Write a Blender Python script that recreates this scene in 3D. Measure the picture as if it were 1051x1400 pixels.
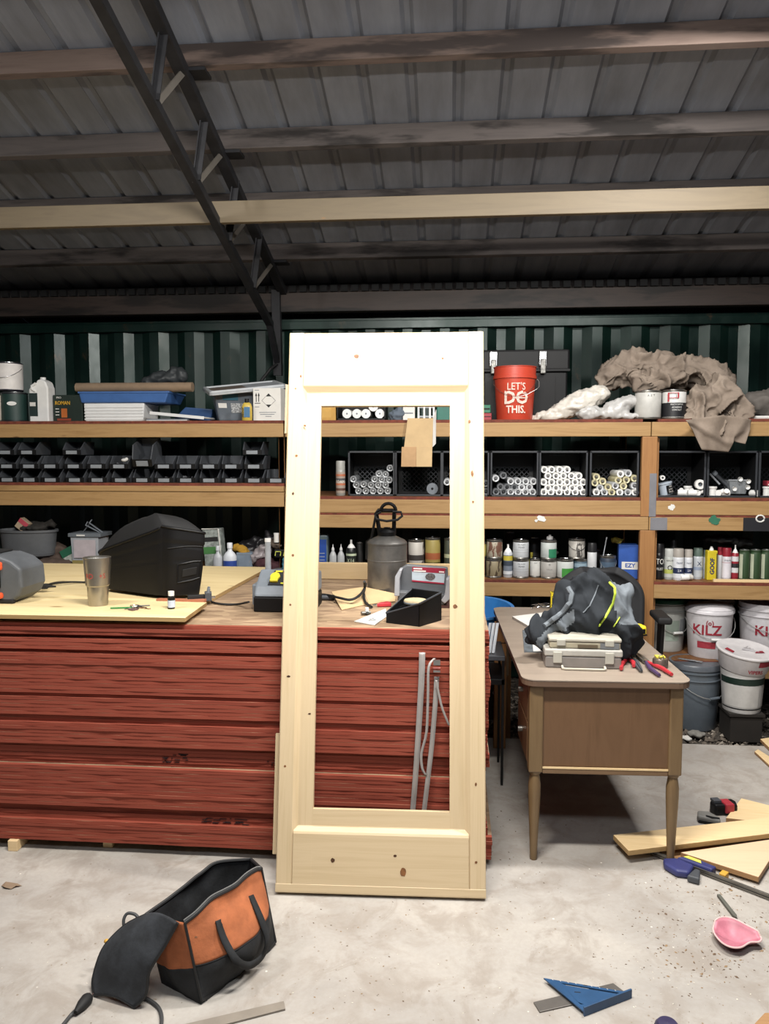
import bpy, bmesh, math, random
from mathutils import Vector, Matrix, noise, Euler
random.seed(7)
for o in list(bpy.data.objects): bpy.data.objects.remove(o, do_unlink=True)
SC = bpy.context.scene
COL = SC.collection
PI = math.pi
# ---------------------------------------------------------------- camera
CH, FPX = 1.62, 1060.0
YAW, PITCH = math.radians(4.85), math.radians(4.3)
cd = bpy.data.cameras.new('camera'); cam = bpy.data.objects.new('camera', cd); COL.objects.link(cam)
cam.location = (0, 0, CH)
cam.rotation_euler = (PI/2 - PITCH, 0, YAW)
cd.sensor_fit = 'VERTICAL'; cd.sensor_height = 24; cd.lens = 24*FPX/1400
cd.clip_start = .05; cd.clip_end = 100
SC.camera = cam
# ---------------------------------------------------------------- world, lamps, exposure
w = bpy.data.worlds.new('world'); SC.world = w; w.use_nodes = True
w.node_tree.nodes['Background'].inputs[0].default_value = (.62, .75, 1, 1)
w.node_tree.nodes['Background'].inputs[1].default_value = .02
def area(name, loc, aim, sx, sy, power, col=(1, .97, .93)):
    l = bpy.data.lights.new(name, 'AREA'); l.shape = 'RECTANGLE'; l.size = sx; l.size_y = sy
    l.energy = power; l.color = col
    o = bpy.data.objects.new(name, l); COL.objects.link(o); o.location = loc
    o.rotation_euler = (Vector(aim)-Vector(loc)).to_track_quat('-Z', 'Y').to_euler()
    o['kind'] = 'helper'
    return o
area('shop_light_front', (-.1, 1.95, 2.92), (-.2, 2.85, 1.0), 1.1, .14, 88, (1, .96, .89))
area('shop_light_over_desk', (1.25, 3.05, 3.42), (1.0, 3.1, 0), .12, .5, 78)
area('shop_light_rear', (.3, -.2, 3.3), (.1, 3.2, .6), 1.4, .25, 32, (.93, .96, 1))
area('roof_fill_light', (.1, .9, 3.35), (.1, 2.6, 4.0), 1.4, .1, 7, (.97, .97, 1))  # unseen upward fill, added to brighten the near part of the roof
area('shop_light_left', (-2.3, 2.1, 3.3), (-1.9, 3.0, 0), .15, 1.1, 34)
SC.view_settings.view_transform = 'Standard'
SC.view_settings.look = 'None'
SC.view_settings.exposure = .32
SC.view_settings.gamma = 1
SC.view_settings.use_curve_mapping = False
# ---------------------------------------------------------------- survey of the place: sight lines to points of known depth or height
_s, _c, _st, _ct = math.sin(YAW), math.cos(YAW), math.sin(PITCH), math.cos(PITCH)
_F, _R, _U = Vector((-_s*_ct, _c*_ct, -_st)), Vector((_c, _s, 0)), Vector((-_s*_st, _c*_st, _ct))
def _ray(px, py): return _F + _R*((px-525.5)/FPX) + _U*((700-py)/FPX)
def aty(px, py, Y):
    d = _ray(px, py); return Vector((0, 0, CH)) + d*(Y/d.y)
def atz(px, py, Z):
    d = _ray(px, py); return Vector((0, 0, CH)) + d*((Z-CH)/d.z)
def atx(px, py, X):
    d = _ray(px, py); return Vector((0, 0, CH)) + d*(X/d.x)
def span(x0, x1, yt, Y, z0):
    """centre x, width and height of something upright standing at depth Y on height z0"""
    a, b = aty(x0, yt, Y), aty(x1, yt, Y)
    return (a.x+b.x)/2, b.x-a.x, (a.z+b.z)/2-z0
# ---------------------------------------------------------------- materials
MC = {}
def srgb(h):
    if isinstance(h, str):
        v = [int(h[i:i+2], 16)/255 for i in (0, 2, 4)]
        return tuple(x/12.92 if x <= .04045 else ((x+.055)/1.055)**2.4 for x in v)
    return h
class NT:
    def __init__(s, name):
        s.m = bpy.data.materials.new(name); s.m.use_nodes = True
        s.t = s.m.node_tree; s.n = s.t.nodes; s.b = s.n['Principled BSDF']
    def new(s, typ, **kw):
        n = s.n.new(typ)
        for k, v in kw.items():
            if k in ('operation', 'blend_type', 'data_type', 'feature', 'distance', 'mode', 'interpolation_type'): setattr(n, k, v)
            else: n.inputs[k].default_value = v
        return n
    def l(s, a, b): s.t.links.new(a, b)
    def coords(s, scale=(1, 1, 1), rnd=True):
        tc = s.n.new('ShaderNodeTexCoord'); mp = s.n.new('ShaderNodeMapping'); mp.inputs['Scale'].default_value = scale
        if rnd:
            oi = s.n.new('ShaderNodeObjectInfo'); va = s.n.new('ShaderNodeVectorMath'); va.operation = 'ADD'
            mu = s.n.new('ShaderNodeMath'); mu.operation = 'MULTIPLY'; mu.inputs[1].default_value = 37
            s.l(oi.outputs['Random'], mu.inputs[0]); s.l(tc.outputs['Object'], va.inputs[0]); s.l(mu.outputs[0], va.inputs[1])
            s.l(va.outputs[0], mp.inputs[0])
        else: s.l(tc.outputs['Object'], mp.inputs[0])
        return mp.outputs[0]
    def noise(s, vec, scale, detail=4, rough=.6, dist=0):
        n = s.n.new('ShaderNodeTexNoise'); n.inputs['Scale'].default_value = scale; n.inputs['Detail'].default_value = detail
        n.inputs['Roughness'].default_value = rough; n.inputs['Distortion'].default_value = dist; s.l(vec, n.inputs['Vector']); return n.outputs['Fac']
    def ramp(s, fac, stops):
        r = s.n.new('ShaderNodeValToRGB'); e = r.color_ramp.elements
        while len(e) < len(stops): e.new(.5)
        for el, (p, c) in zip(e, stops): el.position = p; el.color = (*srgb(c), 1)
        s.l(fac, r.inputs[0]); return r.outputs[0]
    def mix(s, fac, a, b, bt='MIX'):
        m = s.n.new('ShaderNodeMix'); m.data_type = 'RGBA'; m.blend_type = bt
        for sock, v in ((m.inputs[0], fac), (m.inputs[6], a), (m.inputs[7], b)):
            if isinstance(v, (int, float)): sock.default_value = v
            elif isinstance(v, (str, tuple)): sock.default_value = (*srgb(v), 1)
            else: s.l(v, sock)
        return m.outputs[2]
    def rng(s, v, a, b, c=0, d=1):
        m = s.n.new('ShaderNodeMapRange'); m.interpolation_type = 'SMOOTHSTEP'
        for i, x in zip((1, 2, 3, 4), (a, b, c, d)): m.inputs[i].default_value = x
        s.l(v, m.inputs[0]); return m.outputs[0]
    def col(s, c): s.l(c, s.b.inputs['Base Color'])
    def bump(s, fac, st, dist=.01):
        b = s.n.new('ShaderNodeBump'); b.inputs['Strength'].default_value = st; b.inputs['Distance'].default_value = dist
        s.l(fac, b.inputs['Height']); s.l(b.outputs[0], s.b.inputs['Normal'])
    def set(s, rough=.5, metal=0, spec=.5):
        s.b.inputs['Roughness'].default_value = rough; s.b.inputs['Metallic'].default_value = metal
        s.b.inputs['Specular IOR Level'].default_value = spec
        return s.m
def M(name, c=None, rough=.5, metal=0, var=.12, scale=14, bump=0, spec=.5):
    """plain surface with faint unevenness"""
    if name in MC: return MC[name]
    t = NT(name); v = t.coords(); f = t.noise(v, scale)
    r = t.rng(f, .3, .7, 1-var, 1+var*.4)
    cc = t.n.new('ShaderNodeVectorMath'); cc.operation = 'SCALE'; cc.inputs[0].default_value = srgb(c); t.l(r, cc.inputs['Scale'])
    t.col(cc.outputs[0])
    if bump: t.bump(t.noise(v, scale*6, 3), bump, .003)
    MC[name] = t.set(rough, metal, spec); return MC[name]
def wood(name, a, b, axis=0, grain=26, knots=.0, rough=.6, kcol='5a3a1e', dirt=None, soft=1.4, kscale=3.0):
    if name in MC: return MC[name]
    t = NT(name); sc = [grain]*3; sc[axis] = soft
    v = t.coords(tuple(sc)); f = t.noise(v, 1, 6, .62, 1.2)
    c = t.ramp(f, [(.3, a), (.5, b), (.72, a)])
    v2 = t.coords((3, 3, 3)); c = t.mix(t.rng(t.noise(v2, 1, 3), .35, .7, 0, .35), c, b)
    if knots:
        sk = [kscale*2.6]*3; sk[axis] = kscale
        vo = t.n.new('ShaderNodeTexVoronoi'); vo.inputs['Scale'].default_value = 1; t.l(t.coords(tuple(sk)), vo.inputs['Vector'])
        c = t.mix(t.rng(vo.outputs['Distance'], .05*knots, .13*knots, .85, 0), c, kcol)
    if dirt:
        c = t.mix(t.rng(t.noise(t.coords((1.2, 6, 6)), 1, 5), .5, .62, 0, .93), c, dirt)
    t.col(c); t.bump(f, .15, .002); MC[name] = t.set(rough); return MC[name]
WD = dict(
    shelf=wood('shelf_pine', '8a6a40', 'a38256', 0, 22, .9, kcol='4a2e18'),
    shelfz=wood('shelf_post_pine', '80552f', '9b6f42', 2, 22, .9, kcol='4a2e18'),
    shelfy=wood('shelf_deck_ply', '8a6338', '6a4426', 1, 12),
    redply=M('red_edge_ply', '6e3424', .8, var=.35, scale=30),
    purlin=wood('old_purlin', '453f3d', '544d4a', 0, 20, .0, rough=.85, dirt='211d1b'),
    purlinr=wood('reddish_purlin', '55463f', '63544c', 0, 16, .6, rough=.85, dirt='2f2724'),
    lumber=wood('fresh_lumber_x', '685c4a', '746752', 0, 18, .5, kcol='8a6a48'),
    plank=wood('pine_plank', 'd6b988', 'e2c79b', 0, 20, .8, kcol='6d4a2c'),
    plankend=wood('plank_end', 'a98050', 'bf9462', 1, 30),
    plyx=wood('plywood_face', 'd3bb86', 'e0cb9c', 0, 9, .7, kcol='8f6f44', soft=1.0, kscale=2.2),
    plyedge=wood('plywood_edge', '8a6c44', 'a88a5c', 0, 40),
    kraft=M('kraft_card', 'bda27a', .85, var=.1, scale=9, bump=.1),
    doorz=wood('door_pine_up', 'c0aa86', 'ccb795', 2, 24, .4, kcol='7a5534', rough=.45, soft=.9, kscale=2.0),
    doorx=wood('door_pine_across', 'c0aa86', 'ccb795', 0, 24, .0, rough=.45, soft=.9),
    desk=wood('desk_veneer', '60462f', '6c5038', 2, 12, 0, rough=.4),
    deskleg=wood('desk_leg', '665036', '766043', 2, 16, 0, rough=.4),
)
def m_osb():
    t = NT('strand_board'); v = t.coords((14, 34, 14)); vo = t.n.new('ShaderNodeTexVoronoi'); vo.inputs['Scale'].default_value = 1; t.l(v, vo.inputs['Vector'])
    sp = t.n.new('ShaderNodeSeparateColor'); t.l(vo.outputs['Color'], sp.inputs[0])
    c = t.ramp(sp.outputs[0], [(0, '806851'), (.5, '957d63'), (1, 'a68d70')])
    c = t.mix(t.rng(t.noise(t.coords((2, 2, 2)), 1), .4, .7, 0, .5), c, '8a7460')
    t.col(c); t.bump(sp.outputs[0], .3, .002); return t.set(.8)
def m_rededge():
    t = NT('red_sealed_edge'); v = t.coords((2.2, 60, 90)); f = t.noise(v, 1, 6, .7, .6)
    c = t.ramp(f, [(.15, '6e3228'), (.4, '904535'), (.65, '954a39'), (.9, '84402f')])
    oi = t.n.new('ShaderNodeObjectInfo')
    c = t.mix(t.rng(oi.outputs['Random'], 0, 1, 0, .25), c, '6a2e24')
    t.col(c); t.bump(f, .35, .003); return t.set(.8, 0, .3)
def m_concrete():
    t = NT('concrete'); v = t.coords(rnd=False)
    big = t.noise(v, 1.1, 6, .6, .5); mid = t.noise(v, 6, 6, .65, .6); fine = t.noise(v, 60, 3, .6)
    c = t.ramp(big, [(.3, '938e89'), (.5, 'a6a19b'), (.7, 'b3ada5')])
    c = t.mix(t.rng(mid, .42, .66, 0, .7), c, '8f867d')
    c = t.mix(t.rng(t.noise(v, 2.3, 7, .7, 1.4), .56, .68, 0, .6), c, '857a6f')
    vo = t.n.new('ShaderNodeTexVoronoi'); vo.inputs['Scale'].default_value = 17; t.l(v, vo.inputs['Vector'])
    c = t.mix(t.rng(vo.outputs['Distance'], .03, .09, .75, 0), c, '7b6a58')
    vo2 = t.n.new('ShaderNodeTexVoronoi'); vo2.inputs['Scale'].default_value = 9; t.l(v, vo2.inputs['Vector'])
    c = t.mix(t.rng(vo2.outputs['Distance'], .015, .045, .8, 0), c, 'e9e4da')
    c = t.mix(t.rng(fine, .35, .65, 0, .12), c, '857c70')
    t.col(c); t.bump(mid, .15, .01); return t.set(.75, 0, .3)
def m_gravel():
    t = NT('gravel'); v = t.coords(rnd=False); vo = t.n.new('ShaderNodeTexVoronoi'); vo.inputs['Scale'].default_value = 38; t.l(v, vo.inputs['Vector'])
    sp = t.n.new('ShaderNodeSeparateColor'); t.l(vo.outputs['Color'], sp.inputs[0])
    c = t.ramp(sp.outputs[0], [(0, '2e2823'), (.6, '4c443c'), (.9, '756b60')]); t.col(c); t.bump(vo.outputs['Distance'], .8, .02); return t.set(.9)
def m_container():
    t = NT('green_container_paint'); v = t.coords((1, 1, .5), rnd=False); f = t.noise(v, 4, 6, .65)
    c = t.ramp(f, [(.3, '0a201c'), (.55, '102822'), (.72, '19342d')])
    rust = t.rng(t.noise(v, 9, 6, .7), .60, .72, 0, .6); c = t.mix(rust, c, '4f3d2c')
    t.col(c); t.l(t.rng(f, .3, .7, .28, .42), t.b.inputs['Roughness']); t.bump(t.noise(v, 12), .1, .004)
    t.b.inputs['Metallic'].default_value = .25; return t.m
def m_roof():
    t = NT('galvanised_roof'); v = t.coords((3, .5, 1)); f = t.noise(v, 2.4, 6, .65)
    c = t.ramp(f, [(.3, '6f7279'), (.55, '80848d'), (.75, '8d929b')])
    c = t.mix(t.rng(t.noise(t.coords((1, 1, 1)), .9, 4), .45, .7, 0, .4), c, '5f5d5e')
    t.col(c); return t.set(.6, .1)
def m_desktop():
    t = NT('desk_laminate'); v = t.coords((3, 30, 3)); f = t.noise(v, 1, 5)
    c = t.ramp(f, [(.35, '85796e'), (.6, '928578')]); c = t.mix(t.rng(t.noise(t.coords((1, 1, 1)), 5, 5), .5, .7, 0, .35), c, '766b61')
    t.col(c); return t.set(.42)
def m_canvas():
    t = NT('drop_cloth_canvas'); f = t.noise(t.coords(), 5, 6, .7)
    c = t.ramp(f, [(.35, '776b60'), (.6, '8d8074'), (.75, '9a8e80')])
    c = t.mix(t.rng(t.noise(t.coords((.7, 1, 1)), 3.1, 2), .66, .7, 0, .5), c, '7b4a44')
    t.col(c); t.bump(t.noise(t.coords(), 70, 2), .25, .003); return t.set(.95, 0, .1)
def m_drip(name, a, b, sc=30, th=.52):
    if name in MC: return MC[name]
    t = NT(name); f = t.noise(t.coords((1, 1, .35)), sc, 3, .6); c = t.mix(t.rng(f, th, th+.05), a, b)
    t.col(c); MC[name] = t.set(.5, .1); return MC[name]
OSB, RED, CONC, GRAV, CONT, ROOF, DTOP, CANV = m_osb(), m_rededge(), m_concrete(), m_gravel(), m_container(), m_roof(), m_desktop(), m_canvas()
BLK = M('black_plastic', '0c0c0e', .5, var=.2, spec=.3)
BLKR = M('black_rubber', '131314', .7, var=.2)
DGR = M('dark_grey_plastic', '45484d', .5)
GRY = M('grey_plastic', '6f757c', .5)
LGR = M('light_grey_plastic', '9a9ea3', .45)
WHT = M('white_plastic', 'dcdcda', .4, var=.06)
OFFW = M('paper_white', 'd3d1cc', .8, var=.05)
STL = M('dull_steel', '85827c', .38, .85, var=.2)
CHR = M('bright_steel', 'c9c9c9', .22, .95)
TRS = M('dark_truss_steel', '2b2b2e', .6, .4, var=.3)
def glassy(name, c, a=.5, rough=.25):
    if name in MC: return MC[name]
    m = M(name, c, rough); b = m.node_tree.nodes['Principled BSDF']; b.inputs['Alpha'].default_value = a; return m
# ---------------------------------------------------------------- mesh building
class G:
    def __init__(s): s.v = []; s.f = []; s.mi = []
    def add(s, vs, fs, m=0):
        k = len(s.v); s.v += [Vector(p) for p in vs]
        for f in fs: s.f.append([k+i for i in f]); s.mi.append(m)
        return s
    def box(s, a, b, m=0, tm=None):
        x0, y0, z0 = a; x1, y1, z1 = b
        tm = m if tm is None else tm
        s.add([(x0,y0,z0),(x1,y0,z0),(x1,y1,z0),(x0,y1,z0),(x0,y0,z1),(x1,y0,z1),(x1,y1,z1),(x0,y1,z1)], [(0,1,5,4),(1,2,6,5),(2,3,7,6),(3,0,4,7)], m)
        k = len(s.v)-8; s.f += [[k+3,k+2,k+1,k],[k+4,k+5,k+6,k+7]]; s.mi += [tm, tm]; return s
    def cbox(s, c, d, m=0, rot=None):
        """box of size d about centre c, optionally turned"""
        k = len(s.v); s.box(tuple(-x/2 for x in d), tuple(x/2 for x in d), m)
        R = Euler(rot).to_matrix() if rot else Matrix.Identity(3)
        for i in range(k, len(s.v)): s.v[i] = R @ s.v[i] + Vector(c)
        return s
    def hexa(s, p, m=0): return s.add(p, [(3,2,1,0),(4,5,6,7),(0,1,5,4),(1,2,6,5),(2,3,7,6),(3,0,4,7)], m)
    def bar(s, a, b, w, h, m=0, up=(0,0,1)):
        a, b = Vector(a), Vector(b); d = (b-a).normalized(); r = d.cross(Vector(up))
        if r.length < 1e-4: r = d.cross(Vector((0,1,0)))
        r.normalize(); u = r.cross(d); r *= w/2; u *= h/2
        return s.hexa([a-r-u, a+r-u, b+r-u, b-r-u, a-r+u, a+r+u, b+r+u, b-r+u], m)
    def ring(s, c, ax, r, n):
        ax = Vector(ax).normalized(); t = ax.cross(Vector((0,0,1)))
        if t.length < 1e-3: t = Vector((1,0,0))
        t.normalize(); u = ax.cross(t)
        return [Vector(c)+t*(r*math.cos(2*PI*i/n))+u*(r*math.sin(2*PI*i/n)) for i in range(n)]
    def cyl(s, a, b, r0, r1=None, n=16, m=0, caps=True):
        r1 = r0 if r1 is None else r1; d = Vector(b)-Vector(a); k = len(s.v)
        s.v += s.ring(a, d, r0, n) + s.ring(b, d, r1, n)
        for i in range(n): s.f.append([k+i, k+(i+1)%n, k+n+(i+1)%n, k+n+i]); s.mi.append(m)
        if caps: s.f += [[k+i for i in range(n)][::-1], [k+n+i for i in range(n)]]; s.mi += [m, m]
        return s
    def lathe(s, prof, n=24, c=(0,0,0), m=0, sx=1, sy=1, close=True):
        """prof: (r, z[, material]) from the bottom up"""
        k = len(s.v); c = Vector(c)
        for p in prof: s.v += [c+Vector((p[0]*math.cos(2*PI*i/n)*sx, p[0]*math.sin(2*PI*i/n)*sy, p[1])) for i in range(n)]
        for j in range(len(prof)-1):
            mm = prof[j][2] if len(prof[j]) > 2 else m
            for i in range(n):
                s.f.append([k+j*n+i, k+j*n+(i+1)%n, k+(j+1)*n+(i+1)%n, k+(j+1)*n+i]); s.mi.append(mm)
        if close:
            s.f.append([k+i for i in range(n)][::-1]); s.mi.append(m)
            s.f.append([k+(len(prof)-1)*n+i for i in range(n)]); s.mi.append(prof[-1][2] if len(prof[-1]) > 2 else m)
        return s
    def tube(s, pts, r, n=8, m=0, closed=False, taper=None):
        P = [Vector(p) for p in pts]; k = len(s.v); L = len(P); ref = None
        for j, p in enumerate(P):
            d = (P[(j+1) % L if closed else min(j+1, L-1)] - P[j-1 if (closed or j) else 0])
            if d.length < 1e-9: d = Vector((0,0,1))
            d.normalize()
            if ref is None:
                ref = d.cross(Vector((0,0,1)))
                if ref.length < 1e-2: ref = d.cross(Vector((1,0,0)))
            ref = (ref - d*ref.dot(d)); ref.normalize(); u = d.cross(ref); rr = r*(taper[j] if taper else 1)
            s.v += [p+ref*(rr*math.cos(2*PI*i/n))+u*(rr*math.sin(2*PI*i/n)) for i in range(n)]
        for j in range(L if closed else L-1):
            q = (j+1) % L
            for i in range(n): s.f.append([k+j*n+i, k+j*n+(i+1)%n, k+q*n+(i+1)%n, k+q*n+i]); s.mi.append(m)
        if not closed: s.f += [[k+i for i in range(n)][::-1], [k+(L-1)*n+i for i in range(n)]]; s.mi += [m, m]
        return s
    def prism(s, poly, vec, m=0, sm=None):
        """a planar outline (3-D points) pushed along vec"""
        n = len(poly); k = len(s.v); vec = Vector(vec); s.v += [Vector(p) for p in poly] + [Vector(p)+vec for p in poly]
        s.f += [[k+i for i in range(n)][::-1], [k+n+i for i in range(n)]]; s.mi += [m, m]
        for i in range(n): s.f.append([k+i, k+(i+1)%n, k+n+(i+1)%n, k+n+i]); s.mi.append(m if sm is None else sm)
        return s
    def grid(s, fn, nu, nv, m=0, mf=None, flip=False):
        k = len(s.v)
        for j in range(nv+1):
            for i in range(nu+1): s.v.append(Vector(fn(i/nu, j/nv)))
        for j in range(nv):
            for i in range(nu):
                a = k+j*(nu+1)+i; f = [a, a+1, a+nu+2, a+nu+1]; s.f.append(f[::-1] if flip else f)
                s.mi.append(mf((i+.5)/nu, (j+.5)/nv) if mf else m)
        return s
    def mesh(s, name, mats, smooth=None):
        me = bpy.data.meshes.new(name); me.from_pydata([tuple(v) for v in s.v], [], s.f)
        for m in (mats if isinstance(mats, (list, tuple)) else [mats]): me.materials.append(m)
        me.polygons.foreach_set('material_index', s.mi)
        bm = bmesh.new(); bm.from_mesh(me); bmesh.ops.recalc_face_normals(bm, faces=bm.faces); bm.to_mesh(me); bm.free()
        if smooth:
            me.shade_smooth()
            me.set_sharp_from_angle(angle=math.radians(smooth if smooth > 1 else 35))
        me.update(); return me
    def obj(s, name, mats, parent=None, loc=None, rot=None, smooth=None, bevel=0, thick=0, seg=2):
        o = bpy.data.objects.new(name, s.mesh(name, mats, smooth)); COL.objects.link(o)
        if parent: o.parent = parent
        if loc is not None: o.location = loc
        if rot is not None: o.rotation_euler = rot
        if thick:
            md = o.modifiers.new('thickness', 'SOLIDIFY'); md.thickness = thick; md.offset = 0
        if bevel:
            md = o.modifiers.new('bevel', 'BEVEL'); md.width = bevel; md.segments = seg; md.limit_method = 'ANGLE'; md.angle_limit = math.radians(40)
        return o
def tag(o, label, cat, group=None, kind=None):
    o['label'] = label; o['category'] = cat
    if group: o['group'] = group
    if kind: o['kind'] = kind
    return o
def thing(name, label, cat, loc=(0,0,0), rz=0, group=None, rot=None):
    o = bpy.data.objects.new(name, None); COL.objects.link(o); o.empty_display_size = .05
    o.location = loc; o.rotation_euler = rot if rot else (0, 0, rz)
    return tag(o, label, cat, group)
def struct(o, label=None):
    o['kind'] = 'structure'
    if label: o['label'] = label
    return o
def dup(root, loc, rz=None, label=None, group=None, rot=None):
    r = root.copy(); COL.objects.link(r); r.location = loc
    if rz is not None: r.rotation_euler = (0, 0, rz)
    if rot is not None: r.rotation_euler = rot
    if label: r['label'] = label
    if group: r['group'] = group
    for ch in list(root.children):
        c = ch.copy(); COL.objects.link(c); c.parent = r
        for g in list(ch.children):
            d = g.copy(); COL.objects.link(d); d.parent = c
    return r
def text(name, s, size, mat, parent, loc, rot=(PI/2, 0, 0), wrap=None, sx=1, bold=0, depth=.0008):
    """lettering as thin raised mesh; wrap = radius it bends round (letters centred on the -y side)"""
    cu = bpy.data.curves.new(name, 'FONT'); cu.body = s; cu.size = size; cu.align_x = 'CENTER'; cu.align_y = 'CENTER'
    cu.offset = bold; cu.extrude = depth if not wrap else 0; cu.resolution_u = 2
    t = bpy.data.objects.new(name, cu); COL.objects.link(t)
    dg = bpy.context.evaluated_depsgraph_get(); me = bpy.data.meshes.new_from_object(t.evaluated_get(dg)); bpy.data.objects.remove(t, do_unlink=True)
    for v in me.vertices: v.co.x *= sx
    if wrap:
        bm = bmesh.new(); bm.from_mesh(me)
        bmesh.ops.subdivide_edges(bm, edges=[e for e in bm.edges if e.calc_length() > size*.3], cuts=2)
        for v in bm.verts:
            a = v.co.x/wrap; z = v.co.y; v.co = Vector((wrap*math.sin(a), -wrap*math.cos(a), z))
        bm.to_mesh(me); bm.free(); rot = (0, 0, rot[2] if len(rot) > 2 else 0)
    me.materials.clear(); me.materials.append(mat)
    o = bpy.data.objects.new(name, me); COL.objects.link(o); o.parent = parent; o.location = loc; o.rotation_euler = rot
    return o
def ridged(p, s, o=4): return noise.ridged_multi_fractal(Vector(p)*s, 1.0, 2.1, o, 1.0, 2.0)
def lump(name, balls, voxel, mats, disp=None, parent=None, loc=(0,0,0), mfn=None, smooth_it=4, carve=None):
    """one continuous soft body grown from overlapping ellipsoids: balls = (centre, radii[, rot])"""
    bm = bmesh.new()
    for b in balls:
        R = Euler(b[2]).to_matrix().to_4x4() if len(b) > 2 else Matrix.Identity(4)
        bmesh.ops.create_icosphere(bm, subdivisions=3, radius=1, matrix=Matrix.Translation(b[0]) @ R @ Matrix.Diagonal((*b[1], 1)))
    me = bpy.data.meshes.new(name); bm.to_mesh(me); bm.free()
    t = bpy.data.objects.new(name, me); COL.objects.link(t)
    md = t.modifiers.new('r', 'REMESH'); md.mode = 'VOXEL'; md.voxel_size = voxel
    md = t.modifiers.new('s', 'SMOOTH'); md.iterations = smooth_it; md.factor = .6
    dg = bpy.context.evaluated_depsgraph_get(); m2 = bpy.data.meshes.new_from_object(t.evaluated_get(dg)); bpy.data.objects.remove(t, do_unlink=True)
    m2.name = name
    if disp:
        nn = [v.normal.copy() for v in m2.vertices]
        for v, n_ in zip(m2.vertices, nn): v.co = disp(v.co.copy(), n_)
    m2.materials.clear()
    for m in (mats if isinstance(mats, (list, tuple)) else [mats]): m2.materials.append(m)
    if mfn:
        for p in m2.polygons: p.material_index = mfn(p.center, p.normal)
    m2.shade_smooth(); m2.update()
    o = bpy.data.objects.new(name, m2); COL.objects.link(o); o.location = loc
    if parent: o.parent = parent
    return o
# ================================================================ SETTING
SLAB_Y = 4.36
g = G().box((-6, -3.5, -.07), (6, SLAB_Y, 0)); struct(g.obj('floor', CONC), 'pale dusty concrete slab')
# rammed gravel beyond the slab
def gfn(u, v):
    x, y = -6+12*u, SLAB_Y-.1+(3.2)*v
    return (x, y, -.075+.02*noise.noise(Vector((x*3, y*3, 0)))+.012*noise.noise(Vector((x*11, y*11, 4))))
struct(G().grid(gfn, 200, 50).obj('ground', GRAV, smooth=60), 'dark gravel ground beyond the slab')
g = G(); rnd = random.Random(3)
for i in range(2600):
    x = rnd.uniform(.15, 2.3); y = SLAB_Y+.02+abs(rnd.gauss(0, .5))
    if y > 6: continue
    r = rnd.choice((.006, .008, .01, .013, .02)); z = -.07+.3*r
    p = [Vector((rnd.gauss(0, 1), rnd.gauss(0, 1), rnd.gauss(0, .7))).normalized()*r*rnd.uniform(.7, 1.25) for _ in range(6)]
    q = [Vector((x, y, z))+Vector(a) for a in ((r,0,0),(0,r,0),(-r,0,0),(0,-r,0),(0,0,r*.8),(0,0,-r*.6))]
    q = [a+b*.35 for a, b in zip(q, p)]
    g.add(q, [(0,1,4),(1,2,4),(2,3,4),(3,0,4),(1,0,5),(2,1,5),(3,2,5),(0,3,5)], rnd.choice((0,0,1,1,2)))
tag(g.obj('gravel', [M('stone_dark', '3d3731', .9), M('stone_mid', '60574e', .9), M('stone_pale', '8c8378', .9)]), 'loose brown and grey gravel behind the concrete slab', 'gravel', kind='stuff')
# larger stones by the grey bucket
for i, (px, py, r, lb) in enumerate([(952, 1006, .055, 'flat grey stone at the foot of the grey bucket'), (1008, 982, .045, 'pale broken stone in front of the white bucket'), (938, 1011, .04, 'white stone at the slab edge beside the desk leg')]):
    p = atz(px, py, -.05)
    o = lump('stone', [((0,0,0), (r, r*.6, r*.35))], r*.13, M('stone_big%d' % i, ['7b7872', '857c72', 'c9c6c0'][i], .9), lambda c, n: c+n*.012*noise.noise(c*40))
    o.location = (p.x, max(p.y, SLAB_Y+.05), -.05+r*.2); tag(o, lb, 'stone')
# container wall: deep trapezoid corrugations
CY = 5.86
g = G(); P = .278; xs = []
x = -6.2
while x < 6: xs += [(x, 0), (x+.072, 0), (x+.141, .036), (x+.209, .036)]; x += P
pts = [(a, CY+b) for a, b in xs]
for (x0, y0), (x1, y1) in zip(pts, pts[1:]): g.add([(x0,y0,-.07),(x1,y1,-.07),(x1,y1,2.55),(x0,y0,2.55)], [(0,1,2,3)])
wb = struct(g.obj('wall_back', CONT), 'dark green corrugated shipping container side')
struct(G().box((-6.2, CY-.03, 2.55), (6, CY+.06, 2.61)).obj('trim_1', CONT, bevel=.004), 'green steel top rail of the container')
struct(G().box((-6.2, CY-.03, -.07), (6, CY+.06, .06)).obj('trim_2', CONT, bevel=.004), 'green steel bottom rail of the container')
struct(G().box((-6.2, CY, 2.6), (6, CY+2.2, 2.63)).obj('container_roof', CONT), 'container roof')
# roof
RM = .25
def rz(y): return 4.39-RM*y
ceil = bpy.data.objects.new('ceiling', None); COL.objects.link(ceil); struct(ceil, 'sloping galvanised sheet metal roof with ribs')
Y0, Y1 = -2.0, 6.9
def roof_sheet():
    g = G(); W = .914; prof = []
    for k in range(4):
        x = k*W/4; prof += [(x, 0), (x+.018, .022), (x+.042, .022), (x+.06, 0)]
    prof.append((W, 0))
    for (a, za), (b, zb) in zip(prof, prof[1:]):
        g.add([(a,Y0,rz(Y0)+za),(b,Y0,rz(Y0)+zb),(b,Y1,rz(Y1)+zb),(a,Y1,rz(Y1)+za)], [(0,1,2,3)])
    return g.mesh('roof_sheet', ROOF)
rs = roof_sheet()
for i in range(14):
    o = bpy.data.objects.new('roof_sheet', rs); COL.objects.link(o); o.parent = ceil; o.location = (-6.4+.914*i, 0, (i % 2)*.0015)
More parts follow.
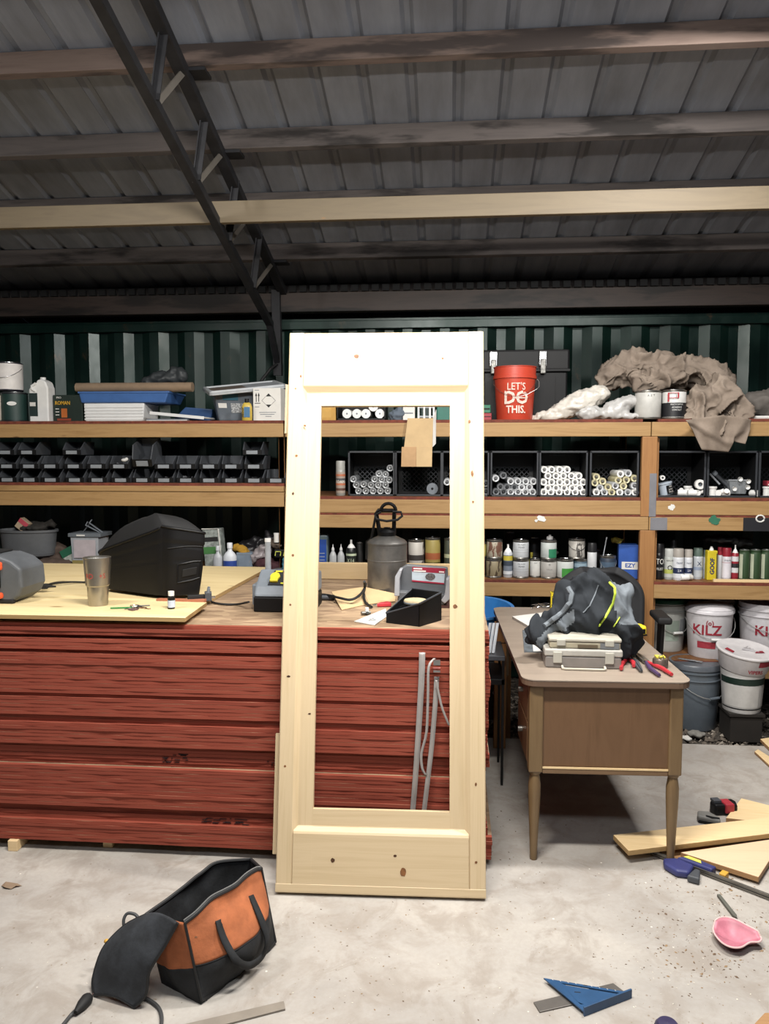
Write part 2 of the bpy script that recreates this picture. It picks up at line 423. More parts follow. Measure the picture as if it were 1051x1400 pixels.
PW = dict(zip((2.4, 3.0, 3.62, 4.2, 4.77, 5.36, 5.95), ('purlinr', 'purlinr', 'purlinr', 'purlin', 'purlin', 'purlin', 'purlin')))
tilt = -math.atan(RM)
for i, (y, mk) in enumerate(PW.items()):
    o = G().box((-6.3, -.02, -.118), (6.3, .02, -.004)).obj('purlin', WD[mk], ceil, (0, y, rz(y)), (tilt, 0, 0), bevel=.003)
# black timber plate along the eave and closure strip
struct(G().box((-6.2, 5.72, 2.66), (6, 5.80, 2.80)).obj('trim_3', wood('eave_timber', '2a2320', '3a2f2a', 0, 18, dirt='15110f'), bevel=.004), 'dark stained eave timber over the container')
g = G(); k = 0; x = -6.2
while x < 6:
    g.box((x, 5.70, 2.80), (x+.05, 5.73, 2.845)); x += .076
struct(g.obj('trim_4', M('foam_closure', '111214', .9)), 'black wavy closure strip under the roof edge')
# end walls and roof over the yard side stay open; distant dark side walls of the shed
for s_, n_ in ((-1, 'wall_left'), (1, 'wall_right')):
    g = G(); y = -2
    while y < 5.6: g.box((s_*6.1, y, 0), (s_*6.1+s_*.02, y+.2, 4.6)); g.box((s_*6.08, y+.2, 0), (s_*6.1, y+.23, 4.6)); y += .23
    struct(g.obj(n_, ROOF), 'sheet metal side wall of the shed')
# ---------------------------------------------------------------- roof truss
TX = -1.28
tr = thing('roof_truss', 'dark welded steel roof truss running under the purlins to the container', 'truss', (TX, 5.6, 2.4))
def tl(y, z): return (0, y-5.6, z-2.4)
def lowz(y): return 3.243-(y-2.813)*(3.243-2.537)/(5.402-2.813)
UX = .07
def upz(y): return rz(y)-.15
def angle(n_, a, b, w=.045, par=tr):
    g = G(); a, b = Vector(a), Vector(b)
    g.bar(a, b, w, .006); g.bar(a+Vector((w/2, 0, w/2)), b+Vector((w/2, 0, w/2)), .006, w)
    return g.obj(n_, TRS, par)
angle('lower_chord', tl(1.2, lowz(1.2)), tl(5.5, lowz(5.5)), .042)
g = G(); g.bar(Vector(tl(1.2, upz(1.2)))+Vector((UX,0,0)), Vector(tl(5.75, upz(5.75)))+Vector((UX*.6,0,0)), .06, .05); g.obj('upper_chord', TRS, tr, bevel=.004)
def webp(px, py): return atx(px, py, TX)
bots = [2.42]+[webp(*p_).y for p_ in ((206, 127), (264, 240), (308, 330), (342, 395))]
pur = [3.0, 3.62, 4.2, 4.77, 5.36]
for i, y in enumerate(bots):
    angle('web_bar', Vector(tl(y, upz(y)))+Vector((UX-.02,0,0)), tl(y, lowz(y)), .038)
    G().bar(tl(y+.03, lowz(y)), Vector(tl(pur[i]-.06, upz(pur[i]-.06)))+Vector((UX,0,0)), .008, .028).obj('web_bar', M('truss_flat_bar', '6b665f', .6, .3), tr)
for y in (2.4,)+tuple(pur):
    G().box((UX-.06, y-5.6-.05, upz(y)-2.4+.02), (UX+.09, y-5.6+.05, upz(y)-2.4+.035)).obj('cleat', TRS, tr)
g = G(); g.bar(tl(5.45, lowz(5.45)+.03), tl(5.74, 2.28), .04, .04); g.bar(tl(5.70, upz(5.7)), tl(5.74, 2.2), .06, .06); g.obj('end_post', TRS, tr)
g = G().tube([(.0, .1, -.12), (-.04, .06, -.16), (-.1, .04, -.24), (-.13, .03, -.34), (-.13, .03, -.42)], .012, 8); g.obj('cable', BLKR, tr)
# fresh board lying across the truss
bz = lowz(4.28)+.03
o = G().box((-3.4, -.019, 0), (2.6, .019, .115)).obj('lumber_board', WD['lumber'], bevel=.003); o.location = (0, 4.25, bz)
tag(o, 'long pale new board resting across the lower chord of the roof truss', 'board')
# ---------------------------------------------------------------- shelving units
FY, BY = 4.85, 5.5
def beam(par, ox, x0, x1, z0, z1, mk='shelf', y0=0, t=.038, nm='beam'):
    G().box((x0-ox, y0, z0), (x1-ox, y0+t, z1)).obj(nm, WD[mk], par, bevel=.004)
def deck(par, ox, x0, x1, z1, y0=0, t=.018):
    g = G().box((x0-ox, y0, z1-t), (x1-ox, BY-FY+.02, z1), 0, 1); g.obj('deck', [WD['redply'], WD['shelfy']], par)
def post(par, ox, x0, x1, y0, z0, z1):
    G().box((x0-ox, y0, z0), (x1-ox, y0+.038, z1)).obj('post', WD['shelfz'], par, bevel=.004)
ZT, ZM, ZL, ZB = 1.83, 1.352, .835, .345      # shelf heights
XL = aty(388, 700, FY).x; XC0, XC1 = aty(877, 640, FY).x, aty(898, 640, FY).x
# left
u1 = thing('shelving_unit', 'timber shelving unit holding the rows of black bins', 'shelving', (-2.6, FY, 0)); ox = -2.6
xl = -4.3; ZML = 1.432
beam(u1, ox, xl, XL, ZT-.105, ZT-.018); deck(u1, ox, xl, XL, ZT)
beam(u1, ox, xl, XL, ZML-.055, ZML-.018); beam(u1, ox, xl, XL, ZML-.15, ZML-.058, y0=.004, mk='shelf'); deck(u1, ox, xl, XL, ZML, y0=.01)
beam(u1, ox, xl, XL, ZL-.10, ZL-.018); deck(u1, ox, xl, XL, ZL)
for x in (xl, XL-.04): post(u1, ox, x, x+.04, .04, 0, ZT-.018); post(u1, ox, x, x+.04, .6, -.07, ZT-.018)
post(u1, ox, XL-.04, XL+.0, .0-.0+.04, 0, ZT-.1)
# middle
u2 = thing('shelving_unit', 'timber shelving unit with crates of caulk tubes, seen through and beside the door', 'shelving', (.3, FY, 0)); ox = .3
XM = XL+.012
for z, n_ in ((ZT, 1), (ZM, 2), (ZL, 1)):
    beam(u2, ox, XM, XC0+.05 if z == ZT else XC0, z-.105, z-.018)
    if n_ == 2: beam(u2, ox, XM, XC0+.05, z-.20, z-.118, y0=.002); G().box((XM-ox, .004, z-.118), (XC0-ox, .3, z-.105)).obj('shelf_lath', WD['redply'], u2)
    deck(u2, ox, XM, XC0, z)
for x in (XM, XC0-.0): post(u2, ox, x, x+.035, .6, -.07, ZT-.018)
# right
u3 = thing('shelving_unit', 'timber shelving unit holding buckets and spray cans, with grey paint smears', 'shelving', (1.9, FY, 0)); ox = 1.9
xr = 3.6
for z, n_ in ((ZT, 1), (ZM, 2), (ZL, 1), (ZB, 1)):
    a = XC0+.055 if z in (ZT,) else XC1
    beam(u3, ox, a, xr, z-.105, z-.018)
    if n_ == 2: beam(u3, ox, XC0+.053, xr, z-.20, z-.118, y0=.002); G().box((XC1-ox, .004, z-.118), (xr-ox, .3, z-.105)).obj('shelf_lath', WD['redply'], u3)
    deck(u3, ox, XC1, xr, z)
for z0, z1 in ((ZM-.117, ZT-.106), (0, ZM-.201)): G().box((XC0-ox+(.0), .0, z0), (XC1-ox, .038, z1)).obj('post', WD['shelfz'], u3, bevel=.004)
G().box((XC0-ox+.03, .04, -.0), (XC1-ox+.02, .078, ZT-.11)).obj('post', WD['shelfz'], u3)
for x in (XC0, xr-.04): post(u3, ox, x, x+.04, .6, -.07, ZT-.018)
# paint marks on the beams (flat splashes)
def splash(par, px, py, w, h, col, y=FY-.0015, seed=1, nm='paint_smear'):
    p = aty(px, py, y); r_ = random.Random(seed); poly = []
    for i in range(18):
        a = 2*PI*i/18; k = r_.uniform(.65, 1.1); poly.append((p.x-par.location.x+w*k*math.cos(a), y-FY, p.z+h*k*math.sin(a)))
    return G().prism(poly, (0, .0012, 0)).obj(nm, col, par)
WP = M('white_paint_mark', 'd8d8d4', .6); GP = M('green_paint_mark', '2f6b52', .6); KP = M('black_paint_mark', '1c1d22', .6); SP = M('silver_paint_mark', '77777c', .5)
splash(u2, 740, 709, .03, .022, WP, seed=4); splash(u2, 733, 712, .012, .01, WP, seed=8)
splash(u3, 918, 694, .022, .02, WP, seed=5); splash(u3, 976, 711, .035, .03, GP, seed=2)
p = aty(1030, 712, FY); G().box((p.x-.06-1.9, -.0012, ZM-.2), (p.x+.14-1.9, 0.001, ZM-.119)).obj('paint_smear', KP, u3)
G().box((XC0+.06-1.9, -.0012, ZM-.198), (XC0+.16-1.9, .001, ZM-.122)).obj('paint_smear', SP, u3)
p = aty(1039, 709, FY-.002); g = G().tube([(p.x-1.9+.024*math.cos(a*.5), -.003, p.z+.02*math.sin(a*.5)) for a in range(13)], .005, 6); g.obj('paint_smear', WP, u3)
g = G().box((XC1-.042-1.9, -.0012, ZM-.116), (XC1-.001-1.9, .001, 1.5)); g.obj('paint_smear', SP, u3)
# ---------------------------------------------------------------- stack of red edged sheets
SF = 2.925; PB, PT = .045, .945; NS = 60; th = (PT-PB)/NS
SXR = aty(668, 1000, SF).x
rnd = random.Random(11)
# how far each sheet stands back from the face of the stack, by height in the picture rows
def back(row):
    for a, b, v in ((862, 868, .012), (870, 873, .035), (878, 882, .03), (899, 902, .02), (958, 964, .02), (992, 999, .02), (1030, 1052, .028), (1052, 1060, .036), (1120, 1130, .03), (1130, 1140, .022)):
        if a <= row < b: return v
    return .006
meshA = []
for k in range(4):
    g = G(); L, D = 2.44, 1.22; n = 40; r_ = random.Random(k)
    fr = [r_.uniform(-.0018, .0018) for _ in range(n+1)]
    for i in range(n):
        x0, x1 = -L+L*i/n, -L+L*(i+1)/n
        g.add([(x0,fr[i],0),(x1,fr[i+1],0),(x1,fr[i+1],th-.0012),(x0,fr[i],th-.0012)], [(0,1,2,3)], 0)
        g.add([(x0,fr[i],th-.0012),(x1,fr[i+1],th-.0012),(x1,D,th-.0012),(x0,D,th-.0012)], [(0,1,2,3)], 1)
        g.add([(x0,fr[i],0),(x1,fr[i+1],0),(x1,D,0),(x0,D,0)], [(3,2,1,0)], 1)
    g.add([(-L,.0,th-.0010),(0,.0,th-.0010),(0,.02,th-.0010),(-L,.02,th-.0010)], [(0,1,2,3)], 0)
    g.add([(0,0,0),(0,D,0),(0,D,th-.0012),(0,0,th-.0012)], [(0,1,2,3)], 0)
    g.add([(-L,0,0),(-L,D,0),(-L,D,th-.0012),(-L,0,th-.0012)], [(3,2,1,0)], 0)
    g.add([(-L,D,0),(0,D,0),(0,D,th-.0012),(-L,D,th-.0012)], [(3,2,1,0)], 0)
    me = g.mesh('panel_sheet', [RED, OSB]); meshA.append(me)
sheets = []
for i in range(NS):
    z = PB+i*th; row = 1168-(1168-858)*(i/NS)**1.0
    sx = SXR+rnd.uniform(-.0012, .0012)+.006*math.sin(i*.45)*math.sin(i*.17)+(.014 if i < 6 else 0)-(.012 if 10 < i < 24 else 0)
    dy = back(row)
    if i % 9 == 4: dy -= .004
    o = bpy.data.objects.new('panel_sheet', meshA[i % 4]); COL.objects.link(o)
    o.location = (sx, SF+dy+rnd.uniform(0, .002), z)
    lb = 'red edged strand board sheet within the tall stack behind the pine door'
    if i == NS-1: lb = 'topmost strand board sheet of the red edged stack, carrying the tank and tray'
    if i == 0: lb = 'bottom red edged sheet of the stack, just above the floor gap'
    tag(o, lb, 'sheet'); sheets.append(o)
    if 0 < i < NS-1: o['group'] = 'red edged sheets in the stack'
INK = M('stamp_ink', '241315', .9)
def marks(sh, cx, w, n, seed):
    r_ = random.Random(seed); g = G()
    for k in range(n):
        x = cx+r_.uniform(-w, w); l = r_.uniform(.006, .03); z = r_.uniform(.001, th-.004)
        g.box((x, -.0035, z), (x+l, -.0005, z+r_.uniform(.001, .0025)))
    g.obj('stamp_mark', INK, sh)
for i in (22, 23, 24): marks(sheets[i], -.66-SXR+.02-.02, .055, 8, i); marks(sheets[i], -.93-.3-SXR+.14, .05, 6, i+9)
for i in (6, 7): marks(sheets[i], -1.05-SXR+.12, .06, 8, i); marks(sheets[i], -.86-SXR+.02, .03, 4, i+30)
# stickers below
for i, (x, lb) in enumerate([(atz(15, 1166, 0).x, 'short wood block under the front left of the sheet stack'), (SXR-.5, 'wood block under the sheet stack hidden in shade behind the door')]):
    tag(G().box((-.02, 0, 0), (.02, 1.1, PB-.001)).obj('wood_block', WD['plank'], loc=(x, SF-.01 if i == 0 else SF+.03, 0), bevel=.002), lb, 'block')
tag(G().box((-.02, 0, 0), (.02, 1.1, PB-.001)).obj('wood_block', WD['plank'], loc=(SXR-1.55, SF+.05, 0), bevel=.002), 'middle wood block under the sheet stack', 'block')
# steel straps hanging over the face of the stack
def strap(name, lb, pts, w, seed=0):
    g = G(); P_ = [aty(px, py, SF-off-.008) for px, py, off in pts]; N = 24; Q = []
    for k in range(N+1):
        t = k/N*(len(P_)-1); i = min(int(t), len(P_)-2); f = t-i
        a, b, c_, d = P_[max(i-1, 0)], P_[i], P_[i+1], P_[min(i+2, len(P_)-1)]
        Q.append(.5*((2*b)+(c_-a)*f+(2*a-5*b+4*c_-d)*f*f+(3*b-a-3*c_+d)*f**3))
    base = Q[-1].copy()
    def sf(u, v): 
        ww = w[0]+(w[1]-w[0])*v if isinstance(w, tuple) else w; return Q[round(v*N)]-base+Vector(((u-.5)*ww, 0, 0))
    g.grid(sf, 1, N)
    o = g.obj(name, M('strap_grey', '9c9794', .5, .1), loc=base, thick=.0012, smooth=60); tag(o, lb, 'strap', 'grey banding straps hanging on the red stack'); return o
s1 = strap('strap', 'flat grey strap with red print hanging straight down the red stack', [(577, 892, .004), (576, 930, .014), (572, 1000, .017), (568, 1060, .016), (563, 1122, .014)], (.024, .02))
strap('strap', 'flat grey strap with a buckle loop, hanging nearest the door stile', [(597, 925, .004), (595, 960, .014), (590, 1020, .018), (583, 1080, .018), (578, 1122, .014)], (.019, .018))
strap('strap', 'narrow loose strap end curving between the two straight straps', [(594, 900, .004), (586, 912, .022), (585, 950, .024), (583, 1000, .024), (576, 1030, .024), (577, 1050, .024), (582, 1060, .022)], .010)
strap('strap', 'short loose strap end bending out towards the door stile', [(596, 930, .024), (600, 950, .024), (605, 970, .024), (614, 992, .022)], .009)
bk = thing('strap_buckle', 'white metal strap buckle near the top of the red stack', 'buckle', aty(597, 912, SF-.03))
G().box((-.013, -.004, -.02), (.013, .004, -.012)).obj('bar', CHR, bk); G().box((-.013, -.004, .008), (.013, .004, .028)).obj('clip', CHR, bk); G().cyl((-.014, 0, -.005), (.014, 0, -.005), .005).obj('roller', M('buckle_dark', '7a3028', .5), bk)
p1_, p2_ = aty(574, 985, SF), aty(571, 1010, SF)
text('strap_print', 'SAMSUNG'[:0]+'IIIIII', .012, M('red_print', 'a3463c', .6), s1, (p1_-s1.location+Vector((0, -.0185, -.03))), rot=(PI/2, PI/2, 0), depth=.0002)
# plywood offcuts on the stack
pt = PT
cB = [atz(352, 772.5, pt+.018), atz(292, 824, pt+.018)]
o = G().box((-2.0, 0, 0), (0, 1.16, .017), 1, 0).obj('plywood_sheet', [WD['plyx'], WD['plyedge']], loc=(-1.09, 3.24, pt+.0005)); o.rotation_euler = (0, 0, math.radians(-2)); tag(o, 'large pale plywood sheet lying at the back left of the stack', 'sheet')
pa = [atz(-120, 846, pt+.034), atz(250, 851, pt+.034), atz(279.5, 828, pt+.034), atz(200, 826, pt+.034), atz(-120, 805, pt+.034)]
pa = [Vector((-2.35, 2.915, 0)), Vector((-1.03, 2.915, 0)), Vector((-1.045, 3.235, 0)), Vector((-2.35, 3.30, 0))]
g = G().prism([Vector((p.x+1.7, p.y-2.9, 0)) for p in pa], (0, 0, .016), 0, 1); o = g.obj('plywood_sheet', [WD['plyx'], WD['plyedge']], loc=(-1.7, 2.9, pt+.0185)); tag(o, 'front pale plywood piece on the stack under the steel tumbler', 'sheet')
o = G().box((0, 0, 0), (.22, .03, .012)).obj('wood_strip', M('reddish_strip', 'a4664a', .7), loc=(-1.3, 3.31, pt+.0178)); tag(o, 'thin reddish wood strip lying behind the front plywood piece', 'strip')
# plank on edge along the back of the stack
q = aty(500, 800, 4.1)
o = G().box((-.42, 0, 0), (.42, .038, .088)).obj('wood_plank', WD['plank'], loc=(-.36, 4.1, pt+.0005), bevel=.003); tag(o, 'plank standing on edge along the back of the stack behind the tank', 'plank')
# ---------------------------------------------------------------- the door
DA, DYW = math.radians(11), math.radians(1.7)
D = thing('door_frame', 'unfinished pine door with a large open panel, leaning against the red stack', 'door', (-.632, 2.695, .012), rot=(-DA, 0, DYW))
W_, H_, T_ = .771, 2.128, .044
KN = [(.715, .10), (.45, .07)]
def doorpart(nm, poly_fn, mat): return poly_fn
# stile: flat face, inner moulding, recessed band  (x to the right, y away, z along the door)
def stile(nm, sgn):
    g = G(); X = (lambda v: v) if sgn > 0 else (lambda v: W_-v)
    prof = [(0, .005), (.004, 0), (.056, 0), (.074, .019), (.078, .020), (.131, .020), (.131, T_), (0, T_)]
    zs = [0, .005, .236, .224, H_-.2, H_-.221, H_-.005, H_]
    g.prism([(X(x), y, 0) for x, y in prof], (0, 0, H_))
    return g.obj(nm, WD['doorz'], D)
stile('stile', 1); stile('stile', -1)
def rail(nm, z0, z1, up, mat):
    # between the stiles: field face level with them, bevel and recessed lip towards the opening
    g = G()
    if up: prof = [(0, z0+.006), (0, z1-.084), (.003, z1-.076), (.019, z1-.062), (.020, z1-.058), (.020, z1), (T_, z1), (T_, z0), (.004, z0)]
    else: prof = [(.020, z0), (.020, z0+.050), (.019, z0+.054), (.002, z0+.074), (0, z0+.078), (0, z1-.004), (.004, z1), (T_, z1), (T_, z0)]
    a, b = .131, W_-.131
    g.prism([(a, y, z) for y, z in prof], (b-a, 0, 0))
    # the field runs across the recess of both stiles
    for x0, x1 in ((.062, .131), (W_-.131, W_-.062)):
        if up: g.prism([(x0, y-.0005, z) for y, z in [(0, z0+.006), (0, z1-.084), (.003, z1-.076), (.019, z1-.062), (.021, z1-.058), (.03, z1-.058), (.03, z0), (.004, z0)]], (x1-x0, 0, 0))
        else: g.prism([(x0, y-.0005, z) for y, z in [(.0205, z0+.050), (.019, z0+.054), (.002, z0+.074), (0, z0+.078), (0, z1-.004), (.004, z1), (.03, z1), (.03, z0+.050)]], (x1-x0, 0, 0))
    return g.obj(nm, mat, D)
rb = rail('bottom_rail', .0005, .293, True, WD['doorx']); rt = rail('top_rail', 1.835, H_-.0005, False, WD['doorx'])
rt['label'] = 'wide pine top rail'; rb['label'] = 'wide pine bottom rail with knots'
g = G()
for z0, z1, up in ((0, .016, 1),):
    g.prism([(0, -.0012, .004), (0, -.0012, .030), (0, 0, .031), (0, 0, .0)], (W_, 0, 0))
g.obj('drip_edge', WD['doorx'], D)
KM = M('pine_knot', '7a4f2c', .6, var=.5, scale=60); KD = M('pine_knot_dark', '4d2f1a', .6, var=.5, scale=60)
for x, z, rx, rz_, dk in [(.47, .085, .012, .016, 0), (.21, .118, .008, .008, 1), (.44, .14, .006, .004, 1), (.735, .125, .005, .005, 0), (.27, 2.03, .011, .009, 0), (.61, 2.02, .005, .005, 0), (.715, 1.765, .005, .007, 0), (.725, 1.56, .005, .012, 0), (.728, 1.45, .004, .005, 0), (.11, .64, .006, .003, 1), (.035, 1.24, .005, .005, 0), (.04, 1.63, .006, .005, 0), (.05, 1.95, .004, .006, 0), (.07, 1.75, .005, .004, 0), (.03, .78, .007, .004, 1), (.03, 1.9, .003, .004, 0), (.66, 1.05, .009, .008, 0), (.03, 1.05, .004, .004, 0), (.025, .45, .004, .004, 0), (.735, .4, .004, .007, 0), (.03, 1.48, .004, .006, 1)]:
    r_ = random.Random(int(x*999)); yy = -.0009 if not (.07 < x < .131 and z < 1.8 or .64 < x < .70 and z > .3) else .0192
    if z > 1.9 or z < .22: yy = -.0011
    poly = [(x+rx*math.cos(a*PI/6)*r_.uniform(.8, 1.15), yy, z+rz_*math.sin(a*PI/6)*r_.uniform(.8, 1.15)) for a in range(12)]
    G().prism(poly, (0, .0022, 0)).obj('knot', KD if dk else KM, D)
# boards behind the door
def behind(lb, x0, x1, z0, z1, dy, t=.02):
    m = G().box((x0, 0, z0), (x1, t, z1)); o = m.obj('backing_board', WD['doorz'], loc=D.location+Vector((0, dy, .0)), rot=(-DA, 0, DYW)); return tag(o, lb, 'board')
G().box((-.022, .0445, .12), (.05, .062, .56)).obj('rear_cleat', WD['doorz'], D)
G().box((-.018, .0445, 1.73), (.05, .062, 1.93)).obj('rear_cleat', WD['doorz'], D)
# ================================================================ CONTAINERS (cans, bottles, buckets)
def rgb_m(c, r=.5, **k): return M('paint_'+c, c, r, **k) if isinstance(c, str) else c
def on(px, py_bot, Y, z): p = aty(px, py_bot, Y); return Vector((p.x, Y, z))
def can(lb, x0, x1, yt, Y, z0, lab='c9c9c4', body=None, group=None, h=None, lid=None, bail=False, rz_=0, words=None, cat='can', band=None, name='paint_can', lidc=None):
    xc, w_, hh = span(x0, x1, yt, Y, z0); r = w_/2; h = h or hh
    t = thing(name, lb, cat, (xc, Y, z0), rz_, group)
    n = 20
    G().lathe([(r*.97, 0), (r, .003), (r, .006), (r*.97, .008), (r*.97, h-.009), (r, h-.007), (r, h-.001), (r*.97, h)], n).obj('body', body or STL, t, smooth=40)
    lb_ = G().lathe([(r*.975, .012), (r*.985, .013), (r*.985, h-.013), (r*.975, h-.012)], n, close=False).obj('label', rgb_m(lab), t, smooth=40)
    if band: 
        for (a, b, c) in band: G().lathe([(r*.992, h*a), (r*.992, h*b)], n, close=False).obj('label_band', rgb_m(c), lb_, smooth=40)
    G().lathe([(r*.86, h-.004), (r*.86, h+.003), (r*.78, h+.003), (r*.76, h+.0), (0.001, h)], n, close=False).obj('lid', lidc or CHR, t, smooth=40)
    if bail:
        G().tube([(-r*1.03, 0, h*.8)]+[(-r*1.03*math.cos(a*PI/10), -r*1.05*math.sin(a*PI/10), h*.8-h*.35*math.sin(a*PI/10)) for a in range(1, 10)]+[(r*1.03, 0, h*.8)], .0018, 6).obj('bail', CHR, t, smooth=40)
    if words: 
        for s, sz, zz, c, sp in words: text('lettering', s, sz*h, rgb_m(c), lb_, (0, 0, zz*h), wrap=r*.998, sx=sp)
    return t
def spray(lb, x0, x1, yt, Y, z0, col, cap, label=None, group=None, band=None, words=None, dome=True, name='spray_can'):
    xc, w_, h = span(x0, x1, yt, Y, z0); r = w_/2
    t = thing(name, lb, 'spray can', (xc, Y, z0), 0, group)
    hc = h*.22
    G().lathe([(r*.9, 0), (r, .004), (r, h-hc-r*.35), (r*.8, h-hc)], 16).obj('body', rgb_m(col, .35), t, smooth=40)
    if cap is not None:
        G().lathe([(r*.97, h-hc-r*.3), (r*.97, h-.006), (r*.9, h), (.001, h)], 16, close=False).obj('cap', rgb_m(cap, .4), t, smooth=40)
    else:
        G().lathe([(r*.8, h-hc), (r*.4, h-hc*.6), (r*.22, h-hc*.5), (r*.22, h), (.001, h)], 16, close=False).obj('nozzle', WHT, t, smooth=40)
    if label: 
        l_ = G().lathe([(r*1.012, h*.08), (r*1.012, h*.68)], 16, close=False).obj('label', rgb_m(label), t, smooth=40)
        for a, b, c in (band or []): G().lathe([(r*1.03, h*a), (r*1.03, h*b)], 16, close=False).obj('label_band', rgb_m(c), l_, smooth=40)
        for s, sz, zz, c, sp in (words or []): text('lettering', s, sz*h, rgb_m(c), l_, (0, 0, zz*h), wrap=r*1.04, sx=sp)
    return t
def bottle(lb, x0, x1, yt, Y, z0, col, cap='e0e0dc', label=None, neck=.25, group=None, tip=False, sy=.7, name='bottle', labelz=(.1, .55), cat='bottle'):
    xc, w_, h = span(x0, x1, yt, Y, z0); r = w_/2
    t = thing(name, lb, cat, (xc, Y, z0), 0, group)
    G().lathe([(r*.9, 0), (r, h*.03), (r, h*(.95-neck-.12)), (r*.75, h*(.95-neck-.03)), (r*.36, h*(1-neck)), (r*.33, h*.86)], 18, sy=sy).obj('body', rgb_m(col, .4), t, smooth=40)
    if tip: G().lathe([(r*.42, h*.8), (r*.40, h*.86), (r*.14, h*.92), (r*.08, h)], 12).obj('cap', rgb_m(cap), t, smooth=40)
    else: G().lathe([(r*.42, h*.83), (r*.42, h*.99), (r*.38, h)], 12).obj('cap', rgb_m(cap), t, smooth=40)
    if label: G().lathe([(r*1.02, h*labelz[0]), (r*1.02, h*labelz[1])], 18, sy=sy, close=False).obj('label', rgb_m(label), t, smooth=40)
    return t
def bucket(lb, loc, r=.15, h=.36, col='dddddb', lid=None, label=None, rz_=0, handle=True, hz=.62, hang=1, tilt=None, words=(), group=None, patch=None, open_=False, ribs=True, rot=None):
    t = thing('bucket', lb, 'bucket', loc, rz_, group, rot=rot)
    rb_ = r*.86; m = rgb_m(col, .38); R = lambda z: rb_+(r-rb_)*z/h
    pr = [(rb_*.97, 0), (rb_, .006)]
    if ribs: pr += [(R(h*.76), h*.76), (R(h*.77)+.008, h*.77), (R(h*.78)+.008, h*.785), (R(h*.79), h*.79), (R(h*.87), h*.87), (R(h*.88)+.008, h*.88), (R(h*.9)+.008, h*.9), (R(h*.905), h*.905)]
    pr += [(r, h)]
    inner = [(r*.97, h), (rb_*.95, .01), (.001, .01)]
    g = G().lathe(pr+inner, 40, close=False); g.f.append(list(range(40))[::-1]); g.mi.append(0)
    bo = g.obj('body', m, t, smooth=40)
    if lid:
        G().lathe([(r*1.0, h*.93), (r*1.05, h*.935), (r*1.05, h*1.0), (r*1.02, h*1.018), (r*.93, h*1.018), (r*.90, h*1.0), (.001, h*1.0)], 40, close=False).obj('lid', rgb_m(lid, .35), t, smooth=40)
    if handle:
        e = r*1.06
        pts = [(-e*math.cos(a*PI/14), -e*math.sin(a*PI/14)*.99-.004, h*.8-(h*.8-h*hz)*math.sin(a*PI/14)*1.0) for a in range(15)]
        hd = G().tube(pts, .0024, 6).obj('handle', M('handle_wire', 'b6b6b4', .35, .6), t, smooth=40)
        G().cyl(pts[6], pts[8], .009, n=10).obj('grip', WHT if col != '5d656d' else M('paint_5d656d', '5d656d', .5), hd, smooth=40)
    def patchf(a0, a1, z0, z1, c, nm='label'):
        def f(u, v):
            a = a0+(a1-a0)*u; z = h*(z0+(z1-z0)*v); rr = R(z)+.0012
            return (rr*math.sin(a), -rr*math.cos(a), z)
        return G().grid(f, 14, 2).obj(nm, rgb_m(c, .5), t, smooth=40)
    lo = None
    for p in (patch or []): lo = patchf(*p)
    for s, size, z, c, a, sp in words:
        text('lettering', s, size, rgb_m(c), t, (0, 0, h*z), wrap=R(h*z)+.003, rot=(0, 0, a), sx=sp, bold=size*.02)
    return t
# ---------------------------------------------------------------- TOP SHELF, left to right
YT = 5.02; z = ZT
can('white gallon paint can, upper of two stacked at the top shelf end', -6, 29, 499, 5.0, z+.205, 'd5d2cf', M('can_dark_plastic', '23212c', .4), bail=True, h=.185, band=[(.05, .97, 'd9d5d2')])
t = can('dark green paint can with a white oval badge, under the white gallon can', 2, 36, 537, 5.0, z, '1d3733', h=.195, body=M('can_dark2', '202428', .4))
p = G(); p.lathe([(.03, 0), (.001, .001)], 20, sy=.45, close=False); p.obj('badge', WHT, t, (.03, -.083, .12), (PI/2, 0, .3))
can('beige paint can standing at the very left end of the top shelf', -26, 7, 540, 4.97, z, 'b9b2a4', h=.185)
xc, w_, h_ = span(44, 70, 518, 5.0, z)
t = thing('jug', 'white plastic jug with a moulded handle and dark label on the top shelf', 'jug', (xc, 5.0, z))
a, b = w_/2, h_
g = G().prism([(-a, -.05, 0), (a, -.05, 0), (a, -.05, b*.78), (a*.75, -.05, b*.93), (a*.3, -.05, b*.98), (-.1*a, -.05, b*.96), (-.2*a, -.05, b*.9), (-a*.75, -.05, b*.83), (-a, -.05, b*.74)], (0, .10, 0)); g.obj('body', WHT, t, bevel=.014, seg=3)
G().cyl((a*.15, 0, b*.95), (a*.15, 0, b*1.03), .018, n=16).obj('cap', WHT, t, smooth=40)
G().box((-a*.96, -.0515, b*.13), (-a*.1, -.0502, b*.66)).obj('label', M('jug_label', '22302f', .5), t); G().box((-a*.9, -.0523, b*.36), (-a*.3, -.0516, b*.45)).obj('label_patch', OFFW, t)
g = G().tube([(-a*.25, -.052, b*.70), (-a*.55, -.056, b*.74), (-a*.62, -.056, b*.82), (-a*.2, -.056, b*.88)], .008, 8); g.obj('handle', WHT, t, smooth=40)
xc, w_, h_ = span(71, 101, 540, 5.0, z)
t = thing('box', 'dark green box with yellow word and an orange picture beside the white jug', 'box', (xc+.006, 5.0, z))
G().box((-w_/2, 0, 0), (w_/2+.05, .1, h_)).obj('body', M('box_green', '14241d', .55), t, bevel=.002)
text('lettering', 'ROMAN', .034, M('label_yellow', 'c99a2c', .5), t, (-.01, -.0012, h_*.70), sx=.85, bold=.0006)
G().box((-.02, -.0015, .03), (.02, -.0002, .09)).obj('picture', M('label_orange', 'b0602a', .5), t); G().box((-.05, -.0012, .01), (.045, -.0002, .024)).obj('picture', M('label_rust', '8b3c28', .5), t)
